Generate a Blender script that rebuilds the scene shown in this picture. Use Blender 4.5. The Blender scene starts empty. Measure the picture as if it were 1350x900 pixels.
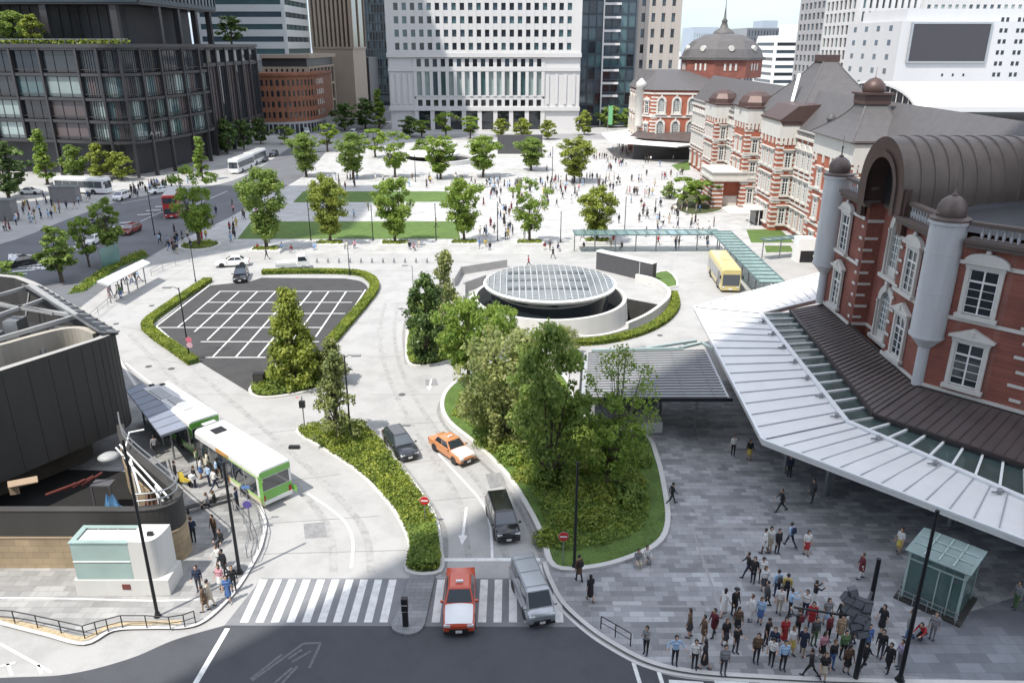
import bpy, math, random
import numpy as np
from mathutils import Vector, Matrix
R = math.radians
random.seed(7); RNG = np.random.default_rng(7)
SC = bpy.context.scene
COL = SC.collection
# ---------------------------------------------------------------- camera
FPX = 1030.0; TILT = math.atan(390 / FPX); CAM_H = 29.0
cam_d = bpy.data.cameras.new('camera'); cam = bpy.data.objects.new('camera', cam_d); COL.objects.link(cam)
cam_d.sensor_width = 36; cam_d.lens = FPX * 36 / 1350; cam_d.clip_start = 0.5; cam_d.clip_end = 5000
cam.location = (0, 0, CAM_H); cam.rotation_euler = (math.pi / 2 - TILT, 0, 0)
SC.camera = cam
# ---------------------------------------------------------------- sky and sun
SUN_EL = 60.0; SUN_DIR = (0.70, 0.714)            # the way the light travels over the ground
w = bpy.data.worlds.new('World'); SC.world = w; w.use_nodes = True
nt = w.node_tree; nt.nodes.clear()
out = nt.nodes.new('ShaderNodeOutputWorld'); bg = nt.nodes.new('ShaderNodeBackground')
sky = nt.nodes.new('ShaderNodeTexSky'); sky.sky_type = 'NISHITA'; sky.sun_disc = False
sky.sun_elevation = R(SUN_EL); sky.sun_rotation = math.atan2(-SUN_DIR[0], -SUN_DIR[1])
sky.air_density = 1.0; sky.dust_density = 0.6; sky.ozone_density = 1.2
tc = nt.nodes.new('ShaderNodeTexCoord'); mp = nt.nodes.new('ShaderNodeMapping'); mp.inputs['Scale'].default_value = (1.5, 1.5, 5)
nz = nt.nodes.new('ShaderNodeTexNoise'); nz.inputs['Scale'].default_value = 2.6; nz.inputs['Detail'].default_value = 7; nz.inputs['Roughness'].default_value = .6
rp = nt.nodes.new('ShaderNodeValToRGB'); rp.color_ramp.elements[0].position = .36; rp.color_ramp.elements[1].position = .62
mx = nt.nodes.new('ShaderNodeMixRGB'); mx.inputs['Color2'].default_value = (5.6, 6.0, 6.6, 1)
nt.links.new(tc.outputs['Generated'], mp.inputs['Vector']); nt.links.new(mp.outputs['Vector'], nz.inputs['Vector'])
nt.links.new(nz.outputs['Fac'], rp.inputs['Fac']); nt.links.new(rp.outputs['Color'], mx.inputs['Fac'])
nt.links.new(sky.outputs['Color'], mx.inputs['Color1'])
sx = nt.nodes.new('ShaderNodeSeparateXYZ'); mr = nt.nodes.new('ShaderNodeMapRange'); mr.inputs['From Min'].default_value = 0; mr.inputs['From Max'].default_value = .3; mr.inputs['To Min'].default_value = 0; mr.inputs['To Max'].default_value = 1
lo = nt.nodes.new('ShaderNodeMixRGB'); lo.blend_type = 'MULTIPLY'; lo.inputs['Color2'].default_value = (.40, .47, .56, 1); inv = nt.nodes.new('ShaderNodeMath'); inv.operation = 'SUBTRACT'; inv.inputs[0].default_value = 1
nt.links.new(tc.outputs['Generated'], sx.inputs['Vector']); nt.links.new(sx.outputs['Z'], mr.inputs['Value']); nt.links.new(mr.outputs['Result'], inv.inputs[1]); nt.links.new(inv.outputs[0], lo.inputs['Fac'])
nt.links.new(sky.outputs['Color'], mx.inputs['Color1']); nt.links.new(mx.outputs['Color'], lo.inputs['Color1'])
mx.inputs['Color2'].default_value = (5.3, 5.35, 5.5, 1)
nt.links.new(lo.outputs['Color'], bg.inputs['Color'])
bg.inputs['Strength'].default_value = 0.15
nt.links.new(bg.outputs['Background'], out.inputs['Surface'])
sun_d = bpy.data.lights.new('sun', 'SUN'); sun_d.energy = 2.3; sun_d.angle = R(0.53); sun_d.color = (1, .955, .88)
sun = bpy.data.objects.new('sun', sun_d); COL.objects.link(sun)
sv = Vector((SUN_DIR[0] * math.cos(R(SUN_EL)), SUN_DIR[1] * math.cos(R(SUN_EL)), -math.sin(R(SUN_EL))))
sun.rotation_euler = sv.to_track_quat('-Z', 'Y').to_euler(); sun.location = (-60, -60, 120)
SC.view_settings.view_transform = 'Standard'; SC.view_settings.look = 'None'
SC.view_settings.exposure = 1.25; SC.view_settings.gamma = 1.0; SC.view_settings.use_curve_mapping = False
SC.render.engine = 'CYCLES'
SC.cycles.max_bounces = 10; SC.cycles.diffuse_bounces = 6; SC.cycles.transmission_bounces = 8; SC.cycles.transparent_max_bounces = 8
# ---------------------------------------------------------------- photo survey: sight lines used as a measuring tape
def ray(px, py):
    X = (px - 675) / FPX; Y = -(py - 450) / FPX; c, s = math.cos(TILT), math.sin(TILT)
    return X, c + Y * s, -s + Y * c
def G(px, py, z=0.0):
    d = ray(px, py); t = (z - CAM_H) / d[2]
    return (d[0] * t, d[1] * t)
def Gs(pts, z=0.0): return [G(a, b, z) for a, b in pts]
def AT(px, py, y):                                   # point where a sight line meets the upright plane at depth y
    d = ray(px, py); t = y / d[1]
    return (d[0] * t, y, CAM_H + d[2] * t)
def PJ(x, y, z):
    c, s = math.cos(TILT), math.sin(TILT); dz = z - CAM_H; zz = y * c - dz * s
    return (675 + FPX * x / zz, 450 - FPX * (y * s + dz * c) / zz)
def HT(px, py, ptop):                                # height of an upright standing at px,py whose top shows at ptop
    x, y = G(px, py); z = 0.0
    while z < 120:
        if PJ(x, y, z)[1] <= ptop: return z
        z += .05
    return z
# ---------------------------------------------------------------- materials
MATS = {}
def _new(name):
    m = bpy.data.materials.new(name); m.use_nodes = True; t = m.node_tree; b = t.nodes['Principled BSDF']; MATS[name] = m
    return m, t, b
def mat(name, col, rough=.6, metal=0.0, var=.12, scale=1.2, bump=0.0, spec=.5, coat=0.0, streak=False, emis=None):
    """a painted / plain surface with uneven tone, fine grain and optional bump"""
    if name in MATS: return MATS[name]
    m, t, b = _new(name)
    N, L = t.nodes.new, t.links.new
    tc = N('ShaderNodeTexCoord'); n1 = N('ShaderNodeTexNoise'); n1.inputs['Scale'].default_value = scale; n1.inputs['Detail'].default_value = 6; n1.inputs['Roughness'].default_value = .65
    src = tc.outputs['Object']
    if streak:
        mpn = N('ShaderNodeMapping'); mpn.inputs['Scale'].default_value = (1, 1, .12); L(src, mpn.inputs['Vector']); src = mpn.outputs['Vector']
    L(src, n1.inputs['Vector'])
    hs = N('ShaderNodeMixRGB'); hs.inputs['Color1'].default_value = tuple(max(0, c * (1 - var * 1.6)) for c in col) + (1,); hs.inputs['Color2'].default_value = tuple(min(1, c * (1 + var * 1.6)) for c in col) + (1,)
    L(n1.outputs['Fac'], hs.inputs['Fac']); L(hs.outputs['Color'], b.inputs['Base Color'])
    b.inputs['Roughness'].default_value = rough; b.inputs['Metallic'].default_value = metal; b.inputs['Specular IOR Level'].default_value = spec; b.inputs['Coat Weight'].default_value = coat
    if coat: b.inputs['Coat Roughness'].default_value = .06
    if bump:
        n2 = N('ShaderNodeTexNoise'); n2.inputs['Scale'].default_value = scale * 14; n2.inputs['Detail'].default_value = 4; L(tc.outputs['Object'], n2.inputs['Vector'])
        bp = N('ShaderNodeBump'); bp.inputs['Strength'].default_value = bump; bp.inputs['Distance'].default_value = .02; L(n2.outputs['Fac'], bp.inputs['Height']); L(bp.outputs['Normal'], b.inputs['Normal'])
    if emis: b.inputs['Emission Color'].default_value = emis[0] + (1,); b.inputs['Emission Strength'].default_value = emis[1]
    return m
def mat_ground(name, col, var=.2, big=.05, fine=2.2, rough=.85, stain=.35, bump=.25):
    """road / paving surface: broad tonal drift, blotchy stains, fine grain"""
    m, t, b = _new(name); N, L = t.nodes.new, t.links.new
    tc = N('ShaderNodeTexCoord')
    def noise(s, d=6, r=.6):
        n = N('ShaderNodeTexNoise'); n.inputs['Scale'].default_value = s; n.inputs['Detail'].default_value = d; n.inputs['Roughness'].default_value = r; L(tc.outputs['Object'], n.inputs['Vector']); return n
    a, c, f = noise(big, 5), noise(big * 7, 8, .7), noise(fine * 9, 3)
    m1 = N('ShaderNodeMixRGB'); m1.inputs['Color1'].default_value = tuple(x * (1 - var) for x in col) + (1,); m1.inputs['Color2'].default_value = tuple(min(1, x * (1 + var)) for x in col) + (1,); L(a.outputs['Fac'], m1.inputs['Fac'])
    r = N('ShaderNodeValToRGB'); r.color_ramp.elements[0].position = .3; r.color_ramp.elements[0].color = (1 - stain,) * 3 + (1,); r.color_ramp.elements[1].position = .55; L(c.outputs['Fac'], r.inputs['Fac'])
    m2 = N('ShaderNodeMixRGB'); m2.blend_type = 'MULTIPLY'; m2.inputs['Fac'].default_value = 1; L(m1.outputs['Color'], m2.inputs['Color1']); L(r.outputs['Color'], m2.inputs['Color2'])
    m3 = N('ShaderNodeMixRGB'); m3.blend_type = 'OVERLAY'; m3.inputs['Fac'].default_value = .35; L(m2.outputs['Color'], m3.inputs['Color1']); L(f.outputs['Fac'], m3.inputs['Color2'])
    L(m3.outputs['Color'], b.inputs['Base Color']); b.inputs['Roughness'].default_value = rough
    bp = N('ShaderNodeBump'); bp.inputs['Strength'].default_value = bump; bp.inputs['Distance'].default_value = .01; L(f.outputs['Fac'], bp.inputs['Height']); L(bp.outputs['Normal'], b.inputs['Normal'])
    return m
def mat_paver(name, c1, c2, mortar, bw, bh, rough=.75, rot=0.0, mort=.012, blot=.3):
    """stone setts: brick courses of two stones plus random tone per stone"""
    m, t, b = _new(name); N, L = t.nodes.new, t.links.new
    tc = N('ShaderNodeTexCoord'); mpn = N('ShaderNodeMapping'); mpn.inputs['Rotation'].default_value = (0, 0, rot); L(tc.outputs['Object'], mpn.inputs['Vector'])
    def br(w_, h_, a, c):
        k = N('ShaderNodeTexBrick'); k.inputs['Scale'].default_value = 1; k.inputs['Brick Width'].default_value = w_; k.inputs['Row Height'].default_value = h_; k.inputs['Mortar Size'].default_value = mort; k.inputs['Color1'].default_value = a + (1,); k.inputs['Color2'].default_value = c + (1,); k.inputs['Mortar'].default_value = mortar + (1,); k.inputs['Bias'].default_value = -.15; L(mpn.outputs['Vector'], k.inputs['Vector']); return k
    k1 = br(bw, bh, c1, c2)
    k2 = br(bw * 3.1, bh * 2, (1 - blot,) * 3, (1.0,) * 3); k2.inputs['Mortar'].default_value = (.85,) * 3 + (1,); k2.inputs['Mortar Size'].default_value = 0
    n = N('ShaderNodeTexNoise'); n.inputs['Scale'].default_value = .35; n.inputs['Detail'].default_value = 8; n.inputs['Roughness'].default_value = .7; L(tc.outputs['Object'], n.inputs['Vector'])
    r = N('ShaderNodeValToRGB'); r.color_ramp.elements[0].position = .3; r.color_ramp.elements[0].color = (.72,) * 3 + (1,); r.color_ramp.elements[1].position = .6; L(n.outputs['Fac'], r.inputs['Fac'])
    a = N('ShaderNodeMixRGB'); a.blend_type = 'MULTIPLY'; a.inputs['Fac'].default_value = 1; L(k1.outputs['Color'], a.inputs['Color1']); L(k2.outputs['Color'], a.inputs['Color2'])
    c = N('ShaderNodeMixRGB'); c.blend_type = 'MULTIPLY'; c.inputs['Fac'].default_value = 1; L(a.outputs['Color'], c.inputs['Color1']); L(r.outputs['Color'], c.inputs['Color2'])
    L(c.outputs['Color'], b.inputs['Base Color']); b.inputs['Roughness'].default_value = rough
    return m
def mat_brick(name, c1, c2, mortar, bw=.22, bh=.075, mort=.008):
    """bonded brick on any upright wall: courses follow height, bond follows x+y"""
    m, t, b = _new(name); N, L = t.nodes.new, t.links.new
    tc = N('ShaderNodeTexCoord'); sp = N('ShaderNodeSeparateXYZ'); L(tc.outputs['Object'], sp.inputs['Vector'])
    ad = N('ShaderNodeMath'); L(sp.outputs['X'], ad.inputs[0]); L(sp.outputs['Y'], ad.inputs[1]); cb = N('ShaderNodeCombineXYZ'); L(ad.outputs[0], cb.inputs['X']); L(sp.outputs['Z'], cb.inputs['Y'])
    k = N('ShaderNodeTexBrick'); k.inputs['Scale'].default_value = 1; k.inputs['Brick Width'].default_value = bw; k.inputs['Row Height'].default_value = bh; k.inputs['Mortar Size'].default_value = mort
    k.inputs['Color1'].default_value = c1 + (1,); k.inputs['Color2'].default_value = c2 + (1,); k.inputs['Mortar'].default_value = mortar + (1,); L(cb.outputs[0], k.inputs['Vector'])
    n = N('ShaderNodeTexNoise'); n.inputs['Scale'].default_value = .5; n.inputs['Detail'].default_value = 7; L(tc.outputs['Object'], n.inputs['Vector'])
    r = N('ShaderNodeValToRGB'); r.color_ramp.elements[0].position = .3; r.color_ramp.elements[0].color = (.7,) * 3 + (1,); r.color_ramp.elements[1].position = .65; L(n.outputs['Fac'], r.inputs['Fac'])
    c = N('ShaderNodeMixRGB'); c.blend_type = 'MULTIPLY'; c.inputs['Fac'].default_value = 1; L(k.outputs['Color'], c.inputs['Color1']); L(r.outputs['Color'], c.inputs['Color2'])
    L(c.outputs['Color'], b.inputs['Base Color']); b.inputs['Roughness'].default_value = .8
    return m
def mat_glass(name, col, rough=.06, trans=0.0, alpha=1.0, var=.25, scale=.4):
    """window glass: dark, glossy, tone drifting from pane to pane"""
    if name in MATS: return MATS[name]
    m, t, b = _new(name); N, L = t.nodes.new, t.links.new
    tc = N('ShaderNodeTexCoord'); n = N('ShaderNodeTexNoise'); n.inputs['Scale'].default_value = scale; n.inputs['Detail'].default_value = 2; L(tc.outputs['Object'], n.inputs['Vector'])
    oi = N('ShaderNodeObjectInfo'); a = N('ShaderNodeMath'); a.operation = 'ADD'; L(n.outputs['Fac'], a.inputs[0]); L(oi.outputs['Random'], a.inputs[1])
    mu = N('ShaderNodeMath'); mu.operation = 'MULTIPLY'; mu.inputs[1].default_value = .5; L(a.outputs[0], mu.inputs[0])
    x = N('ShaderNodeMixRGB'); x.inputs['Color1'].default_value = tuple(c * (1 - var * 2) for c in col) + (1,); x.inputs['Color2'].default_value = tuple(c * (1 + var * 2) for c in col) + (1,); L(mu.outputs[0], x.inputs['Fac']); L(x.outputs['Color'], b.inputs['Base Color'])
    b.inputs['Roughness'].default_value = rough; b.inputs['Transmission Weight'].default_value = trans; b.inputs['Alpha'].default_value = alpha; b.inputs['Specular IOR Level'].default_value = .8
    return m
def mat_leaf(name, dark, light, trans=.35, rough=.55, tip=None):
    m, t, b = _new(name); N, L = t.nodes.new, t.links.new
    g = N('ShaderNodeNewGeometry'); r = N('ShaderNodeValToRGB'); e = r.color_ramp.elements; e[0].color = dark + (1,); e[1].color = light + (1,)
    if tip: k = e.new(.9); k.color = light + (1,); e[-1].color = tip + (1,)
    L(g.outputs['Random Per Island'], r.inputs['Fac'])
    tc = N('ShaderNodeTexCoord'); n = N('ShaderNodeTexNoise'); n.inputs['Scale'].default_value = .7; n.inputs['Detail'].default_value = 3; L(tc.outputs['Object'], n.inputs['Vector'])
    r2 = N('ShaderNodeValToRGB'); r2.color_ramp.elements[0].position = .35; r2.color_ramp.elements[0].color = (.62, .68, .6, 1); r2.color_ramp.elements[1].position = .65; r2.color_ramp.elements[1].color = (1.15, 1.1, .95, 1); L(n.outputs['Fac'], r2.inputs['Fac'])
    c = N('ShaderNodeMixRGB'); c.blend_type = 'MULTIPLY'; c.inputs['Fac'].default_value = 1; L(r.outputs['Color'], c.inputs['Color1']); L(r2.outputs['Color'], c.inputs['Color2'])
    L(c.outputs['Color'], b.inputs['Base Color']); b.inputs['Roughness'].default_value = rough; b.inputs['Specular IOR Level'].default_value = .35
    tr = N('ShaderNodeBsdfTranslucent'); L(c.outputs['Color'], tr.inputs['Color']); ms = N('ShaderNodeMixShader'); ms.inputs['Fac'].default_value = trans
    L(b.outputs[0], ms.inputs[1]); L(tr.outputs[0], ms.inputs[2]); L(ms.outputs[0], t.nodes['Material Output'].inputs['Surface'])
    return m
# ---------------------------------------------------------------- mesh building
class MB:
    def __init__(s): s.v = []; s.f = []; s.m = []; s.s = []
    def add(s, vs, fs, m=0, sm=False):
        o = len(s.v); s.v += [tuple(p) for p in vs]
        for f in fs: s.f.append(tuple(i + o for i in f)); s.m.append(m); s.s.append(sm)
        return s
    def box(s, x0, y0, z0, x1, y1, z1, m=0):
        return s.add([(x0, y0, z0), (x1, y0, z0), (x1, y1, z0), (x0, y1, z0), (x0, y0, z1), (x1, y0, z1), (x1, y1, z1), (x0, y1, z1)],
                     [(3, 2, 1, 0), (4, 5, 6, 7), (0, 1, 5, 4), (1, 2, 6, 5), (2, 3, 7, 6), (3, 0, 4, 7)], m)
    def obox(s, c, ax, ay, az, m=0):                 # centre and three half-axis vectors
        c, ax, ay, az = Vector(c), Vector(ax), Vector(ay), Vector(az)
        P = [c + ax * i + ay * j + az * k for k in (-1, 1) for i, j in ((-1, -1), (1, -1), (1, 1), (-1, 1))]
        return s.add(P, [(3, 2, 1, 0), (4, 5, 6, 7), (0, 1, 5, 4), (1, 2, 6, 5), (2, 3, 7, 6), (3, 0, 4, 7)], m)
    def bar(s, a, b, w, h, m=0):                     # rectangular bar between two points
        a, b = Vector(a), Vector(b); d = (b - a); l = d.length; d.normalize()
        u = d.cross(Vector((0, 0, 1)));
        if u.length < 1e-3: u = Vector((1, 0, 0))
        u.normalize(); n = u.cross(d).normalized()
        return s.obox((a + b) / 2, d * l / 2, u * w / 2, n * h / 2, m)
    def prism(s, poly, z0, z1, m=0, mt=None):
        n = len(poly)
        ar = sum(poly[i][0] * poly[(i + 1) % n][1] - poly[(i + 1) % n][0] * poly[i][1] for i in range(n))
        if ar < 0: poly = list(reversed(poly))
        vs = [(p[0], p[1], z0) for p in poly] + [(p[0], p[1], z1) for p in poly]
        s.add(vs, [(i, (i + 1) % n, n + (i + 1) % n, n + i) for i in range(n)], m)
        s.add(vs[n:], [tuple(range(n))], m if mt is None else mt); s.add(vs[:n], [tuple(reversed(range(n)))], m)
        return s
    def sheet(s, poly, z, m=0):
        n = len(poly); ar = sum(poly[i][0] * poly[(i + 1) % n][1] - poly[(i + 1) % n][0] * poly[i][1] for i in range(n))
        if ar < 0: poly = list(reversed(poly))
        return s.add([(p[0], p[1], z) for p in poly], [tuple(range(n))], m)
    def ribbon(s, pts, w, z, m=0, closed=False, th=0.0):
        n = len(pts); L = []; Rr = []
        for i in range(n):
            a = Vector(pts[i - 1] if (i or closed) else pts[i]).to_2d(); b = Vector(pts[(i + 1) % n] if (i < n - 1 or closed) else pts[i]).to_2d(); d = (b - a)
            d = d.normalized() if d.length else Vector((1, 0)); nn = Vector((-d.y, d.x)); p = Vector(pts[i]).to_2d(); L.append(p + nn * w / 2); Rr.append(p - nn * w / 2)
        k = n if closed else n - 1
        if th == 0:
            s.add([(p.x, p.y, z) for p in Rr] + [(p.x, p.y, z) for p in L], [(i, (i + 1) % n, n + (i + 1) % n, n + i) for i in range(k)], m)
        else:
            vs = [(p.x, p.y, z) for p in Rr] + [(p.x, p.y, z) for p in L] + [(p.x, p.y, z + th) for p in Rr] + [(p.x, p.y, z + th) for p in L]
            fs = []
            for i in range(k):
                j = (i + 1) % n
                fs += [(2 * n + i, 2 * n + j, 3 * n + j, 3 * n + i), (i, j, 2 * n + j, 2 * n + i), (n + j, n + i, 3 * n + i, 3 * n + j)]
            if not closed: fs += [(0, 2 * n, 3 * n, n), (n - 1, 2 * n - 1, 4 * n - 1, 3 * n - 1)]
            s.add(vs, fs, m)
        return s
    def tube(s, pts, rad, n=8, m=0, cap=True, sm=True):
        pts = [Vector(p) for p in pts]; rad = rad if isinstance(rad, (list, tuple)) else [rad] * len(pts)
        vs = []; fs = []; up = Vector((0, 0, 1))
        for i, p in enumerate(pts):
            d = (pts[min(i + 1, len(pts) - 1)] - pts[max(i - 1, 0)]).normalized()
            u = d.cross(up) if abs(d.z) < .95 else d.cross(Vector((0, 1, 0))); u.normalize(); v = d.cross(u).normalized()
            for k in range(n): a = 2 * math.pi * k / n; vs.append(p + (u * math.cos(a) + v * math.sin(a)) * rad[i])
        for i in range(len(pts) - 1):
            for k in range(n): fs.append((i * n + k, i * n + (k + 1) % n, (i + 1) * n + (k + 1) % n, (i + 1) * n + k))
        s.add(vs, fs, m, sm)
        if cap: s.add(vs[:n], [tuple(reversed(range(n)))], m); s.add(vs[-n:], [tuple(range(n))], m)
        return s
    def lathe(s, prof, c=(0, 0), n=24, m=0, a0=0.0, a1=2 * math.pi, sm=True, sx=1.0, sy=1.0):
        full = abs(a1 - a0 - 2 * math.pi) < 1e-6; k = n if full else n + 1; vs = []; fs = []
        for r, z in prof:
            for i in range(k): a = a0 + (a1 - a0) * i / n; vs.append((c[0] + r * math.cos(a) * sx, c[1] + r * math.sin(a) * sy, z))
        for j in range(len(prof) - 1):
            for i in range(n):
                i2 = (i + 1) % k; fs.append((j * k + i, j * k + i2, (j + 1) * k + i2, (j + 1) * k + i))
        return s.add(vs, fs, m, sm)
    def loft(s, rings, m=0, sm=False, cap=True, closed=True):
        n = len(rings[0]); vs = [p for r in rings for p in r]; fs = []
        for j in range(len(rings) - 1):
            for i in range(n if closed else n - 1): fs.append((j * n + i, j * n + (i + 1) % n, (j + 1) * n + (i + 1) % n, (j + 1) * n + i))
        s.add(vs, fs, m, sm)
        if cap: s.add(rings[0], [tuple(reversed(range(n)))], m); s.add(rings[-1], [tuple(range(n))], m)
        return s
    def mesh(s, name, mats, shift=(0, 0, 0)):
        me = bpy.data.meshes.new(name); me.from_pydata([(a - shift[0], b - shift[1], c - shift[2]) for a, b, c in s.v], [], s.f)
        for x in (mats if isinstance(mats, (list, tuple)) else [mats]): me.materials.append(x)
        me.polygons.foreach_set('material_index', s.m); me.polygons.foreach_set('use_smooth', s.s); me.update()
        return me
    def build(s, name, mats, parent=None, world=False, bevel=0.0):
        if parent is None:
            xs = [p[0] for p in s.v]; ys = [p[1] for p in s.v]; zs = [p[2] for p in s.v]
            o0 = ((min(xs) + max(xs)) / 2, (min(ys) + max(ys)) / 2, min(zs))
        else: o0 = root_loc(parent) if world else (0, 0, 0)
        o = bpy.data.objects.new(name, s.mesh(name, mats, o0)); COL.objects.link(o)
        if parent is None: o.location = o0
        else: o.parent = parent
        if bevel: bv = o.modifiers.new('bevel', 'BEVEL'); bv.width = bevel; bv.segments = 2; bv.limit_method = 'ANGLE'
        return o
def root_loc(o):
    while o.parent: o = o.parent
    return tuple(o.location)
def tag(o, label=None, cat=None, group=None, kind=None):
    if label: o['label'] = label
    if cat: o['category'] = cat
    if group: o['group'] = group
    if kind: o['kind'] = kind
    return o
def thing(name, label, cat, loc=(0, 0, 0), rz=0.0, group=None):
    o = bpy.data.objects.new(name, None); COL.objects.link(o); o.location = loc; o.rotation_euler = (0, 0, rz); o.empty_display_size = .3
    return tag(o, label, cat, group)
def inst(me, name, parent=None, loc=(0, 0, 0), rz=0.0, sc=(1, 1, 1), world=False):
    o = bpy.data.objects.new(name, me); COL.objects.link(o)
    if parent is not None:
        o.parent = parent
        if world: b = root_loc(parent); loc = (loc[0] - b[0], loc[1] - b[1], loc[2] - b[2])
    o.location = loc; o.rotation_euler = (0, 0, rz); o.scale = sc
    return o
def copy_tree(o, parent=None):
    c = o.copy(); COL.objects.link(c); c.parent = parent
    for ch in list(o.children): copy_tree(ch, c)
    return c
def struct(name, mb, m): return tag(mb.build(name, m), kind='structure')
def curve(pts, n=8, closed=False):
    """Catmull-Rom through 2-D points"""
    P = [Vector(p).to_2d() for p in pts]; out = []; k = len(P)
    for i in range(k if closed else k - 1):
        p0 = P[(i - 1) % k] if (closed or i) else P[i]; p1 = P[i]; p2 = P[(i + 1) % k]; p3 = P[(i + 2) % k] if (closed or i + 2 < k) else p2
        for j in range(n):
            t = j / n; out.append(tuple(.5 * ((2 * p1) + (p2 - p0) * t + (2 * p0 - 5 * p1 + 4 * p2 - p3) * t * t + (3 * p1 - p0 - 3 * p2 + p3) * t ** 3)))
    if not closed: out.append(tuple(P[-1]))
    return out
def GC(px, n=6, closed=False, z=0.0): return curve(Gs(px, z), n, closed)
# shared materials
M_WHITE = mat('white_paint', (.78, .78, .76), .5, var=.05)
M_LINE = mat_ground('road_marking_paint', (.72, .72, .7), .08, .3, 3, .7, .3, .1)
M_DKMETAL = mat('dark_metal', (.02, .022, .025), .45, .3, var=.2)
M_GREYMETAL = mat('grey_metal', (.30, .31, .32), .4, .6, var=.12)
M_STEEL = mat('steel', (.45, .46, .47), .3, .8, var=.1)
M_CONC = mat('pale_concrete', (.50, .49, .46), .8, var=.12, scale=.5, bump=.15, streak=True)
M_GRANITE = mat('white_granite', (.60, .59, .57), .7, var=.08, scale=.8, bump=.1)
M_KERB = mat('kerb_stone', (.55, .54, .52), .75, var=.1, scale=1.5, bump=.1)
M_RUBBER = mat('black_rubber', (.012, .012, .013), .8, var=.2)
M_BLACK = mat('black_plastic', (.015, .015, .017), .5, var=.15)
M_GLASSD = mat_glass('dark_window_glass', (.018, .024, .03))
M_GLASSG = mat_glass('green_window_glass', (.10, .17, .16), .08)
M_RED = mat('red_paint', (.55, .03, .03), .4, var=.06)
# ================================================================ GROUND
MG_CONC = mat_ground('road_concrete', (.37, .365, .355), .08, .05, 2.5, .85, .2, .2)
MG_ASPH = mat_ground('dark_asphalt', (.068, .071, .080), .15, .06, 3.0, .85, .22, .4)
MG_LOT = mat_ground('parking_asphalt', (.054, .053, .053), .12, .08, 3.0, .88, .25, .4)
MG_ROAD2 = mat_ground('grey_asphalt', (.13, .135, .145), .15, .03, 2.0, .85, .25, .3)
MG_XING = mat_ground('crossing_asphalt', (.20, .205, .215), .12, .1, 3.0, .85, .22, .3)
MG_PLAZA = mat_paver('plaza_granite', (.50, .495, .48), (.42, .415, .405), (.27, .27, .265), 1.2, .6, blot=.06)
MG_PAVR = mat_paver('grey_paver', (.28, .287, .298), (.52, .527, .538), (.26, .265, .275), .82, .42, blot=.3)
MG_PAVL = mat_paver('pale_paver', (.42, .415, .405), (.27, .27, .268), (.25, .25, .25), .9, .45, blot=.25)
MG_GRASS = mat_ground('lawn_grass', (.088, .15, .030), .3, .12, 6.0, .9, .38, .9)
MG_SOIL = mat_ground('planting_soil', (.06, .075, .025), .3, .3, 6.0, .95, .4, .9)
HOLE = Gs([(826, 434), (852, 420), (870, 402), (823, 393)])
def sheet_hole(o4, h4, z):
    b = MB(); b.add([(x, y, z) for x, y in o4 + h4], [(i, (i + 1) % 4, 4 + (i + 1) % 4, 4 + i) for i in range(4)]); return b
b = sheet_hole([(-2500, -400), (2500, -400), (2500, 4000), (-2500, 4000)], HOLE, 0); struct('ground', b, mat_ground('city_pavement', (.36, .355, .345), .1, .02, 1.2, .85, .25, .2))
def area(name, poly, z, m, kind='structure'):
    return tag(MB().sheet(poly, z).build(name, m), kind=kind)
# taxi and bus lanes of pale concrete
tag(sheet_hole([(-75, -30), (60, -30), (60, 113.5), (-75, 113.5)], HOLE, .004).build('taxi_lane', MG_CONC), kind='structure')
# white granite plaza
area('plaza', [(-62, 113.5), (48, 113.5), (48, 262), (-40, 262), (-62, 205)], .006, MG_PLAZA)
# front street
fs = [(-60, -20)] + GC([(-260, 905), (0, 893), (90, 888), (170, 868), (230, 843), (296, 824)]) + GC([(768, 826), (800, 850), (850, 879), (905, 894), (1000, 901), (1150, 907), (1500, 912)]) + [(60, -20)]
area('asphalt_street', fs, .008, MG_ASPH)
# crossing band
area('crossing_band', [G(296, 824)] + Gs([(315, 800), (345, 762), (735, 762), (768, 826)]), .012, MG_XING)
# avenue on the far left, and the cross street in front of the towers
AV = GC([(-160, 470), (70, 428), (110, 402), (150, 372), (215, 328), (300, 288), (345, 262), (400, 232), (430, 200)], 5) + GC([(380, 196), (320, 233), (250, 250), (170, 262), (95, 287), (0, 322), (-160, 352)], 5)
area('avenue', AV, .012, MG_ROAD2)
area('far_street', [(-64, 266), (200, 266), (200, 282), (-64, 282)], .009, mat_ground('pale_asphalt', (.26, .26, .265), .1, .03, 2, .85, .2, .2))
area('station_avenue', [(-75, 284), (-48, 284), (-60, 700), (-92, 700)], .009, MG_ROAD2)
# ---- car park
lot = GC([(270, 377), (203, 430)], 1) + GC([(203, 430), (235, 458), (268, 480), (330, 518)], 4) + Gs([(352, 500), (365, 470)]) + Gs([(420, 470), (447, 440)]) + GC([(447, 440), (470, 410), (485, 385), (478, 372), (455, 367)], 5) + Gs([(345, 366), (330, 371)])
area('parking_lot', lot, .010, MG_LOT)
mk = MB()
def gl(a, b_, w=.16, z=.016): mk.ribbon(Gs([a, b_]), w, z)
y_rows = [94.4, 89.9, 85.7, 80.9]
for y in y_rows: mk.ribbon([(-36.9 if y > 81 else -38.8, y), (-18.9 if y > 90 else (-19.3 if y > 84 else -21.0), y)], .17, .016)
mk.ribbon([(-32.6, 76.5), (-20.2, 76.5)], .17, .016); mk.ribbon([(-30.5, 72.1), (-24.5, 72.1)], .17, .016)
for i, x in enumerate([-36.8, -34.4, -32.1, -29.8, -27.5, -25.3, -23.1, -20.9]):
    mk.ribbon([(x, 94.4), (x, [81, 79.5, 77, 72.1, 72.1, 72.1, 75, 78][i])], .17, .018)
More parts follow.
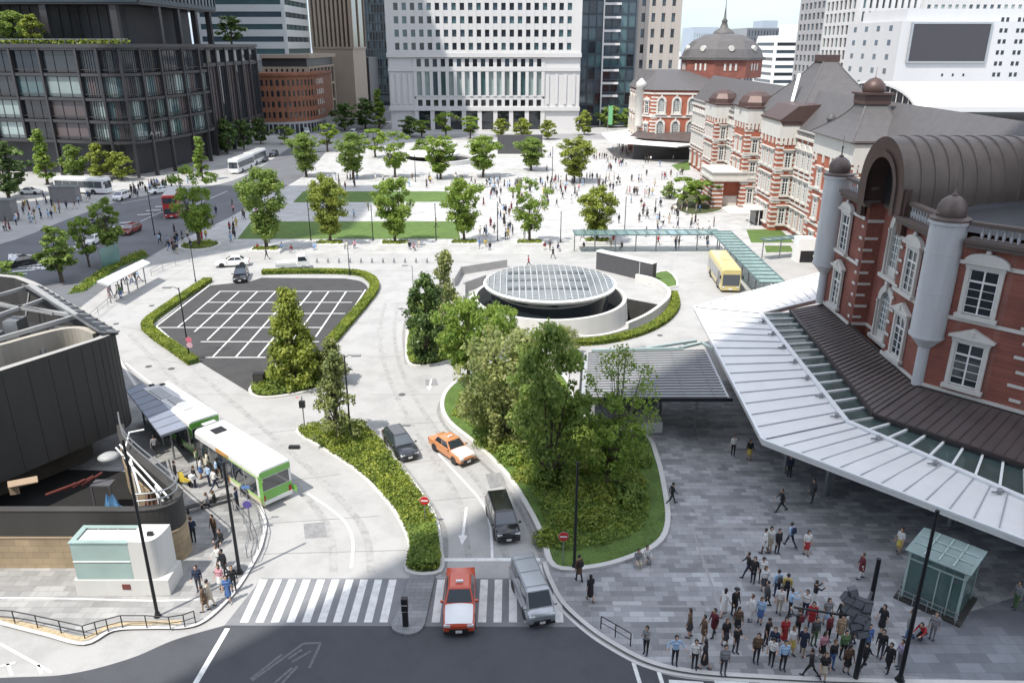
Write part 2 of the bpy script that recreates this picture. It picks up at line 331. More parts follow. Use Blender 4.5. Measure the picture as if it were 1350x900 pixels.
mk.ribbon([(-18.6, 95.2), (-18.9, 76.6)], .18, .016); mk.ribbon(Gs([(276, 376), (206, 430), (236, 456)]), .2, .016)
struct('parking_lines', mk, M_LINE)
# ---- crossing stripes, lane lines, arrows
mk = MB()
x0 = G(505, 822)[0]
pit = (G(505, 822)[0] - G(331, 822)[0]) / 8.5
for i in range(10): x = x0 - i * pit; mk.box(x - .22, 33.95, .016, x + .22, 37.55, .02)
xr = G(574, 822)[0]
for i in range(9): x = xr + i * pit; mk.box(x - .22, 33.95, .016, x + .22, 37.55, .02)
mk.ribbon(Gs([(585, 737.5), (712, 737.5)]), .32, .016)
mk.ribbon(GC([(578, 598), (600, 622), (633, 659), (645, 688), (648, 712), (649, 735)]), .16, .016)
mk.ribbon(GC([(405, 650), (432, 668), (455, 688), (465, 712), (463, 748)]), .17, .016)
mk.ribbon(Gs([(300, 828), (258, 900), (238, 935)]), .28, .016)
mk.ribbon(Gs([(835, 873), (845, 905)]), .2, .016); mk.ribbon(Gs([(868, 884), (876, 910)]), .2, .016)
for q in range(3): mk.ribbon(Gs([(882 + q * 60, 899), (928 + q * 60, 902)]), .35, .016)
# straight-on arrow near the stop line
ax, ay = G(609, 718); mk.sheet([(ax, ay), (ax + .28, ay + 1.0), (ax + .09, ay + 1.0), (ax + .13, ay + 4.2), (ax - .03, ay + 4.2), (ax - .09, ay + 1.0), (ax - .28, ay + 1.0)], .016)
ax, ay = G(565, 515); mk.sheet([(ax, ay), (ax + .28, ay + 1.0), (ax + .09, ay + 1.0), (ax + .09, ay + 2.6), (ax - .09, ay + 2.6), (ax - .09, ay + 1.0), (ax - .28, ay + 1.0)], .016)
# hatched bay bottom-left
for a, b_ in [((0, 848), (68, 886)), ((50, 876), (55, 888)), ((10, 874), (16, 890)), ((0, 878), (20, 873))]: mk.ribbon(Gs([a, b_]), .14, .016)
# bus bay lines
mk.ribbon(Gs([(165, 478), (205, 510), (262, 560)]), .15, .016); mk.ribbon(GC([(395, 470), (470, 400), (505, 372)], 3), .12, .016) if False else None
struct('lane_markings', mk, M_LINE)
# worn arrow outlined on the dark street
mk = MB()
for a, b_ in [((332, 897), (400, 848)), ((400, 848), (423, 847)), ((423, 847), (408, 880)), ((385, 872), (410, 858)), ((362, 900), (385, 880)), ((372, 900), (392, 878)), ((330, 895), (372, 862)), ((380, 868), (398, 856))]: mk.ribbon(Gs([a, b_]), .14, .016)
struct('worn_arrow_marking', mk, mat_ground('worn_road_paint', (.15, .155, .165), .2, .8, 5, .8, .5, .2))
# avenue markings: white ladder blocks along the median and a crossing
mk = MB()
for i in range(18):
    t = i / 17; p = Vector(G(20 + 195 * t, 362 - 90 * t)); q = Vector(G(225, 268)) - Vector(G(20, 362)); q.normalize(); n = Vector((-q.y, q.x)); 
    if i % 5 == 4: continue
    mk.ribbon([p - n * 1.3 + q * .5, p + n * 1.3 - q * .5], .55, .018)
for i in range(9): mk.ribbon(Gs([(14 + i * 5.5, 335 + i * .2), (14 + i * 6.2, 352 + i * .4)]), .6, .018)
for a, b_ in [((185, 292), (235, 270)), ((215, 288), (300, 252)), ((90, 330), (180, 292)), ((160, 268), (240, 254))]: mk.ribbon(Gs([a, b_]), .2, .018)
struct('avenue_markings', mk, M_LINE)
# ---- left pavement (raised) with kerb
pl = [G(-420, 800)] + GC([(-420, 800), (-60, 806), (5, 824), (60, 838), (112, 850), (150, 832), (200, 829), (245, 828), (272, 818), (302, 790), (325, 758), (346, 716), (348, 682), (330, 650), (280, 605), (250, 585), (205, 545), (165, 487), (140, 440)], 5) + [G(120, 424), (-75, 90)]
tag(MB().prism(pl, 0, .13).build('pavement_left', MG_PAVL), kind='structure')
k = MB(); k.ribbon(pl[1:-2], .22, .128, 0, th=.012); struct('kerb_left', k, M_KERB)
k = MB(); k.ribbon(GC([(-40, 810), (20, 822), (60, 832), (110, 844), (148, 826), (200, 823), (240, 822)], 4), .34, .131, 0, th=.003); struct('tactile_paving', k, mat_ground('yellow_tactile_paint', (.46, .37, .24), .15, .6, 4, .8, .45, .2))
k = MB(); k.ribbon(Gs([(0, 790), (90, 791), (208, 794), (262, 792)]), .12, .131, 0, th=.003); struct('drain_strip', k, M_GRANITE)
# ---- right pavement (raised) with kerb
pr = GC([(718, 742), (724, 762), (742, 795), (775, 826), (810, 850), (855, 873), (910, 886), (1000, 893), (1150, 899), (1500, 904)], 5)
pr2 = pr + [(60, 29), (60, 66), (17.5, 66)] + Gs([(880, 475), (770, 470), (760, 530), (760, 560), (850, 575)])
tag(MB().prism(pr2 + Gs([(868, 610), (880, 660), (870, 720), (780, 752)]), 0, .12).build('pavement_right', MG_PAVR), kind='structure')
k = MB(); k.ribbon(pr, .26, .118, 0, th=.014); k.ribbon([(x - .28, y - .22) for x, y in pr], .18, .01, 0, th=.03); struct('kerb_right', k, M_KERB)
k = MB(); k.ribbon(Gs([(775, 798), (948, 799), (912, 694), (1100, 694), (1250, 697)], .12), .2, .121, 0, th=.003); struct('paving_bands', k, mat_ground('pale_band_stone', (.30, .30, .30), .1, .3, 4, .8, .2, .1))
# dark contrasting setts by the lift house
tag(MB().sheet([G(1205, 830, .12), G(1420, 760, .12), G(1420, 905, .12), G(1190, 890, .12)], .1215).build('paving_patch', mat_paver('dark_sett', (.17, .18, .20), (.27, .285, .31), (.15, .155, .17), 1.3, .65, blot=.2)), kind='structure')
# ---- raised beds: kerb ring + soil
def bed(name, outline, h=.16, kw=.28, soil=MG_SOIL, soilname='planting_bed'):
    k = MB(); k.ribbon(outline, kw, 0, 0, closed=True, th=h); struct(name + '_kerb', k, M_KERB)
    tag(MB().prism(outline, 0.003, h - .03).build(soilname, soil), kind='structure')
GARDEN = GC([(731, 750), (716, 712), (698, 675), (668, 628), (628, 588), (592, 558), (583, 535), (592, 514), (618, 496), (660, 480), (700, 478), (745, 500), (762, 545), (800, 566), (850, 576), (866, 606), (876, 650), (880, 690), (868, 718), (830, 738), (780, 751)], 4, True)
bed('garden', GARDEN, .28, .34, MG_GRASS, 'garden_lawn')
MEDIAN = GC([(392, 570), (420, 560), (470, 556), (492, 572), (520, 606), (552, 648), (574, 685), (580, 720), (580, 754), (538, 754), (541, 722), (530, 692), (508, 660), (470, 622), (425, 592)], 4, True)
bed('median', MEDIAN)
LOTBED = GC([(330, 514), (350, 495), (385, 478), (425, 470), (445, 478), (440, 500), (415, 514), (370, 523), (340, 524)], 4, True)
bed('tree_island', LOTBED)
GARD2 = GC([(538, 478), (538, 440), (545, 408), (562, 392), (590, 400), (608, 430), (612, 460), (598, 474), (565, 482)], 4, True)
bed('side_garden', GARD2)
bed('corner_bed', GC([(848, 368), (880, 358), (893, 378), (856, 378)], 3, True), soil=MG_GRASS, soilname='lawn')
# refuge island
rf = Gs([(540, 760), (574, 760), (560, 824)]) + GC([(560, 824), (552, 834), (536, 838), (519, 832), (516, 824)], 4) + Gs([(528, 800)])
tag(MB().prism(rf, 0, .13).build('refuge_island', mat_paver('refuge_sett', (.30, .31, .32), (.26, .27, .28), (.18, .18, .18), .6, .3)), kind='structure')
# ---- lawns
area('lawn', Gs([(331, 292), (602, 292), (607, 315), (313, 315)]), .03, MG_GRASS)
area('lawn', Gs([(400, 252.5), (589, 252.5), (592, 266), (386, 267)]), .03, MG_GRASS)
area('lawn', Gs([(984, 303), (1028, 302), (1047, 320), (990, 320)]), .03, MG_GRASS)
area('lawn', Gs([(1008, 324), (1042, 324), (1046, 332), (1010, 333)]), .03, MG_GRASS)
area('lawn', Gs([(885, 218), (908, 212), (910, 224), (895, 226)]), .03, MG_GRASS)
# garden by the station portico
bed('portico_bed', GC([(890, 270), (905, 250), (930, 255), (955, 272), (940, 281), (905, 283)], 3, True))
# avenue-side strip of planting
area('verge', Gs([(88, 388), (150, 345), (190, 330), (197, 338), (160, 352), (110, 385)]), .03, MG_GRASS)
# slab joints, gutters and worn tracks on the concrete lanes
mk = MB()
for x in (-62, -54, -46): mk.ribbon([(x, 98), (x + 1, 113)], .06, .0085)
for y in (99.5, 104, 108.5): mk.ribbon([(-50, y), (22, y)], .06, .0085)
for a, b_ in (((446, 425), (520, 425)), ((458, 400), (535, 400)), ((468, 470), (545, 470)), ((488, 520), (585, 520)), ((500, 560), (590, 556)), ((540, 610), (640, 600)), ((565, 660), (690, 650)), ((200, 520), (330, 520)), ((270, 580), (400, 565)), ((330, 640), (450, 625)), ((350, 690), (500, 680)), ((345, 730), (535, 725)), ((180, 470), (262, 482)), ((160, 430), (210, 440)), ((170, 400), (230, 400)), ((860, 430), (905, 430)), ((880, 370), (930, 372))): mk.ribbon(Gs([a, b_]), .055, .0085)
struct('slab_joints', mk, mat_ground('joint_filler', (.20, .195, .185), .1, .3, 4, .9, .3, .1))
mk = MB()
for pts in ([(590, 515), (578, 540), (590, 565), (625, 600), (665, 640), (695, 690), (714, 735)], [(536, 480), (532, 440), (540, 405), (552, 380)], [(585, 760), (588, 720), (582, 688), (556, 645), (520, 600)], [(150, 465), (190, 510), (240, 560), (290, 615)]): mk.ribbon(GC(pts, 5), .3, .0095)
struct('gutter', mk, mat_ground('gutter_stone', (.27, .265, .255), .12, .4, 4, .9, .4, .2))
mk = MB()
for pts, w_ in (([(525, 400), (520, 440), (530, 490), (560, 545), (600, 600), (640, 650), (668, 735)], .42), ([(508, 400), (500, 440), (510, 490), (535, 545), (575, 610), (605, 660), (618, 735)], .42), ([(170, 440), (230, 500), (300, 560), (370, 620), (430, 690), (440, 755)], .5), ([(200, 430), (260, 490), (330, 550), (410, 620), (475, 690), (490, 755)], .5)): mk.ribbon(GC(pts, 6), w_, .0065)
struct('worn_tracks', mk, mat_ground('worn_concrete', (.342, .337, .326), .1, .25, 3, .8, .35, .2))
mk = MB()
for a, b_, c, d in (((470, 610), (505, 600), (512, 612), (476, 623)), ((400, 690), (428, 688), (432, 708), (402, 710)), ((640, 625), (662, 622), (668, 640), (646, 644)), ((560, 440 + 60), (575, 499), (578, 508), (562, 509)), ((240, 420 + 110), (262, 526), (270, 540), (246, 545)), ((820, 460), (850, 455), (856, 462), (826, 467))): mk.sheet(Gs([a, b_, c, d]), .0075)
struct('road_patches', mk, mat_ground('patch_asphalt', (.24, .24, .24), .12, .4, 4, .9, .35, .3))
# manhole covers
mk = MB()
for p in [(196, 483), (226, 486), (238, 553), (245, 557), (529, 407), (400, 470), (200, 403), (153, 427), (530, 520), (905, 455), (870, 442)]:
    c = G(*p); mk.lathe([(0, .017), (.32, .017)], c, 12)
struct('manhole_covers', mk, mat('cast_iron', (.12, .12, .12), .6, .4))
# ================================================================ WALL TOOLS
class Wall:
    """an upright wall from p0 to p1; outward is to the right of p0->p1"""
    def __init__(s, p0, p1):
        s.a = Vector(p0).to_2d(); s.b = Vector(p1).to_2d(); s.d = (s.b - s.a); s.L = s.d.length; s.d.normalize(); s.n = Vector((s.d.y, -s.d.x)); s.rz = math.atan2(s.d.y, s.d.x)
    def P(s, t, z, o=0.0): q = s.a + s.d * t + s.n * o; return (q.x, q.y, z)
    def box(s, mb, t0, t1, z0, z1, o0, o1, m=0):
        return mb.add([s.P(t0, z0, o1), s.P(t1, z0, o1), s.P(t1, z0, o0), s.P(t0, z0, o0), s.P(t0, z1, o1), s.P(t1, z1, o1), s.P(t1, z1, o0), s.P(t0, z1, o0)],
                      [(3, 2, 1, 0), (4, 5, 6, 7), (0, 1, 5, 4), (1, 2, 6, 5), (2, 3, 7, 6), (3, 0, 4, 7)], m)
    def S(s, px, py):
        d = ray(px, py); t = (s.n.x * s.a.x + s.n.y * s.a.y) / (s.n.x * d[0] + s.n.y * d[1]); q = Vector((d[0] * t, d[1] * t)) - s.a
        return q.dot(s.d), CAM_H + d[2] * t
class Panes:
    """glass panes of one building: the first hundred as parts, the rest as one part"""
    def __init__(s, root, name='window', limit=96): s.r = root; s.n = 0; s.rest = {}; s.lim = limit; s.name = name; s.cache = {}
    def add(s, W, t0, t1, z0, z1, m, o=.03):
        if s.n < s.lim:
            key = (round(t1 - t0, 2), round(z1 - z0, 2), m.name)
            if key not in s.cache: s.cache[key] = MB().box(-(t1 - t0) / 2, -.02, 0, (t1 - t0) / 2, .02, z1 - z0).mesh(s.name, m)
            inst(s.cache[key], s.name, s.r, W.P((t0 + t1) / 2, z0, o), W.rz, world=True); s.n += 1
        else: W.box(s.rest.setdefault(m.name, MB()), t0, t1, z0, z1, o - .02, o + .02)
    def done(s):
        if s.rest:
            ms = list(s.rest); mb = MB()
            for i, k in enumerate(ms): mb.add(s.rest[k].v, s.rest[k].f, i)
            tag(mb.build('upper_windows', [MATS[k] for k in ms], s.r, True), kind='stuff')
def grid(W, mb, P, t0, t1, z0, z1, nc, nr, pier, band, depth, glasses, m=0, bm=None):
    """piers and bands standing proud of the wall, one pane per opening"""
    cw = (t1 - t0) / nc; rh = (z1 - z0) / nr
    for i in range(nc + 1): W.box(mb, t0 + i * cw - pier / 2, t0 + i * cw + pier / 2, z0, z1, .0, depth, m)
    for j in range(nr + 1): W.box(mb, t0 - pier / 2 - .01, t1 + pier / 2 + .01, z0 + j * rh - band / 2, z0 + j * rh + band / 2, .0, depth * .8 if depth > .1 else depth, m if bm is None else bm)
    for j in range(nr):
        for i in range(nc): P.add(W, t0 + i * cw + pier / 2, t0 + (i + 1) * cw - pier / 2, z0 + j * rh + band / 2, z0 + (j + 1) * rh - band / 2, glasses[(i * 7 + j * 3 + (i * j) % 5) % len(glasses)])
MG1 = mat_glass('blue_window_glass', (.05, .075, .095)); MG2 = mat_glass('pale_blind_glass', (.24, .30, .29), .2); MG3 = M_GLASSD
MG4 = mat_glass('teal_glass', (.06, .11, .12))
M_STONE = mat('grey_white_stone', (.56, .55, .54), .75, var=.06, scale=.1)
M_STONE2 = mat('grey_stone_panel', (.30, .30, .30), .7, var=.1, scale=.2)
M_DARKW = mat('dark_stone_cladding', (.035, .036, .040), .5, var=.25, scale=.3)
M_DARKF = mat('bronze_grey_metal', (.055, .053, .056), .45, .3, var=.15, scale=.5)
M_TERRA = mat_brick('terracotta_tile', (.26, .105, .055), (.22, .085, .045), (.2, .12, .08), .6, .2)
def block(root, poly, z0, z1, m, name='wall'):
    return MB().prism(poly, z0, z1).build(name, m, root, True)
def rect(x0, y0, x1, y1): return [(x0, y0), (x1, y0), (x1, y1), (x0, y1)]
# ---------------------------------------------------------------- white gridded tower, centre
x0, x1, yf = AT(513, 100, 297)[0], AT(764, 100, 297)[0], 297
r = thing('office_tower', 'broad white stone office tower with square window grid behind the plaza', 'tower', ((x0 + x1) / 2, yf + 20, 0))
block(r, rect(x0 + .6, yf + .6, x1 - .6, yf + 42), 0, 95, M_DARKW, 'core')
W = Wall((x0, yf + .6), (x1, yf + .6)); P = Panes(r); g = MB(); L = W.L
tw = L / 24; a, b_ = tw * 3.3, L - tw * 4.6                 # blank corner pylons below
zT = lambda py: AT(640, py, yf)[2]
z_arc, z_b1, z_r1, z_t0, z_t1, z_r3a, z_r3b, z_top = zT(146), zT(141), zT(131), zT(127), zT(94), zT(89), zT(77), zT(70)
for i in range(9):
    t = a + i * (b_ - a) / 8; W.box(g, t - .75, t + .75, 0, z_arc, 0, 1.2)
for i in range(8): P.add(W, a + i * (b_ - a) / 8 + .8, a + (i + 1) * (b_ - a) / 8 - .8, .3, z_arc - .2, MG3, .1)
W.box(g, -.4, L + .4, z_arc, z_b1, 0, 1.5)
grid(W, g, P, a, b_, z_b1, z_r1, 16, 1, 1.2, .5, .9, [MG3])
grid(W, g, P, a, b_, z_t0, z_t1, 16, 1, 1.15, .5, 1.1, [MG2, MG4, MG2, MG2, MG1])
W.box(g, a, b_, z_r1, z_t0, 0, .8); W.box(g, -.2, L + .2, z_t1, z_r3a, 0, 1.2)
grid(W, g, P, a, b_, z_r3a, z_r3b, 16, 1, 1.3, .4, .9, [MG3, MG3, MG1]); W.box(g, -.5, L + .5, z_r3b + .3, z_top, 0, 1.6)
for s0, s1 in ((0, a - .6), (b_ + .6, L)):
    W.box(g, s0, s1, 0, z_t1, 0, .7); W.box(g, s0, s1, z_r3a, z_r3b + .3, 0, .7)
    n = 4
    for k in range(n): t = s0 + (s1 - s0) * (k + .5) / n; W.box(g, t - .9, t + .1, z_b1 + 1, z_t1 - 1, .7, 1.1)
rows = 15; grid(W, g, P, tw * .7, L - tw * .9, z_top, z_top + rows * 4.35, 22, rows, 1.35, 2.0, .7, [MG3, MG3, MG1, MG4])
for s0, s1 in ((-.3, tw * .6), (L - tw * .8, L + .3)): W.box(g, s0, s1, z_top, 95, 0, .9)
P.done(); g.build('stone_grid', M_STONE, r, True)
W2 = Wall((x1, yf + .6), (x1, yf + 42)); g = MB(); g.box(x1 - .6, yf + .7, 0, x1 + .3, yf + 42, 95); g.build('side_wall', M_STONE, r, True)
W2 = Wall((x0, yf + 42), (x0, yf + .6)); g = MB(); g.box(x0 - .3, yf + .7, 0, x0 + .6, yf + 42, 95); g.build('side_wall', M_STONE, r, True)
# ---------------------------------------------------------------- generic towers of the skyline
def tower(name, label, pxl, pxr, y, ztop, depth, wall, nc, fh, pier, band, dep, glasses, z0=0.0, gm=None, cat='tower', side=None, sidecols=6, zbase=0.0):
    xa, xb = AT(pxl, 80, y)[0], AT(pxr, 80, y)[0]
    r = thing(name, label, cat, ((xa + xb) / 2, y + depth / 2, zbase)); block(r, rect(xa, y, xb, y + depth), zbase, ztop, wall)
    P = Panes(r, limit=90); g = MB(); W = Wall((xa, y), (xb, y)); nr = max(1, int((ztop - z0) / fh))
    grid(W, g, P, pier / 2, W.L - pier / 2, z0, z0 + nr * fh, nc, nr, pier, band, dep, glasses)
    if side == 'e': W = Wall((xb, y), (xb, y + depth)); grid(W, g, P, pier / 2, W.L - pier / 2, z0, z0 + nr * fh, sidecols, nr, pier, band, dep, glasses)
    if side == 'w': W = Wall((xa, y + depth), (xa, y)); grid(W, g, P, pier / 2, W.L - pier / 2, z0, z0 + nr * fh, sidecols, nr, pier, band, dep, glasses)
    P.done(); g.build('facade_frame', gm or wall, r, True); return r
zz = lambda px, py, y: AT(px, py, y)[2]
M_PALEBAND = mat('pale_band_panel', (.52, .54, .54), .5, var=.05, scale=.2); M_TAN = mat('tan_stone', (.33, .27, .21), .7, var=.1, scale=.15); M_BLUEST = mat('dark_blue_steel', (.045, .06, .075), .4, .3, var=.2, scale=.2)
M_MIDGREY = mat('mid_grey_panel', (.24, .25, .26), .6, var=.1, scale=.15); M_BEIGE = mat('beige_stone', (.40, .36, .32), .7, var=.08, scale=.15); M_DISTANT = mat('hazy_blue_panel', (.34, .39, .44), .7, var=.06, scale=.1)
tower('office_tower', 'pale office tower with white horizontal bands left of the tan tower', 268, 380, 300, 90, 34, M_PALEBAND, 1, 4.1, .8, 2.3, .35, [MG4, MG1], zz(340, 76, 300), side='e', sidecols=1)
r = tower('podium_building', 'dark columned podium under the pale banded tower', 345, 404, 294, zz(380, 77, 294), 42, M_DARKW, 8, 6.5, 1.0, .8, .6, [MG3], 2, M_TAN, 'building', 'e', 7)
xa, xb = AT(343, 80, 293)[0], AT(406, 80, 293)[0]; block(r, rect(xa, 292.6, xb + .6, 336.5), zz(380, 77, 294), zz(380, 72, 294), M_TAN, 'cornice')
tower('office_tower', 'tan stone tower with brown ribbed window bays beside the pale banded tower', 413, 466, 346, 100, 30, M_TAN, 9, 60, .9, .8, .5, [mat_glass('brown_glass', (.07, .05, .04))], 28, M_TAN, side='e', sidecols=2)
tower('office_tower', 'dark blue glass tower in the gap left of the white gridded tower', 470, 516, 420, 130, 40, M_BLUEST, 12, 4.2, .5, .8, .3, [MG1, MG3], 6, M_BLUEST)
tower('office_block', 'dark low office block in the shaded side street', 442, 486, 385, zz(470, 76, 385), 26, M_DARKW, 6, 5, .6, .6, .3, [MG3], 2, M_DARKF, 'building')
# terracotta brick building with rounded corner
fp = [(-90, 279)] + curve([(-84, 279), (-77, 280), (-72, 284), (-69.5, 291), (-69, 300)], 4) + [(-69, 314), (-90, 314)]
zt = zz(390, 100, 281); r = thing('brick_office', 'rounded terracotta office with small dark windows and pale arcade', 'building', (-78, 296, 0)); block(r, fp, 4.2, zt, M_TERRA)
block(r, [(x, y) for x, y in fp], 0, 4.19, M_STONE2, 'arcade'); block(r, [(x + (.5 if x > -85 else 0), y - .5) for x, y in fp], zt, zt + .9, M_TERRA, 'cornice'); P = Panes(r)
for i in range(len(fp) - 3):
    W = Wall(fp[i], fp[i + 1]);
    if W.L < 1: continue
    n = max(1, round(W.L / 2.0))
    for k in range(n):
        for j in range(4): P.add(W, (k + .28) * W.L / n, (k + .72) * W.L / n, 5.6 + j * 3.5, 7.5 + j * 3.5, MG3)
        P.add(W, (k + .15) * W.L / n, (k + .85) * W.L / n, .3, 3.4, MG3)
P.done()
# right of the white tower
r = tower('glass_tower', 'dark glass tower with white ladder-like ledges right of the white gridded tower', 764, 836, 312, 100, 30, M_BLUEST, 7, 4.6, .35, .5, .4, [MG1, MG3, MG4], 3, M_BLUEST)
g = MB(); W = Wall((AT(764, 80, 312)[0], 312), (AT(836, 80, 312)[0], 312))
for k in range(22): W.box(g, W.L * .42, W.L * .72, 6 + k * 4.6, 6.8 + k * 4.6, .4, 1.3)
W.box(g, W.L * .40, W.L * .425, 0, 100, .4, 1.4); g.build('ledge', M_STONE, r, True)
r = tower('stone_tower', 'grey beige tower with stepped bays between glass tower and domed station', 834, 894, 318, zz(860, -40, 318), 34, M_BEIGE, 4, 5.5, 2.4, 2.4, .8, [MG3, MG1], 14, M_BEIGE, side='w', sidecols=7)
block(r, rect(AT(822, 80, 316)[0], 315.5, AT(838, 80, 316)[0], 345), 0, 90, M_MIDGREY, 'service_shaft')
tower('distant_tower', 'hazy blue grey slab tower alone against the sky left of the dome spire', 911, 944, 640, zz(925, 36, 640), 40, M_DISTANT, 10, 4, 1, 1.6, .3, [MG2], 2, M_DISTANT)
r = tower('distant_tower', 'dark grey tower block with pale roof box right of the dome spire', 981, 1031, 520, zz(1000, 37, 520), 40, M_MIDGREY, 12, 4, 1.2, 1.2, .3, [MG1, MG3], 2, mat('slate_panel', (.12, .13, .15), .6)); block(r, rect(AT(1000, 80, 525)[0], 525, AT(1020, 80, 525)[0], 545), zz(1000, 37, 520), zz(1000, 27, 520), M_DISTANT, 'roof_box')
r = tower('striped_office', 'white office with horizontal dark strip windows above the station roofs', 1020, 1086, 400, zz(1050, 47, 400), 30, M_WHITE, 1, 3.4, .8, 1.9, .4, [MG1, MG3], 4, M_WHITE, side='w', sidecols=1); block(r, rect(AT(1040, 80, 405)[0], 405, AT(1100, 80, 405)[0], 425), zz(1050, 47, 400), zz(1060, 32, 400), M_WHITE, 'roof_box')
tower('grey_tower', 'grey ribbed tower rising behind the white strip-windowed office', 1082, 1124, 330, 120, 30, M_MIDGREY, 6, 4, 1.5, 1.6, .5, [MG3, MG1], 2, mat('warm_grey_panel', (.33, .32, .32), .6), side='w', sidecols=6)
tower('white_tower', 'white tower with close vertical ribs and balconies left of the big screen', 1122, 1200, 300, 110, 30, M_STONE, 9, 4.3, 1.3, 1.1, .6, [MG4, MG1, MG3], 2, M_STONE, side='w', sidecols=7)
tower('pale_tower', 'pale tower behind the white block with the big screen', 1205, 1390, 380, 120, 30, M_STONE, 20, 4.5, 1.6, 2, .5, [MG2, MG1], 2, M_STONE, side='w', sidecols=7)
# white block with the large dark screen
ys = 255; xa, xb = AT(1178, 100, ys)[0], AT(1420, 100, ys)[0]; r = thing('white_block', 'plain white block carrying a large dark screen panel', 'building', ((xa + xb) / 2, ys + 20, 0))
M_OFFW = mat('off_white_panel', (.52, .52, .52), .6, var=.06, scale=.15, streak=True); block(r, rect(xa, ys, xb, ys + 40), 0, zz(1250, 28, ys), M_OFFW); block(r, rect(xa + 3, ys + 4, xb, ys + 36), zz(1250, 28, ys), zz(1250, 11, ys), M_OFFW, 'parapet')
W = Wall((xa, ys), (xb, ys)); sL, zA = W.S(1196, 81); sR, zB = W.S(1306, 32); g = MB(); W.box(g, sL, sR, zA, zB, 0, .5); sc_ = g.build('screen', mat('dark_screen_panel', (.045, .043, .05), .5, var=.1), r, True)
g = MB()
for a_, c_, d_, e_ in ((sL - .6, sR + .6, zB, zB + .5), (sL - .6, sR + .6, zA - .5, zA), (sL - .6, sL, zA, zB), (sR, sR + .6, zA, zB)): W.box(g, a_, c_, d_, e_, 0, .6)
g.build('screen_frame', M_STEEL, r, True); P = Panes(r)
for j in range(6):
    for k in range(3):
        for q in (0, 1): s_, z_ = W.S(1322 + k * 22 - j * 2.4, 26 + j * 14.5); P.add(W, s_ + q * 1.5 - .45, s_ + q * 1.5 + .45, z_ - .6, z_ + .6, MG3)
Wb = Wall((xa, ys + 40), (xa, ys))
for j in range(7):
    for k in range(4): P.add(Wb, 5 + k * 9, 7.2 + k * 9, 8 + j * 4.2, 9.6 + j * 4.2, MG1)
for q in range(3): s_, z_ = W.S(1242 + q * 14, 99); P.add(W, s_ - .3, s_ + .3, z_ - .4, z_ + .4, MG3)
P.done()
# ---------------------------------------------------------------- dark stone building, left, with its terrace and tower
fp = [(-165, 197), (-122, 191.5), (-107, 188.5)] + curve([(-97, 185.5), (-90, 184), (-85.5, 187), (-83, 195), (-81, 207), (-80.5, 217)], 4)
r = thing('dark_office_building', 'dark glass and metal office building with curved corner podium, terrace and tower', 'building', (-110, 225, 0))
ins = [(x - 4, y + 4) for x, y in fp] + [(-88, 268), (-165, 268)]
block(r, ins, 0, 28.3, M_DARKW, 'core'); P = Panes(r); fr = MB(); zl = [8, 12.6, 17.5, 22.8, 28.3]
MG5 = mat_glass('louvre_panel', (.075, .055, .055), .5); MG6 = mat_glass('grey_green_glass', (.10, .14, .135), .12, var=.45); gl_set = [MG6, MG5, MG2, MG3, MG4]
pts = []
acc = 0
for i in range(len(fp) - 1):
    W = Wall(fp[i], fp[i + 1]); n = max(1, round(W.L / 7.5)); 
    for z in zl: W.box(fr, -.05, W.L + .05, z - .32, z + .32, -.3, .4); W.box(fr, -.02, W.L + .02, z + 1.0, z + 1.15, -.1, .2) if z < 25 else None
    for k in range(n):
        t0, t1 = W.L * k / n, W.L * (k + 1) / n
        if W.L > 5 or i % 3 == 0: W.box(fr, t0 - .26, t0 + .26, 0 if k % 2 == 0 else 8, 28.3, -.3, .6)
        for j in range(4):
            g_ = gl_set[(k + acc * 2 + j // 2) % 5] if j < 3 else MG3
            P.add(W, t0 + .1, t1 - .1, zl[j] + .46, zl[j + 1] - .46, g_, -.25)
            for q in range(1, 3): W.box(fr, t0 + (t1 - t0) * q / 3 - .04, t0 + (t1 - t0) * q / 3 + .04, zl[j] + .46, zl[j + 1] - .46, -.25, -.1)
    acc += n
W = Wall((-83, 217), (-83, 268)); n = 7
for z in (7.5, 24, 28.3): W.box(fr, 0, W.L, z - .5, z + .5, -.3, .5)
for k in range(n + 1): W.box(fr, W.L * k / n - .4, W.L * k / n + .4, 0, 28.3, -.3, .7)
for k in range(n):
    P.add(W, W.L * k / n + .45, W.L * (k + 1) / n - .45, 8.1, 23.4, MG5 if k % 2 else MG3, -.1); P.add(W, W.L * k / n + .45, W.L * (k + 1) / n - .45, 24.6, 27.7, MG3, -.1)
    for q in (1, 2): W.box(fr, W.L * (k + q / 3) / n - .08, W.L * (k + q / 3) / n + .08, 8, 24, -.1, .2)
fr.build('facade_frame', M_DARKF, r, True); P.done()
block(r, [(x + .9, y - .9) for x, y in fp] + [(-82, 268.5), (-165, 268.5)], 28.5, 29.3, M_DARKF, 'cornice')
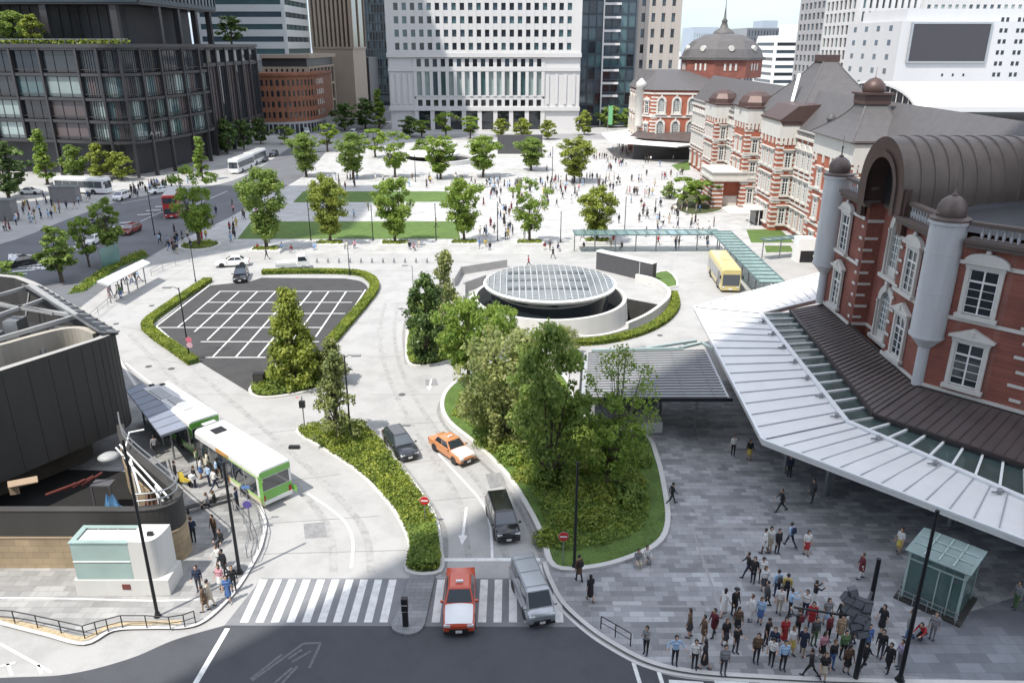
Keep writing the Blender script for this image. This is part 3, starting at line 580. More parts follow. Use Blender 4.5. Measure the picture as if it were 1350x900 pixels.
# terrace: parapet, columns, soffit and the tower over it
tx0, tx1, ty0, ty1 = -165, -87.5, 199, 250
block(r, rect(tx0, ty0 + 8, tx1 - 7, ty1 - 3), 29.3, 38, M_DARKW, 'terrace_wall')
for x in (-128, -110.5, -94): MB().box(x - .8, ty0 + .5, 29.3, x + .8, ty0 + 2.1, 38).build('terrace_column', M_DARKF, r, True)
for y in (212, 224, 236, 247): MB().box(tx1 - 2, y - .7, 29.3, tx1 - .6, y + .7, 38).build('terrace_column', M_DARKF, r, True)
W = Wall((tx0, ty0 + 8), (tx1 - 7, ty0 + 8)); g = MB()
for k in range(30): W.box(g, k * 2.35, k * 2.35 + .25, 29.3, 38, 0, .25)
g.build('terrace_mullions', M_DARKF, r, True)
block(r, rect(tx0, ty0, tx1, ty1), 38, 185, M_DARKW, 'tower'); tx = bpy.data.curves.new('lettering', 'FONT'); tx.body = 'OEAMS'; tx.size = 1.3; tx.extrude = .05; tx.space_character = 1.5; to = bpy.data.objects.new('t', tx); COL.objects.link(to); tm = bpy.data.meshes.new_from_object(to.evaluated_get(bpy.context.evaluated_depsgraph_get())); bpy.data.objects.remove(to); tm.materials.clear(); tm.materials.append(M_STEEL)
lp = AT(184, 179, 183.2); lo_ = inst(tm, 'lettering', r, (lp[0], lp[1] - .4, lp[2]), math.atan2(1.2, 12), world=True); lo_.rotation_euler = (R(90), 0, math.atan2(2.0, 6.5))
P2 = Panes(r, 'tower_window', 60); g = MB()
W = Wall((tx0, ty0), (tx1, ty0)); grid(W, g, P2, .4, W.L - .4, 39, 51, 24, 3, .5, 1.0, .3, [MG1, MG4, MG6]); W = Wall((tx1, ty0), (tx1, ty1)); grid(W, g, P2, .4, W.L - .4, 39, 51, 20, 3, .6, 1.0, .3, [MG1, MG3]); g.build('tower_frame', M_BLUEST, r, True); P2.done()
g = MB(); W = Wall((-165, 195.5), (-84, 184.5))
for t in range(30): W.box(g, t * 2.7, t * 2.7 + .08, 29.3, 30.3, -1.5, -1.4)
W.box(g, 0, 80, 30.25, 30.35, -1.55, -1.35); g.build('terrace_railing', M_GREYMETAL, r, True)
# ---------------------------------------------------------------- towers outside the picture whose shade falls into it
r = thing('office_tower', 'tall grey office tower standing behind the viewpoint and shading the street', 'tower', (-8, -37, 0)); block(r, rect(-59.5, -60, 45, -14), 0, 250, M_STONE2)
r = thing('office_tower', 'tall grey office tower west of the plaza beyond the left edge', 'tower', (-125, 78, 0)); block(r, rect(-150, 56, -100, 100), 0, 180, M_STONE2)
# ================================================================ STATION
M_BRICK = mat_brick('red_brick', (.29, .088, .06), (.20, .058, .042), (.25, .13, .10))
M_BRICKP = mat_brick('sunlit_red_brick', (.42, .105, .055), (.34, .085, .045), (.30, .16, .11))  # lighter copy of the red brick, sunlight put into its colour
M_TRIM = mat('white_stucco', (.54, .52, .48), .75, var=.1, scale=1.0, bump=.1, streak=True)
M_TURRET = mat('grey_white_stone_drum', (.46, .465, .47), .75, var=.2, scale=1.1, streak=True, bump=.2)
M_COPPER = mat('dark_copper_roof', (.125, .10, .083), .5, .3, var=.3, scale=.8, streak=True)
M_CAP = mat('weathered_copper_cap', (.13, .10, .088), .5, .3, var=.25, scale=1.5)
M_COPRED = mat('brown_copper', (.085, .052, .045), .5, .3, var=.25, scale=.8)
M_SLATE = mat('slate_roof', (.088, .083, .083), .6, var=.2, scale=1.2, bump=.15)
M_BROWNROOF = mat('brown_metal_roof', (.105, .085, .08), .45, .25, var=.25, scale=.6)
M_SASH = mat('white_sash', (.72, .72, .70), .5, var=.04)
def sash_mesh(w, h, nx=2, ny=5, tr=.27):
    b = MB(); t = .075
    for x in (-w / 2, w / 2 - t): b.box(x, -.05, 0, x + t, .03, h)
    for z in (0, h - t): b.box(-w / 2 + t + .002, -.05, z, w / 2 - t - .002, .03, z + t)
    b.box(-.05, -.045, t + .002, .05, .025, h - t - .002); b.box(-w / 2 + t + .003, -.055, h * (1 - tr) - .06, w / 2 - t - .003, .035, h * (1 - tr) + .06)
    for s in (-1, 1):
        for k in range(1, ny): z = (h * (1 - tr)) * k / ny; b.box(min(s * .06, s * (w / 2 - t)), -.032, z - .018, max(s * .06, s * (w / 2 - t)), .012, z + .018)
    return b
def surround_mesh(w, h, kind):
    b = MB(); j = .26
    b.box(-w / 2 - j, -.22, -.06, -w / 2, .0, h + .05); b.box(w / 2, -.22, -.06, w / 2 + j, .0, h + .05)
    b.box(-w / 2 - j - .15, -.38, -.32, w / 2 + j + .15, .0, -.062); b.box(-w / 2 - j - .05, -.26, h + .052, w / 2 + j + .05, .0, h + .36)
    b.box(-w / 2 - j - .28, -.46, h + .362, w / 2 + j + .28, .0, h + .50)
    W_ = w / 2 + j + .2
    if kind == 'curved':
        rings = [(W_ * math.cos(math.pi * k / 10), .62 * math.sin(math.pi * k / 10)) for k in range(11)]
        b.add([(x, -.34, h + .502 + z) for x, z in rings] + [(x, 0, h + .502 + z) for x, z in rings], [tuple(reversed(range(11)))] + [(k, k + 1, 12 + k, 11 + k) for k in range(10)])
        b.lathe([(.0, h + 1.0), (.16, h + 1.05), (.2, h + 1.2), (.1, h + 1.38), (0, h + 1.42)], (0, -.2), 8)
    elif kind == 'triangle':
        b.add([(-W_, -.36, h + .502), (W_, -.36, h + .502), (0, -.36, h + 1.12), (-W_, 0, h + .502), (W_, 0, h + .502), (0, 0, h + 1.12)], [(0, 1, 2), (1, 4, 5, 2), (3, 0, 2, 5), (0, 3, 4, 1)])
        b.box(-.12, -.44, h + .62, .12, -.362, h + .95)
    return b
WCACHE = {}
def window(root, W, s, z0, w, h, kind='triangle', ny=4, o=0.0, full=True):
    k = (round(w, 2), round(h, 2), kind, ny)
    if k not in WCACHE:
        WCACHE[k] = (surround_mesh(w, h, kind).mesh('window', M_TRIM), MB().box(-w / 2, -.02, 0, w / 2, .02, h).mesh('pane', M_GLASSD), sash_mesh(w, h, 2, ny).mesh('sash', M_SASH))
    a, b, c = WCACHE[k]; f = inst(a, 'window', root, W.P(s, z0, o), W.rz, world=True)
    inst(b, 'pane', f, (0, -.03, 0)); inst(c, 'sash', f, (0, -.06, 0)); return f
def arch_window(root, W, s, z0, w, h, o=0.0):
    """tall round-headed opening in a carved white frame"""
    k = ('arch', round(w, 2), round(h, 2))
    if k not in WCACHE:
        b = MB(); j = .55; N = 10; hs = h - w / 2
        def arc(r, y): return [(r * math.cos(math.pi * q / N), y, hs + r * math.sin(math.pi * q / N)) for q in range(N + 1)]
        inn, outt = arc(w / 2, -.3), arc(w / 2 + j, -.3)
        vs = inn + outt + arc(w / 2, 0) + arc(w / 2 + j, 0); n = N + 1; fs = []
        for q in range(N): fs += [(q, n + q, n + q + 1, q + 1), (n + q, 3 * n + q, 3 * n + q + 1, n + q + 1), (2 * n + q, q, q + 1, 2 * n + q + 1)]
        b.add(vs, fs); b.box(-w / 2 - j, -.3, 0, -w / 2, 0, hs); b.box(w / 2, -.3, 0, w / 2 + j, 0, hs); b.box(-w / 2 - j - .2, -.55, -.3, w / 2 + j + .2, 0, -.002)
        for sx in (-1, 1): b.lathe([(.13, 0), (.13, .2), (.09, .3), (.08, hs - .25), (.14, hs - .12), (.14, hs)], (sx * (w / 2 + .2), -.42), 8)
        b.box(-.2, -.5, hs + w / 2 + .1, .2, -.302, hs + w / 2 + j + .35); b.box(-w / 2, -.12, 0, w / 2, -.06, h * .16)
        p = MB(); p.add([(x, -.03, z) for x, y, z in arc(w / 2, 0)] + [(-w / 2, -.03, 0), (w / 2, -.03, 0)], [(N + 2,) + tuple(range(N + 1)) + (N + 1,)])
        c = MB()
        for x in (-.04, -w / 4, w / 4): c.box(x - .03, -.08, 0, x + .03, -.035, hs + .2)
        for q in range(1, 7): c.box(-w / 2, -.075, hs * q / 6 - .025, w / 2, -.034, hs * q / 6 + .025)
        WCACHE[k] = (b.mesh('arched_window', M_TRIM), p.mesh('pane', mat_glass('pale_arch_glass', (.16, .19, .19), .15)), c.mesh('sash', M_SASH))
    a, b, c = WCACHE[k]; f = inst(a, 'arched_window', root, W.P(s, z0, o), W.rz, world=True); inst(b, 'pane', f); inst(c, 'sash', f); return f
def quoins(mb, W, s, z0, z1, w=.75, step=.62, h=.24, o=.06, side=1):
    z = z0; k = 0
    while z < z1 - h:
        ww = w * (1.15 if k % 2 else .8); W.box(mb, min(s, s + side * ww), max(s, s + side * ww), z, z + h, 0, o); z += step; k += 1
def baluster_row(mb, W, s0, s1, z0, z1, o=-.3, step=.42):
    n = max(1, int((s1 - s0) / step)); h = z1 - z0
    for k in range(n):
        p = W.P(s0 + (k + .5) * (s1 - s0) / n, 0, o); mb.lathe([(.07, z0), (.07, z0 + h * .12), (.12, z0 + h * .35), (.05, z0 + h * .65), (.09, z0 + h * .85), (.09, z1)], p[:2], 8)
def turret(root, c, zb, zt, rad=1.5, stem=None):
    m = MB(); m.lathe([(rad, zb), (rad, zt - .15)], c, 36); m.lathe([(rad * .42, zb - .95), (rad * .75, zb - .5), (rad * 1.0, zb - .16)], c, 36)
    for z, h, q in ((zb - .16, .18, 1.05), (zb + 3.05, .10, 1.015), (zt - 2.2, .10, 1.015), (zt - .2, .2, 1.10)): m.lathe([(rad, z), (rad * q, z + .001), (rad * q, z + h), (rad, z + h + .001)], c, 36, sm=False)
    if stem: m.lathe([(.42, stem), (.42, zb - .9)], c, 16)
    t = m.build('turret', M_TURRET, root, True)
    m = MB(); m.lathe([(rad * .9, zt + .001), (rad * 1.12, zt + .002), (rad * 1.12, zt + .16), (rad * .8, zt + .28)], c, 32, sm=False); m.lathe([(rad * .72, zt + .2), (rad * .80, zt + .55), (rad * .78, zt + .9), (rad * .6, zt + 1.3), (rad * .32, zt + 1.55), (.02, zt + 1.65)], c, 32)
    m.lathe([(.2, zt + 1.6), (.22, zt + 1.7), (.07, zt + 1.78), (.05, zt + 2.3), (.1, zt + 2.4), (.02, zt + 2.6), (.015, zt + 3.4)], c, 10); m.build('turret_cap', M_CAP, t, True)
# ---------------------------------------------------------------- near (south) pavilion with barrel dormer
r = thing('station_pavilion', 'red brick domed station pavilion with barrel-vaulted dark copper dormer, near right', 'station', (36, 56, 0))
C0, C1, C2 = (29.3, 70.0), (29.0, 51.2), (41.0, 38.4); bk = MB()
poly = [C1, C2, (60, 38.4), (60, 72), (34, 72), C0, (29.4, 63.9), (30.7, 63.8), (30.6, 57.4), (29.2, 57.3)]
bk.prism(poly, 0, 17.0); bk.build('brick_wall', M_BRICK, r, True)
WS = Wall(C1, C2); WW = Wall(C0, C1); tr = MB()
for W, a, b in ((WS, 0, WS.L), (WW, 0, 6.1), (WW, 12.7, WW.L)):
    W.box(tr, a, b, 6.35, 6.6, 0, .12); W.box(tr, a, b, 11.62, 11.86, 0, .09); W.box(tr, a, b, 15.5, 15.76, 0, .1)
WR = Wall((30.7, 63.8), (30.6, 57.4)); WR.box(tr, 0, WR.L, 6.35, 6.6, 0, .1)
WJ = Wall((29.4, 63.9), (30.7, 63.8)); WJ.box(tr, 0, WJ.L, 15.3, 15.55, 0, .08); WJ.box(tr, 0, WJ.L, 6.35, 6.6, 0, .08)
Q = dict(step=.98, h=.2); quoins(tr, WW, 6.1, 7.0, 15.2, w=.5, side=-1, **Q); quoins(tr, WW, 12.75, 7.0, 15.2, w=.6, **Q); quoins(tr, WJ, .0, 7, 15, w=.9, **Q); quoins(tr, WR, WR.L - .05, 7, 15, w=.35, side=-1, **Q)
quoins(tr, WS, 6.4, 7.0, 14.8, w=.85, side=-1, **Q); quoins(tr, WS, 7.9, 7, 14.8, w=.85, **Q); tr.build('stone_trim', M_TRIM, r, True)
window(r, WS, 2.85, 7.15, 1.75, 3.05, 'triangle'); window(r, WS, 2.75, 12.25, 1.75, 3.05, 'curved'); window(r, WS, 10.2, 7.15, 1.75, 3.05, 'triangle'); window(r, WS, 10.2, 12.25, 1.75, 3.05, 'curved')
for s in (2.6, 15.1): window(r, WW, s, 7.1, 1.5, 3.05, 'triangle'); window(r, WW, s, 12.1, 1.5, 3.1, 'curved')
arch_window(r, WR, 3.2, 6.3, 1.7, 4.0, 0); arch_window(r, WR, 3.2, 11.6, 1.7, 4.6, 0)
turret(r, (29.05, 51.3), 10.2, 18.2, 1.15, 6.3); turret(r, (29.1, 70.3), 10.2, 18.2, 1.15, 6.3)
cn = MB()
for W, a, b in ((WS, 1.3, WS.L), (WW, 1.3, 6.6), (WW, 12.2, WW.L - 1.3)): W.box(cn, a, b, 16.7, 17.0, 0, .45); W.box(cn, a, b, 17.0, 17.22, -.8, .6); W.box(cn, a, b, 18.05, 18.3, -.5, .1)
WR.box(cn, 0, WR.L, 16.6, 17.2, -.6, .3); cn.build('cornice', mat('brown_stone_cornice', (.10, .075, .065), .7, var=.15), r, True)
for W, a, b in ((WS, 1.8, WS.L), (WW, 1.6, 6.2), (WW, 13, WW.L - 1.6)): bl = MB(); baluster_row(bl, W, a, b, 17.2, 18.06, -.2); bl.build('balustrade', M_TURRET, r, True)
# low slate roofs behind the parapet
sl = MB(); sl.add([WS.P(.8, 17.4, -1.0), WS.P(WS.L, 17.4, -1.0), (60, 40, 17.4), (60, 58, 20.5), (37, 57.8, 18.6), (31, 56.5, 17.5)], [(0, 1, 2, 3, 4, 5)]); sl.add([WS.P(4.6, 18.0, -1.9), WS.P(WS.L, 18.0, -1.9), (52, 48, 20.6), (46, 54, 20.6)], [(0, 1, 2, 3)])
sl.add([WS.P(4.6, 17.5, -1.9), WS.P(WS.L, 17.5, -1.9), WS.P(WS.L, 18.0, -1.9), WS.P(4.6, 18.0, -1.9)], [(0, 1, 2, 3)]); sl.add([(46, 54, 20.6), (46, 54, 17), WS.P(4.6, 17, -1.9), WS.P(4.6, 18, -1.9)], [(0, 1, 2, 3)]); sl.build('slate_roof', mat('dark_slate', (.045, .047, .052), .55, var=.2, scale=1.2, bump=.15), r, True)
# barrel dormer
def barrel(root, xf, xb, yc, R_, zs, leg, name='barrel_roof', ring=1.15):
    N = 22
    def prof(rad, x, lg): return [(x, yc - rad, zs - lg)] + [(x, yc - rad * math.cos(math.pi * q / N), zs + rad * 1.02 * math.sin(math.pi * q / N)) for q in range(N + 1)] + [(x, yc + rad, zs - lg)]
    b = MB(); A, B, C, D = prof(R_, xf, leg), prof(R_, xb, leg), prof(R_ - ring, xf, leg), prof(R_ - ring, xf + 1.6, leg); n = len(A); fs = []
    b.add(A + B, [(q, q + 1, n + q + 1, n + q) for q in range(n - 1)], 0, True); b.add(A + C, [(q, n + q, n + q + 1, q + 1) for q in range(n - 1)], 1); b.add(C + D, [(q, n + q, n + q + 1, q + 1) for q in range(n - 1)], 1, True)
    b.add(D, [tuple(range(n))], 2); E_ = prof(R_ - ring + .15, xf - .12, leg); F_ = prof(R_ - ring - .35, xf - .12, leg); b.add(E_ + F_ , [(q, n + q, n + q + 1, q + 1) for q in range(n - 1)], 1)
    x = xf + 1.25
    while x < xb:
        U, V = prof(R_ + .10, x, leg), prof(R_ + .10, x + .14, leg); u0, v0 = prof(R_, x - .05, leg), prof(R_, x + .19, leg)
        for P_, Q_ in ((u0, U), (U, V), (V, v0)): b.add(P_ + Q_, [(q, q + 1, n + q + 1, n + q) for q in range(n - 1)], 0)
        x += 1.02
    return b.build(name, [M_COPPER, M_COPRED, M_BLACK], root, True)
barrel(r, 28.6, 47, 61.0, 3.75, 18.7, 1.7)
for a in (4.9, 12.3): lg = MB(); WW.box(lg, a, a + .8, 15.8, 19.2, .0, .35); lg.build('dormer_pier', M_COPRED, r, True)
g = MB(); g.lathe([(14, 17.5), (14, 24), (13.6, 24.2), (13, 27), (10.5, 30), (5, 32.2), (2, 32.5)], (53, 56), 8, 0, R(22.5), R(382.5), False); g.build('dome', M_SLATE, r, True)
# ---------------------------------------------------------------- long wing
r = thing('station_wing', 'long red brick station wing with white banded bays and grey slate roofs', 'station', (50, 140, 0)); wl = MB(); tr = MB(); rf = MB(); cp = MB(); XW = 46.0
wl.box(XW, 72, 0, 62, 206, 15.6)
bays = [(100.5, 114.2, 43.2, 17.4), (129, 138.6, 43.0, 17.6), (147.5, 156.5, 43.0, 18.2), (171, 181, 43.2, 17.2)]
for y0, y1, x, h in bays: wl.box(x, y0, 0, XW + .5, y1, h - 2.6)
wl.box(XW + 4, 128.9, 0, 62, 157, 18.4)
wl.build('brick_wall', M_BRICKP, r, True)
for y0, y1, x, h in bays:
    W = Wall((x, y1), (x, y0)); S_ = Wall((x, y0), (XW + .5, y0)); Lw = W.L
    tr.box(x - .12, y0 - .12, h - 2.59, XW + .6, y1 + .12, h)                     # white stucco attic
    for Wq in (W, S_):
        for k in range(5): z = h - 4.0; t = (k + .5) * Wq.L / 5; Wq.box(tr, t - .22, t + .22, h - 3.6, h - 2.6, 0, .2)
        quoins(tr, Wq, .0, .6, h - 2.8, w=1.15, step=.8, h=.32, o=.07); quoins(tr, Wq, Wq.L, .6, h - 2.8, w=1.15, step=.8, h=.32, o=.07, side=-1)
        for z in (5.0, 9.8): Wq.box(tr, 0, Wq.L, z, z + .3, 0, .18)
    nw = 3 if Lw > 9.5 else 2
    for k in range(nw):
        for z, hh in ((1.2, 2.6), (6.0, 2.7), (10.4, 2.4)): window(r, W, Lw * (k + 1) / (nw + 1), z, 1.15, hh, 'flat')
    for z, hh in ((1.2, 2.6), (6.0, 2.7), (10.4, 2.4)): window(r, S_, S_.L * .5, z, .9, hh, 'flat')
    W.box(cp, -.3, Lw + .3, h, h + .35, -3.2, .35)
WG = []
for y0, y1 in ((72, 100.5), (114.2, 129), (138.6, 147.5), (156.5, 171), (181, 206)):
    W = Wall((XW, y1), (XW, y0)); n = max(2, round(W.L / 2.5)); 
    for z in (4.7, 9.6, 14.2): W.box(tr, 0, W.L, z, z + .35, 0, .22)
    W.box(tr, 0, W.L, 15.2, 15.6, 0, .5)
    for k in range(n + 1): W.box(tr, max(0, W.L * k / n - .22), min(W.L, W.L * k / n + .22), 5.05, 15.2, 0, .16)
    for k in range(n):
        for z, hh in ((1.1, 2.7), (5.9, 2.8), (10.7, 2.5)):
            if y0 > 155 and k % 2 and z < 5: continue
            window(r, W, W.L * (k + .5) / n, z, 1.15, hh, 'curved' if z > 10 else 'flat')
    WG.append(W); baluster_row(tr, W, .2, W.L - .2, 15.6, 16.3, .1, .6); W.box(tr, 0, W.L, 16.3, 16.5, 0, .25)
tr.build('white_trim', M_TRIM, r, True)
# roofs: slate mansard with ridge, pyramid, cupolas
def ridge(x0, x1, y0, y1, z0, z1, xr):
    rf.add([(x0, y0, z0), (x0, y1, z0), (xr, y1, z1), (xr, y0, z1), (x1, y0, z0), (x1, y1, z0)], [(0, 3, 2, 1), (3, 4, 5, 2), (0, 4, 3), (1, 2, 5)])
ridge(45.6, 62.2, 71.5, 206.5, 16.2, 22.0, 50.5)
def pyr(cx, cy, hx, hy, z0, z1, tx, ty, conc=0.0):
    rings = []
    for k in range(7):
        u = k / 6; f = (1 - u) ** (1 + conc); ax, ay = tx + (hx - tx) * f, ty + (hy - ty) * f; rings.append([(cx - ax, cy - ay, z0 + (z1 - z0) * u), (cx + ax, cy - ay, z0 + (z1 - z0) * u), (cx + ax, cy + ay, z0 + (z1 - z0) * u), (cx - ax, cy + ay, z0 + (z1 - z0) * u)])
    rf.loft(rings)
    for i in range(4):
        for k in range(6): rf.bar(Vector(rings[k][i]) + Vector((0, 0, .03)), Vector(rings[k + 1][i]) + Vector((0, 0, .03)), .2, .1)
pyr(53.5, 141, 8.0, 11.5, 18.0, 26.6, 1.1, 1.6, .15); pyr(47.4, 107.4, 5.0, 7.3, 17.6, 22.0, 1.4, 1.5, .55)
cp.box(52.0, 139.2, 26.4, 55.0, 142.8, 27.5); cp.box(45.7, 105.6, 21.8, 49.1, 109.2, 23.0); cp.box(45.4, 105.3, 23.0, 49.4, 109.5, 23.25); cp.lathe([(1.3, 23.25), (1.45, 23.6), (1.3, 24.3), (.7, 24.9), (.1, 25.1), (.03, 25.2), (.02, 26.4)], (47.4, 107.4), 16)
cp.add([(42.8, 128.8, 17.9), (42.8, 138.8, 17.9), (45.5, 138.8, 20.0), (45.5, 128.8, 20.0), (50, 128.8, 20.3), (50, 138.8, 20.3)], [(0, 3, 2, 1), (3, 4, 5, 2)])
for y_ in (128.8, 138.8): cp.add([(42.8, y_, 17.9), (45.5, y_, 20.0), (50, y_, 20.3), (50, y_, 17.0), (43.2, y_, 17.0)], [(0, 1, 2, 3, 4)])
cp.lathe([(3.4, 18.2), (3.3, 19.2), (2.6, 20.3), (1.4, 21.0), (.1, 21.3)], (45.6, 152), 8, sm=False); cp.lathe([(3.3, 17.4), (3.2, 18.4), (2.4, 19.4), (1.0, 20.1), (.1, 20.3)], (45.7, 176), 8, sm=False)
for y in (120, 165): rf.lathe([(.5, 16.5), (.5, 18.6), (.7, 18.7), (.7, 18.9), (.4, 19.4), (.05, 19.6)], (47.3, y), 10)
rf.v += cp.v and []; o_n = len(rf.v); rf.v += cp.v; rf.f += [tuple(i + o_n for i in f) for f in cp.f]; rf.m += [1] * len(cp.f); rf.s += cp.s; rf.build('slate_roof', [M_SLATE, M_COPRED], r, True)
sk = MB(); sk.bar((48.5, 139.2, 24.5), (46.9, 136.5, 20.2), .5, .15); sk.build('ridge_highlight', M_WHITE, r, True)  # white bar imitates a bright highlight along the pyramid ridge
# imperial porch
r = thing('entrance_porch', 'low banded brick porch with dark doorway projecting from the station front', 'porch', (42, 150, 0)); g = MB(); t = MB()
gx0 = G(935, 274)[0]; gy0 = 147.5
W = Wall((gx0, gy0), (gx0 + 9.0, gy0)); WQ = Wall((gx0, gy0 + 9), (gx0, gy0))
g.box(gx0, gy0, 0, gx0 + 2.1, gy0 + 9, 5.2); g.box(gx0 + 7.4, gy0, 0, gx0 + 9, gy0 + 9, 5.2); g.box(gx0 + 2.1, gy0 + 1.6, 0, gx0 + 7.4, gy0 + 9, 5.2); g.build('brick_wall', M_BRICKP, r, True)
for k in range(6):
    z = .4 + k * .8; W.box(t, -.05, 2.05, z, z + .35, 0, .06); W.box(t, 7.45, 9.0, z, z + .35, 0, .06); WQ.box(t, 0, WQ.L, z, z + .35, 0, .06)
t.box(gx0 - .3, gy0 - .3, 5.2, gx0 + 9.2, gy0 + 9.3, 5.7); t.box(gx0 - .1, gy0 - .1, 5.7, gx0 + 9, gy0 + 9, 6.7); t.box(gx0 - .3, gy0 - .3, 6.7, gx0 + 9.2, gy0 + 9.3, 6.95); t.box(gx0 + 2.2, gy0 + 1.5, .0, gx0 + 5.2, gy0 + 1.6, 2.2); t.build('stone_trim', M_TRIM, r, True)
MB().box(gx0 + 5.6, gy0 + 1.45, 0, gx0 + 7.0, gy0 + 1.6, 4.2).build('doorway', M_BLACK, r, True)
g = MB(); g.box(gx0 + 2, gy0 - 6, 0.02, gx0 + 9, gy0 + 1.5, .35); g.build('ramp', M_GRANITE, r, True)
# ---------------------------------------------------------------- far (north) pavilion and dome
r = thing('station_dome_pavilion', 'far brick station pavilion under a grey octagonal dome with tall spire', 'station', (52, 232, 0)); wl = MB(); tr = MB()
N0, N1, N2, N3 = (35.6, 246), (35.6, 226), (38.6, 221.5), (50.5, 219.0)
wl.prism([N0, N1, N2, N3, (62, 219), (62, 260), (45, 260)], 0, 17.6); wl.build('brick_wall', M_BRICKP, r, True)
for W, n in ((Wall(N0, N1), 4), (Wall(N1, N2), 1), (Wall(N2, N3), 3)):
    for z in (4.2, 10.6, 16.6): W.box(tr, 0, W.L, z, z + .5, 0, .25)
    quoins(tr, W, 0, 4.8, 16.4, w=1.3, step=.9, h=.4, o=.08); quoins(tr, W, W.L, 4.8, 16.4, w=1.3, step=.9, h=.4, o=.08, side=-1)
    for k in range(n):
        for z, h in ((5.4, 4.2), (11.6, 4.0)): arch_window(r, W, W.L * (k + .5) / n, z, 1.5, h) if W.L > 6 else window(r, W, W.L * .5, z, 1.3, 3.0, 'curved')
tr.lathe([(1.3, 8), (1.3, 18.2), (1.5, 18.3), (1.4, 19.4), (.2, 20.6)], N1, 14); tr.build('white_trim', M_TRIM, r, True)
rf = MB(); rf.add([(35, 247, 17.7), (35, 225.6, 17.7), (38.2, 221, 17.7), (51, 218.4, 17.7), (63, 218.4, 17.7), (63, 232, 22.3), (40.5, 231, 22.3), (39, 247, 22.3), (63, 247, 22.3)], [(0, 1, 6, 7), (1, 2, 6), (2, 3, 6), (3, 4, 5, 6), (6, 5, 8, 7)]); rf.build('roof', M_SLATE, r, True)
dc = (59.5, 236); dm = MB(); a8 = dict(n=8, a0=R(22.5), a1=R(382.5), sm=False)
dm.lathe([(11.3, 20.5), (11.3, 25.2)], dc, m=1, **a8); dm.lathe([(12.0, 25.2), (12.0, 25.9), (11.4, 26), (10.6, 28), (8.6, 30.1), (5.6, 31.6), (2.6, 32.2)], dc, m=0, **a8); dm.lathe([(3.0, 32.2), (2.6, 32.7), (1.2, 33.6), (.7, 35), (.9, 35.3), (.4, 36), (.12, 39), (.03, 43)], dc, n=10, m=0, a0=0, a1=2 * math.pi)
dm.build('dome', [mat('dome_slate', (.095, .088, .085), .55, var=.18, scale=.6), M_BRICK], r, True)
for k in range(8):
    ow = MB()
    a = R(45 * k + 22.5 + 22.5); cxy = (dc[0] + 9.9 * math.cos(a), dc[1] + 9.9 * math.sin(a)); t_ = Vector((-math.sin(a), math.cos(a), 0)); n_ = Vector((math.cos(a), math.sin(a), 0))
    ow.tube([Vector((*cxy, 28.2)) - n_ * .6, Vector((*cxy, 28.2)) + n_ * .35], .75, 12, 0, True)
    for q in (-1, 0, 1): ow.obox(Vector((dc[0] + 10.5 * math.cos(a), dc[1] + 10.5 * math.sin(a), 23.4)) + t_ * q * 1.5, t_ * .28, n_ * .08, Vector((0, 0, .9)))
    ow.build('dome_window', M_TRIM, r, True)
# canopy of the far pavilion
r = thing('entrance_canopy', 'white canopy with brown lean-to roof in front of the far pavilion', 'canopy', (38, 212, 0)); g = MB()
c0, c1, c2, c3 = G(793, 176, 4.6), G(806, 187, 4.6), G(893, 193, 4.6), G(842, 169, 4.6)
g.prism([c0, c1, c2, (51, c2[1] + 6), (51, 222), c3], 4.3, 4.65); g.build('canopy_roof', M_WHITE, r, True)
g = MB(); g.add([(36, 219, 5.2), (51, 209.5, 5.2), (51, 217, 7), (38, 224, 7), (35.8, 226, 7), (33, 226, 5.2)], [(0, 1, 2, 3), (0, 3, 4, 5)]); g.build('lean_to_roof', M_BROWNROOF, r, True)
for px, py in ((817, 203), (845, 205), (877, 207), (893, 206)):
    x, y = G(px, py)
    g = MB()
    for dx, dy in ((-1.1, 0), (1.1, 0)): g.tube([(x, y, 0), (x + dx, y + dy + .5, 4.3)], .12, 6)
    g.build('column', M_STEEL, r, True)
MB().box(33, 216, 0, 50, 218, 4.2).build('dark_entrance', M_DARKW, r, True)
# ---------------------------------------------------------------- white platform shed behind
r = thing('platform_shed', 'white curved platform roof with dark glazed end behind the station', 'roof', (100, 156, 0)); g = MB(); N = 14; xs = [70, 150]; yc, hw, zs, hh = 158, 17, 19.0, 4.8
A = [[(x, yc - hw * math.cos(math.pi * (q / N * .8 + .1)) / .95, zs + hh * math.sin(math.pi * (q / N * .8 + .1)) - 1.4) for q in range(N + 1)] for x in xs]; n = N + 1
g.add(A[0] + A[1], [(q, q + 1, n + q + 1, n + q) for q in range(N)], 0, True); g.build('shed_roof', mat('white_roof_membrane', (.75, .75, .74), .5, var=.04), r, True)
g = MB(); g.add([(x + .3, y, z - .25) for x, y, z in A[0]], [tuple(range(n))]); e = g.build('glazed_end', M_GLASSD, r, True); g = MB()
for q in range(N): g.bar(A[0][q], A[0][q + 1], .5, .5)
for q in range(1, N, 1): p = A[0][q]; g.bar((p[0], p[1], zs - 1), p, .12, .12)
g.build('end_frame', M_WHITE, r, True); MB().box(70, 143, 0, 140, 172, 15.8).build('platform_hall', M_STONE2, r, True)
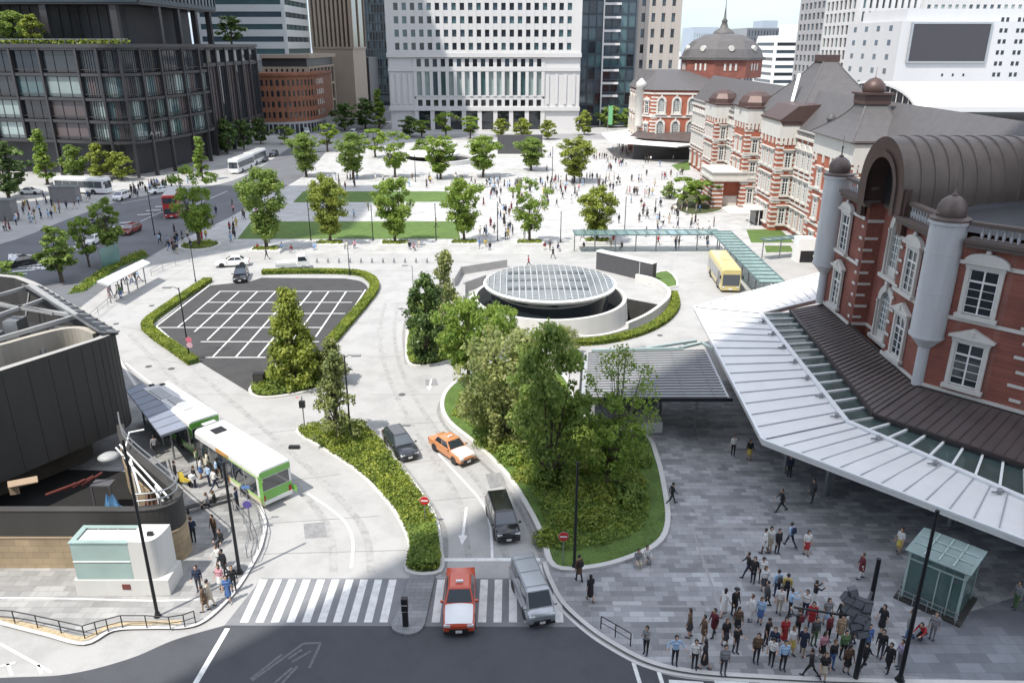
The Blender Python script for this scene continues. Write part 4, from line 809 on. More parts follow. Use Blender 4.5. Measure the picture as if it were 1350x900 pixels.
# ---------------------------------------------------------------- big white forecourt canopy with brown pent roof
r = thing('forecourt_canopy', 'wide white metal canopy wrapping round the near station pavilion', 'canopy', (24, 58, 0)); zc = 4.5
o_ = [G(915, 405, zc), G(1005, 580, zc), G(1352, 713, zc), (33.5, 29.5)]; i_ = [G(1003, 414, zc + .4), G(1116, 557, zc + .4), G(1352, 660, zc + .4), (37.5, 34.2)]; back = [G(1090, 358, zc), G(1098, 392, zc + .3)]
roof = MB()
def seg(a0, a1, b0, b1, n, mb=roof):
    """standing-seam panels between an outer and an inner eave, with seams"""
    a0, a1, b0, b1 = [Vector((*p, q)) for p, q in ((a0, zc), (a1, zc), (b0, zc + .45), (b1, zc + .45))]
    mb.add([a0, a1, b1, b0], [(0, 1, 2, 3)]); mb.add([a0 - Vector((0, 0, .35)), a1 - Vector((0, 0, .35)), b1 - Vector((0, 0, .35)), b0 - Vector((0, 0, .35))], [(3, 2, 1, 0)])
    mb.add([a0, a1, a1 - Vector((0, 0, .36)), a0 - Vector((0, 0, .36))], [(3, 2, 1, 0)]); mb.add([b0, b1, b1 - Vector((0, 0, .36)), b0 - Vector((0, 0, .36))], [(0, 1, 2, 3)])
    for k in range(n + 1): u = k / n; mb.bar(a0.lerp(a1, u) + Vector((0, 0, .03)), b0.lerp(b1, u) + Vector((0, 0, .03)), .07, .07, 1)
    mb.bar(a0 + Vector((0, 0, .05)), a1 + Vector((0, 0, .05)), .18, .14, 2); mb.bar(b0 + Vector((0, 0, .06)), b1 + Vector((0, 0, .06)), .35, .2, 2)
seg(o_[0], o_[1], i_[0], i_[1], 15); seg(o_[1], o_[2], i_[1], i_[2], 12); seg(o_[2], o_[3], i_[2], i_[3], 5); seg(back[0], o_[0], back[1], i_[0], 10)
roof.build('canopy_roof', [mat('white_metal_sheet', (.70, .69, .67), .45, .05, var=.07, scale=.7), mat('seam_grey', (.34, .36, .39), .5, .2), mat('eave_white', (.72, .73, .73), .4)], r, True)
# glazed gap with white ribs between canopy and pent roof
b0 = [G(1042, 408, 5.3), G(1152, 545, 5.3), G(1352, 612, 5.3), (38.3, 35.2)]; gz = MB(); rb = MB()
for k in range(3):
    p, q, s_, t_ = [Vector((*v, z)) for v, z in ((i_[k], zc + .35), (i_[k + 1], zc + .35), (b0[k + 1], 4.9), (b0[k], 4.9))]
    gz.add([p, q, s_, t_], [(0, 1, 2, 3)]); n = (14, 8, 5)[k]
    for j in range(n + 1): u = j / n; rb.bar(p.lerp(q, u) + Vector((0, 0, .06)), t_.lerp(s_, u) + Vector((0, 0, .06)), .14, .16)
gz.build('glass_strip', mat_glass('roof_strip_glass', (.05, .075, .07), .1), r, True); rb.build('glazing_ribs', M_WHITE, r, True)
for px, py in ((1020, 630), (1073, 660), (955, 500), (1237, 700), (985, 545)):
    x, y = G(px, py); x += .9; y += .5
    cl = MB(); cl.tube([(x, y, 0), (x, y, zc - .1)], .14, 8); cl.tube([(x + .45, y + .2, 0), (x + .45, y + .2, zc - .1)], .14, 8); cl.box(x - .1, y - .1, zc - .5, x + .55, y + .3, zc - .35); cl.build('column', M_GREYMETAL, r, True)
for (p, q, n) in ((i_[0], i_[1], 7), (i_[1], i_[2], 3)):
    for k in range(n): u = (k + .7) / n; a = Vector(p).lerp(Vector(q), u); ft = MB(); ft.lathe([(.14, zc + .45), (.14, zc + .75), (.05, zc + .8), (0, zc + .8)], (a.x - .45, a.y - .25), 8); ft.box(a.x - .9, a.y - .3, zc + .5, a.x - .2, a.y - .22, zc + .58); ft.build('roof_fitting', M_GREYMETAL, r, True)
r = thing('pent_roof', 'brown ribbed pent roof running round the foot of the brick pavilion', 'roof', (28, 52, 0)); pr_ = MB()
inn = [(29.6, 70), (28.9, 51.0), WS.P(8.5, 0, 0)[:2], WS.P(14, 0, 0)[:2]]; out_ = [b0[0], b0[1], b0[2], b0[3]]
for k in range(3):
    p, q, s_, t_ = [Vector((*v, z)) for v, z in ((out_[k], 5.2), (out_[k + 1], 5.2), (inn[k + 1], 6.3), (inn[k], 6.3))]; pr_.add([p, q, s_, t_], [(0, 1, 2, 3)]); n = (34, 14, 8)[k]
    for j in range(n + 1): u = j / n; pr_.bar(p.lerp(q, u) + Vector((0, 0, .03)), t_.lerp(s_, u) + Vector((0, 0, .03)), .06, .08)
    pr_.bar(p, q, .22, .22, 1); pr_.bar(t_, s_, .2, .16, 1); pr_.add([p - Vector((0, 0, .1)), q - Vector((0, 0, .1)), q - Vector((0, 0, 5.0)), p - Vector((0, 0, 5.0))], [(0, 1, 2, 3)], 2)
pr_.build('roof', [M_BROWNROOF, mat('brown_gutter', (.05, .042, .04), .5, .3), M_DARKW], r, True)
# ---------------------------------------------------------------- small pavilion roof on the pavement
r = thing('walkway_pavilion', 'low grey ribbed roof shelter on slim columns beside the garden', 'shelter', (11, 58.5, 0)); g = MB(); zp = 4.0
p0, p1, p2, p3 = [Vector((*G(a, b, zp), zp)) for a, b in ((766, 524), (962, 524), (932, 462), (770, 466))]
g.prism([tuple(p0.to_2d()), tuple(p1.to_2d()), tuple(p2.to_2d()), tuple(p3.to_2d())], zp - .3, zp)
for k in range(19): u = k / 18; g.bar(p0.lerp(p3, u) + Vector((.35, 0, .05)), p1.lerp(p2, u) + Vector((-.2, 0, .05)), .09, .1, 1)
for k in range(5): u = (k + .5) / 5; g.bar(p0.lerp(p1, u) + Vector((0, 0, .04)), p3.lerp(p2, u) + Vector((0, 0, .04)), .06, .06, 1)
g.build('roof', [mat('grey_metal_roof', (.36, .365, .37), .45, .2, var=.12, scale=.5), mat('roof_rib', (.20, .205, .21), .5, .3)], r, True)
g = MB(); g.bar(p0 + Vector((-.2, -.12, -.1)), p1 + Vector((.2, -.12, -.1)), .18, .3); g.bar(p0 + Vector((-.12, -.2, -.1)), p3 + Vector((-.12, 0, -.1)), .18, .3); g.build('fascia', M_DKMETAL, r, True)
for px, py in ((915, 574), (870, 545), (775, 560)):
    x, y = G(px, py, .12); MB().tube([(x, y, .12), (x, y, zp - .3)], .11, 8).build('column', M_GREYMETAL, r, True)
MB().box(6.5, 61.5, .1, 12.6, 62.2, 3.7).build('glass_wall', mat_glass('wall_glass', (.06, .08, .085), .1), r, True)
MB().box(*G(845, 572)[:2], .1, G(868, 560)[0], G(868, 560)[1] + .6, 1.0).build('low_wall', M_GRANITE, r, True)
g = MB()
for a, b_ in (((852, 459), (918, 449)), ((895, 459), (925, 452)), ((925, 452), (945, 462)), ((780, 462), (900, 459))): g.bar((*G(*a, 4.2), 4.2), (*G(*b_, 4.2), 4.2), .25, .2)
g.build('glazing_bar', mat('pale_green_steel', (.32, .40, .38), .4, .3), r, True)
# ================================================================ LOW BUILDINGS ON THE FORECOURT
M_CHAR = mat('charcoal_render', (.042, .040, .037), .75, var=.35, scale=.35, streak=True); M_TANST = mat_brick('tan_stone_course', (.42, .32, .20), (.34, .26, .17), (.22, .17, .12), .9, .42, .012)
M_GLGREEN = mat_glass('pale_green_glass', (.52, .68, .64), .12, .3); M_CONCW = mat('white_concrete', (.60, .59, .56), .8, var=.1, scale=.6, bump=.15, streak=True)
# ---- charcoal ventilation building with open roof frame
r = thing('ventilation_building', 'charcoal curved ventilation building with open concrete well and steel roof frame', 'building', (-36, 50, 0))
ZT = 9.8
oc = [(-60, 20), (-44, 26)] + curve([(-44, 26), (-36.5, 38.5), (-32.3, 45.5), (-29.6, 50.0), (-28.6, 51.9), (-28.9, 53.4), (-30.4, 55.0), (-35, 59.2), (-40.6, 64.6), (-44, 67.2)], 4) + [(-60, 72)]
n = len(oc); cin = Vector((-46, 48))
def inset(p, d): v = (cin - Vector(p)); return tuple(Vector(p) + v.normalized() * d)
ins = [inset(p, .6) for p in oc]; g = MB()
lo = [(x, y, 2.5) for x, y in oc]; hi = [(x, y, ZT) for x, y in oc]; hin = [(x, y, ZT) for x, y in ins]; loi = [(x, y, 6.0) for x, y in ins]
g.loft([lo, hi], cap=False); g.loft([hi, hin], 1, cap=False); g.loft([hin, loi], 0, cap=False); g.sheet([(x, y) for x, y in oc], 2.5); g.sheet(ins, 6.0, 2)
g.build('skirt_wall', [M_CHAR, mat('pale_coping', (.34, .33, .31), .7), M_DARKW], r, True)
k = MB()
for i in range(2, n - 2):
    a, b_ = Vector(oc[i]), Vector(oc[i + 1]); m_ = max(1, int((b_ - a).length / 1.1)); W = Wall(b_, a) if False else Wall(a, b_)
    for q in range(m_): k.bar((*a.lerp(b_, q / m_), 2.55), (*a.lerp(b_, q / m_), ZT - .25), .03, .03)
k.build('panel_joints', mat('dark_joint', (.022, .021, .02), .7), r, True)
MB().prism([inset(p, 3.0) for p in oc], 0, 2.49).build('lower_wall', mat('olive_concrete', (.085, .078, .065), .85, var=.25), r, True)
k = MB(); cw = GC([(-60, 466), (0, 455), (40, 444), (82, 434), (108, 433), (126, 440)], 4, z=9.7); cw2 = [inset(p, .0) for p in cw]
k.ribbon(cw, .45, 6.02, 0, th=3.75); k.build('concrete_well', mat('weathered_concrete', (.36, .33, .28), .85, var=.25, scale=.5, bump=.2, streak=True), r, True)
k = MB(); zt = 10.0
def B(a, b_, w_=.22, h_=.25): k.bar((*G(*a, zt), zt), (*G(*b_, zt), zt), w_, h_)
B((-80, 412), (40, 377)); B((40, 377), (100, 417), .45, .35); B((100, 417), (-80, 470), .25, .3); B((-60, 392), (98, 416), .3); B((-60, 436), (62, 393)); k.bar((*G(40, 377, zt), zt), (*G(32, 404, 8), 7.2), .15, .15); B((0, 400), (70, 413), .15)
k.build('roof_truss', mat('weathered_steel', (.40, .40, .39), .5, .4, var=.15), r, True)
k = MB()
pa, pb = Vector((*G(52, 374, 10), 9.8)), Vector((*G(156, 436, 9.9), 9.8))
for q in range(26):
    u = q / 25; p = pa.lerp(pb, u); k.bar(p, p + Vector((-.9, -.9, .35)), .10, .10)
    if q % 2: k.bar(p + Vector((0, 0, .02)), p + Vector((-1.2, .2, .1)), .3, .1)
k.bar(pa + Vector((-.9, -.9, .4)), pb + Vector((-.9, -.9, .4)), .12, .12); k.build('edge_grating', M_STEEL, r, True); k = MB(); k.bar(pa + Vector((-.4, -.4, -.05)), pb + Vector((-.4, -.4, -.05)), 1.1, .25); k.build('edge_plate', M_DKMETAL, r, True)
for q in range(9):
    x, y = -44 + q * 1.3 + (q % 3) * .3, 52 + (q * 37 % 7); MB().box(x, y, 6.0, x + 1.1, y + 1.4, 7.2 + (q % 4) * .5).build('air_unit', M_GREYMETAL, r, True)
# ---- sunken yard wall: tan stone below, charcoal panel above
r = thing('yard_wall', 'tan stone yard wall with charcoal panel above curving round the pit', 'wall', (-30, 39, 0))
path = [(-60, 38.7), (-40, 38.7)] + curve([(-24, 38.7), (-21.2, 38.75), (-20.0, 39.3), (-19.9, 40.4), (-21.0, 41.6), (-25.6, 46.2), (-27.6, 49.4)], 5)
k = MB(); k.ribbon(path, .5, .1, 0, th=2.15); k.build('stone_base', M_TANST, r, True)
k = MB(); k.ribbon(path, .42, 2.25, 0, th=1.75); k.ribbon(path, .5, 4.0, 0, th=.06); k.build('panel', M_CHAR, r, True)
k = MB(); k.ribbon(path, .56, 2.2, 0, th=.1); k.build('stone_coping', mat('tan_coping', (.34, .26, .17), .8), r, True)
k = MB(); rail = path[6:]
for h in (4.55, 5.0): k.tube([(x, y, h) for x, y in rail], .05, 6)
for x, y in rail[::4]: k.tube([(x, y, 4.05), (x, y, 5.0)], .045, 6)
k.build('railing', M_GREYMETAL, r, True)
fr = thing('pipe_frame', 'white painted pipe frame over the yard pit', 'frame', (-24, 43, .1)); k = MB()
for a, b_ in (((158, 586), (222, 655)), ((153, 590), (215, 660)), ((172, 605), (185, 650)), ((166, 588), (170, 570)), ((170, 570), (190, 566)), ((206, 640), (212, 650))): k.tube([(*G(*a, 4.4), 4.4), (*G(*b_, 4.4), 4.4)], .06, 6)
for p in ((172, 606), (205, 640)): k.tube([(*G(*p, 4.4), 4.4), (*G(*p, 4.4), .1)], .06, 6)
k.build('pipe', M_WHITE, fr, True)
# things lying in the pit; deck and pole steel darkened to imitate its shade
def heap(name, label, cat, c, m, sx, sy, sz, seed):
    rr = random.Random(seed); b = MB(); N = 14; rings = []
    for j in range(6):
        u = j / 5; rings.append([(c[0] + sx * (1 - u * .8) * math.cos(6.283 * i / N) * rr.uniform(.8, 1.1), c[1] + sy * (1 - u * .8) * math.sin(6.283 * i / N) * rr.uniform(.8, 1.1), c[2] + sz * u * rr.uniform(.7, 1.2)) for i in range(N)])
    b.loft(rings, sm=False); return tag(b.build(name, m), label, cat)
heap('tarpaulin', 'crumpled blue tarpaulin lying in the yard pit', 'tarpaulin', (*G(148, 664, 3.0), .2), mat('blue_tarpaulin', (.10, .24, .42), .5, var=.5, scale=2), 1.9, .7, 3.0, 3)
heap('rubble_pile', 'brown rubble heap at the rounded end of the yard pit', 'rubble', (*G(197, 650, 3.0), .2), mat('brown_rubble', (.17, .10, .07), .9, var=.5, scale=3), .9, .8, 2.9, 5)
r = thing('timber_board', 'pale timber board leaning on the dark yard wall', 'board', (*G(28, 648, 2), 1.5)); k = MB(); c = Vector((*G(30, 635, 3.0), 3.0)); k.obox(c, (.75, .35, 0), (-.12, .2, .1), (0, 0, .03)); k.obox(c + Vector((-.5, -.25, -.4)), (.25, .08, 0), (0, .04, 0), (0, 0, .35)); k.build('board', mat('pale_timber', (.34, .25, .17), .8), r, True)
r = thing('work_platform', 'grey steel work platform inside the yard', 'platform', (*G(130, 640, 1.5), .2)); k = MB(); a = G(118, 640, 2.2); k.box(a[0], a[1], 2.1, a[0] + 1.3, a[1] + .8, 2.2)
for dx in (0, 1.2): k.box(a[0] + dx, a[1], .2, a[0] + dx + .1, a[1] + .1, 2.1)
k.build('deck', mat('dull_deck_steel', (.09, .09, .10), .7), r, True); k = MB()
for q in range(5): p = G(60 + q * 12, 652 - q * 3, 2.2); k.bar((p[0], p[1], 2.2), (p[0] + 1.2, p[1] + .5, 2.5 + q * .1), .1, .1)
tag(k.build('scaffold_poles', mat('dull_red_steel', (.18, .05, .04), .6)), 'dull red and grey scaffold poles lying in the shaded yard', 'poles', kind='stuff')
MB().sheet([(-48, 38.9), (-21.5, 38.9), (-20.3, 39.6), (-20.3, 40.4), (-21.4, 41.6), (-25.9, 46.2), (-27.9, 49.6), (-34, 50)], .16).build('yard_floor', mat('yard_shade_concrete', (.012, .012, .012), .9, var=.4))['kind'] = 'structure'  # near-black floor colour stands in for the shade in the pit
# ---- glass subway entrance with white concrete wing
r = thing('subway_entrance', 'green glass subway entrance box with white concrete curved side', 'entrance', (*G(150, 778), .13)); yf = G(140, 783, .13)[1]
xl, zl_ = AT(102, 763, yf)[0], AT(102, 763, yf)[2]; xr2 = AT(177, 763, yf)[0]; zt = AT(96, 716, yf)[2]; yb = G(112, 693, zt)[1]
MB().box(xl - .15, yf - .08, .1, xr2 + 1.9, yb + .1, zl_ - .02).build('plinth', M_CONCW, r, True)
k = MB(); k.box(xl, yf, zl_, xr2, yf + .05, zt); k.box(xl, yf + .051, zl_, xl + .05, yb, zt); k.build('glass_wall', M_GLGREEN, r, True)
k = MB(); k.box(xl - .05, yf - .05, zt, xr2 + .05, yf + .25, zt + .06); k.box(xl - .05, yf + .251, zt, xl + .25, yb, zt + .06); k.box(xl + .251, yb - .25, zt, xr2 + .05, yb, zt + .06); k.build('roof_rim', M_GLGREEN, r, True)
k = MB(); k.box(xl + .25, yf + .25, zt - .12, xr2, yb - .25, zt - .07)
k.build('inner_ceiling', M_WHITE, r, True); k = MB()
for q in range(3): a = xl + .4 + q * 1.1; k.bar((a, yf + .3, zt - .05), (a + .55, yb - .3, zt - .05), .07, .07); k.bar((a + .55, yb - .3, zt - .05), (a + 1.1, yf + .3, zt - .05), .07, .07)
k.bar((xl, yf - .03, (zl_ + zt) / 2), (xr2, yf - .03, (zl_ + zt) / 2), .04, .05); k.build('frame', M_WHITE, r, True)
k = MB(); k.prism([(xr2 + .02, yf - .02)] + curve([(xr2 + .9, yf - .05), (xr2 + 1.35, yf + .15), (xr2 + 1.6, yf + .7), (xr2 + 1.7, yb)], 4) + [(xr2 + .02, yb)], zl_ - .4, zt + .12); k.build('concrete_wing', M_CONCW, r, True)
MB().box(xr2 - .7, yf - .11, zl_ - .62, xr2 - .25, yf - .082, zl_ - .28).build('notice', mat('maroon_notice', (.16, .04, .035), .5), r, True)
MB().box(xr2 + .9, yf + .5, zt + .12, xr2 + 1.2, yf + .7, zt + .32).build('roof_vent', M_DKMETAL, r, True)
# ---- flat roofed bus shelters
def shelter(name, label, quad, z, m, posts):
    P = [Vector((*G(a, b_, z), z)) for a, b_ in quad]; c = sum(P, Vector()) / 4; r = thing(name, label, 'shelter', (c.x, c.y, 0)); g = MB(); g.prism([tuple(p.to_2d()) for p in P], z - .14, z); g.build('roof', m, r, True); g = MB()
    for q in range(9): u = q / 8; g.bar(P[0].lerp(P[3], u) + Vector((0, 0, .02)), P[1].lerp(P[2], u) + Vector((0, 0, .02)), .06, .05)
    g.build('roof_seams', M_GREYMETAL, r, True)
    for k in range(posts): u = (k + .5) / posts; q = (P[0].lerp(P[3], u) + P[1].lerp(P[2], u)) / 2; MB().tube([(q.x, q.y, .0), (q.x, q.y, z - .14)], .08, 8).build('post', M_GREYMETAL, r, True)
    return r
shelter('bus_shelter', 'flat blue grey bus shelter roof beside the two green and white buses', [(166, 514), (188, 505), (247, 562), (212, 574)], 3.0, mat('blue_grey_sheet', (.30, .33, .40), .4, .3, var=.1), 4)
shelter('bus_shelter', 'long white bus shelter with a queue under it by the avenue', [(127, 371), (142, 376), (198, 346), (188, 342)], 2.8, M_WHITE, 5)
# ---- glass rotunda
RC = (4.3, 85.6); r = thing('rotunda', 'round glass-roofed rotunda with pale concrete drum', 'rotunda', (*RC, 0)); zr = 3.6
k = MB(); k.lathe([(9.0, 0), (8.75, 2.25)], RC, 72); k.lathe([(8.75, 2.25), (8.35, 2.25)], RC, 72, sm=False); k.lathe([(8.35, 2.25), (8.35, 0)], RC, 72); k.build('drum', M_CONCW, r, True)
k = MB(); k.lathe([(6.7, .02), (6.7, zr - .2)], RC, 72); k.lathe([(6.7, .06), (8.34, .06)], RC, 72, sm=False); k.build('inner_glass', M_GLASSD, r, True)
k = MB(); k.lathe([(6.6, zr - .25), (7.45, zr - .1), (7.55, zr + .18)], RC, 72, sm=True); k.lathe([(7.55, zr + .18), (7.25, zr + .3)], RC, 72, sm=False); k.build('roof_rim', M_WHITE, r, True)
k = MB(); k.lathe([(7.25, zr + .28), (5.0, zr + .42), (.01, zr + .5)], RC, 72, sm=True); k.build('glass_disc', mat_glass('frosted_roof_glass', (.13, .15, .155), .15, var=.25, scale=1.2), r, True)
k = MB(); kd = MB()
for q in range(-10, 11):
    x = q * .70; h = math.sqrt(max(0, 7.15 ** 2 - x * x)); k.bar((RC[0] + x, RC[1] - h, zr + .34), (RC[0] + x, RC[1], zr + .53), .07, .07); k.bar((RC[0] + x, RC[1], zr + .53), (RC[0] + x, RC[1] + h, zr + .34), .07, .07)
    y = q * .70; k.bar((RC[0] - h, RC[1] + y, zr + .33), (RC[0], RC[1] + y, zr + .52), .05, .05); k.bar((RC[0], RC[1] + y, zr + .52), (RC[0] + h, RC[1] + y, zr + .33), .05, .05)
for i in range(-7, 6):
    for j in (-3, 0, 3): kd.box(RC[0] + i * .70 + .14, RC[1] + j * .74 * 1.4 - .5, zr + .47, RC[0] + i * .70 + .6, RC[1] + j * .74 * 1.4 + .5, zr + .515)
k.build('glazing_bars', mat('pale_grey_bar', (.50, .51, .51), .5), r, True); tag(kd.build('roof_panels', mat('grey_solar_panel', (.09, .105, .11), .3), r, True), kind='stuff')
# sunken ramp beside it
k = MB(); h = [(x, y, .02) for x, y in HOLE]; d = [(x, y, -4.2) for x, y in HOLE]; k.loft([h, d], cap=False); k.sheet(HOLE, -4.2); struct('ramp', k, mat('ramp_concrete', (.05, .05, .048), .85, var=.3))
aw = GC([(826, 438), (855, 424), (878, 405), (880, 392), (862, 378), (838, 372)], 5); k = MB(); k.ribbon(aw, .4, 0, th=1.1); tag(k.build('curved_wall', M_CONCW), 'low curved white wall round the sunken ramp', 'wall')
k = MB(); k.ribbon(GC([(735, 449), (790, 447), (826, 438)], 4), .35, 0, th=.5); tag(k.build('low_wall', M_CONCW), 'low pale wall between the rotunda and its hedge', 'wall')
r = thing('stair_parapet', 'grey stone stair parapet left of the rotunda', 'parapet', (*G(630, 375), 0)); k = MB()
for a, b_, hh in (((607, 362), (668, 352), 1.1), ((607, 362), (598, 378), 1.1), ((612, 385), (640, 375), 1.3), ((612, 400), (612, 385), 1.0)): p, q = G(*a), G(*b_); k.ribbon([p, q], .3, 0, th=hh)
k.build('parapet', mat('grey_granite', (.34, .33, .32), .7, var=.15), r, True)
MB().prism(Gs([(616, 398), (640, 380), (650, 395), (625, 410)]), 0, .5).build('steps', M_GRANITE, r, True)
r = thing('service_wall', 'dark grey service wall with white cap right behind the rotunda', 'wall', (*G(825, 362), 0)); p, q = Vector(G(788, 354)), Vector(G(862, 372)); k = MB(); k.ribbon([p, q], .8, 0, th=2.5); k.build('wall', mat('dark_grey_panel', (.07, .07, .075), .6), r, True); k = MB(); k.ribbon([p, q], 1.0, 2.5, th=.15); k.build('cap', M_WHITE, r, True); k = MB(); u = p.lerp(q, .74); k.box(u.x - .08, u.y - .55, 0, u.x + .08, u.y - .42, 2.5); k.build('pilaster', M_WHITE, r, True)
r = thing('screen_wall', 'tall dark grey ventilation screen behind the plaza trees', 'wall', (*G(686, 207), 0)); y = G(686, 207)[1]; k = MB(); k.box(AT(656, 200, y)[0], y, 0, AT(715, 200, y)[0], y + 1.2, 5.9); k.build('wall', mat('mid_dark_panel', (.065, .065, .068), .6), r, True); MB().box(AT(650, 200, y)[0], y - 2.2, 0, AT(722, 200, y)[0], y - .1, .8).build('planter', M_CONCW, r, True)
r = thing('round_planter', 'far round stone ring with dark centre on the plaza', 'planter', (*G(578, 213), 0)); c = G(578, 213); k = MB(); k.lathe([(9.5, 0), (9.5, 1.1), (8.8, 1.1), (8.8, .3)], c, 40, sm=False); k.build('stone_ring', M_GRANITE, r, True); k = MB(); k.lathe([(8.79, .5), (.01, .5)], c, 40, sm=False); k.build('well', M_BLACK, r, True); MB().lathe([(7, 1.6), (7, 2.1), (.01, 2.2)], (c[0] - 1.5, c[1] + 2.5), 40, sm=False).build('roof_slab', M_WHITE, r, True)
k = r
# ---- glass walkway canopies
def glass_walk(label, a, b_, w_, z, n, posts=True):
    a, b_ = Vector((*a, z)), Vector((*b_, z)); d = (b_ - a).normalized(); nn = Vector((-d.y, d.x, 0)); c = (a + b_) / 2; r = thing('glass_canopy', label, 'canopy', (c.x, c.y, 0)); g = MB(); g.prism([tuple((a + nn * w_ / 2).to_2d()), tuple((b_ + nn * w_ / 2).to_2d()), tuple((b_ - nn * w_ / 2).to_2d()), tuple((a - nn * w_ / 2).to_2d())], z, z + .03); g.build('glass_roof', mat_glass('canopy_glass', (.45, .62, .60), .1, .7), r, True); g = MB(); 
    for q in range(n + 1): p = a.lerp(b_, q / n); g.bar(p - nn * w_ / 2 + Vector((0, 0, .05)), p + nn * w_ / 2 + Vector((0, 0, .05)), .35, .12)
    g.bar(a - nn * w_ * .5, b_ - nn * w_ * .5, .15, .16); g.bar(a + nn * w_ * .5, b_ + nn * w_ * .5, .15, .16); g.build('beams', mat('teal_grey_steel', (.12, .19, .19), .4, .3), r, True)
    for q in range(0, n + 1, 2): p = a.lerp(b_, q / n); MB().tube([(p.x, p.y, 0), (p.x, p.y, z)], .09, 6).build('post', M_GREYMETAL, r, True)
glass_walk('pale glass walkway canopy along the plaza edge behind the service wall', G(757, 331), G(945, 330), 3.2, 2.8, 14)
glass_walk('glass walkway canopy with teal beams running beside the yellow bus', (31.2, 115), (30.6, 88), 3.0, 3.0, 16)
glass_walk('short glass canopy spanning over the small lawn by the station wing', G(1004, 343), G(1050, 338), 1.6, 3.0, 4)
r = thing('service_box', 'small white service kiosk at the foot of the station wing', 'kiosk', (*G(1058, 345), 0)); x, y = G(1050, 346); MB().box(x, y, 0, x + 2.6, y + 2.2, 3.4).build('body', M_WHITE, r, True); MB().box(x + .4, y - .03, 0, x + 2.3, y - .002, 1.7).build('opening', M_BLACK, r, True)
r = thing('flat_shelter', 'small white flat shelter with dark glass below the banded bay', 'shelter', (*G(1005, 297), 0)); x, y = G(985, 298); MB().box(x, y, 2.7, x + 5.5, y + 4, 2.95).build('roof', M_WHITE, r, True); MB().box(x + 1.4, y + .4, 0, x + 5.2, y + 3.8, 2.69).build('glass_wall', M_GLASSD, r, True)
for q in range(3): MB().tube([(x + .3 + q * 1.6, y + .2, 0), (x + .3 + q * 1.6, y + .2, 2.7)], .07, 6).build('post', M_WHITE, r, True)
# ---- glass lift house on the right pavement
r = thing('lift_house', 'green glass lift house with steel frame on the shaded pavement', 'lift house', (*G(1235, 800), .12)); z0 = .12
A = Vector(G(1186, 788, z0)); Bq = Vector(G(1260, 821, z0)); d = (Bq - A); nn = Vector((-d.y, d.x)).normalized()
zt = 3.3; dep = 2.6; C = [A, Bq, Bq + nn * dep, A + nn * dep]
k = MB()
for i in range(4):
    W = Wall(C[i], C[(i + 1) % 4]); W.box(k, .08, W.L - .08, z0 + .25, zt - .5, -.06, -.04); W.box(k, .08, W.L - .08, zt - .44, zt, -.06, -.04)
k.build('glass_wall', mat_glass('lift_glass', (.20, .34, .32), .05, .55), r, True)
k = MB(); k.prism([tuple(Vector(p) + (Vector(p) - sum(C, Vector((0, 0))) / 4).normalized() * .25) for p in C], zt, zt + .06); k.build('glass_roof', mat_glass('lift_roof_glass', (.46, .58, .56), .1, .5), r, True)
k = MB(); ste = mat('green_white_steel', (.42, .52, .50), .4, .3)
for i in range(4):
    W = Wall(C[i], C[(i + 1) % 4]); W.box(k, 0, .12, z0, zt, -.12, 0); W.box(k, 0, W.L, zt - .5, zt - .42, -.06, .02); W.box(k, 0, W.L, zt - .1, zt - .01, -.06, .03)
    if i == 0:
        for t in (.3, .55, .78): W.box(k, W.L * t, W.L * t + .06, z0, zt - .5, -.05, .015)
for q in range(1, 4): p, s_ = C[0].lerp(C[1], q / 4), C[3].lerp(C[2], q / 4); k.bar((p.x, p.y, zt + .1), (s_.x, s_.y, zt + .1), .07, .07)
for q in range(1, 3): p, s_ = C[0].lerp(C[3], q / 3), C[1].lerp(C[2], q / 3); k.bar((p.x, p.y, zt + .1), (s_.x, s_.y, zt + .1), .07, .07)
k.build('frame', ste, r, True)
k = MB(); W = Wall(C[0], C[1])
for z in (.55, .85): W.box(k, -.1, W.L + .1, z, z + .05, .22, .27)
for t in range(5): W.box(k, W.L * t / 4 - .02, W.L * t / 4 + .02, z0, .86, .22, .26)
k.build('guard_rail', M_STEEL, r, True)
k = MB(); k.prism([tuple(Vector(p) + (Vector(p) - sum(C, Vector((0, 0))) / 4).normalized() * .35) for p in C], .1, .26); k.build('plinth', M_CHAR, r, True)
m_ = (C[2] + C[3]) / 2 - nn * .7; k = MB(); k.box(m_.x - .7, m_.y - .7, .27, m_.x + .7, m_.y + .7, 2.5); k.build('lift_car', M_DARKW, r, True)
# ================================================================ PLANTS
M_BARK = mat('brown_bark', (.085, .065, .05), .9, var=.3, scale=4, bump=.4); M_BARK2 = mat('grey_bark', (.17, .155, .135), .9, var=.25, scale=4, bump=.4)
L_FRESH = mat_leaf('fresh_leaf', (.17, .28, .05), (.36, .48, .11), .5, tip=(.48, .50, .18))
L_MID = mat_leaf('mid_green_leaf', (.15, .24, .06), (.33, .44, .12), .5, tip=(.44, .48, .2))
L_DARK = mat_leaf('dark_green_leaf', (.065, .115, .035), (.15, .23, .07), .3, .4, tip=(.26, .31, .16))
L_YEL = mat_leaf('yellow_green_leaf', (.18, .24, .04), (.40, .45, .10), .45, tip=(.48, .48, .17))
L_PALE = mat_leaf('pale_leaf', (.25, .30, .11), (.46, .49, .22), .5, tip=(.50, .52, .32))
L_SPARSE = mat_leaf('olive_leaf', (.16, .19, .07), (.32, .36, .14), .4, tip=(.44, .46, .22))
L_HEDGE = mat_leaf('hedge_leaf', (.15, .22, .035), (.36, .42, .08), .4, tip=(.48, .48, .14))
L_COVER = mat_leaf('ground_cover_leaf', (.16, .25, .055), (.36, .46, .11), .45, tip=(.48, .48, .14))
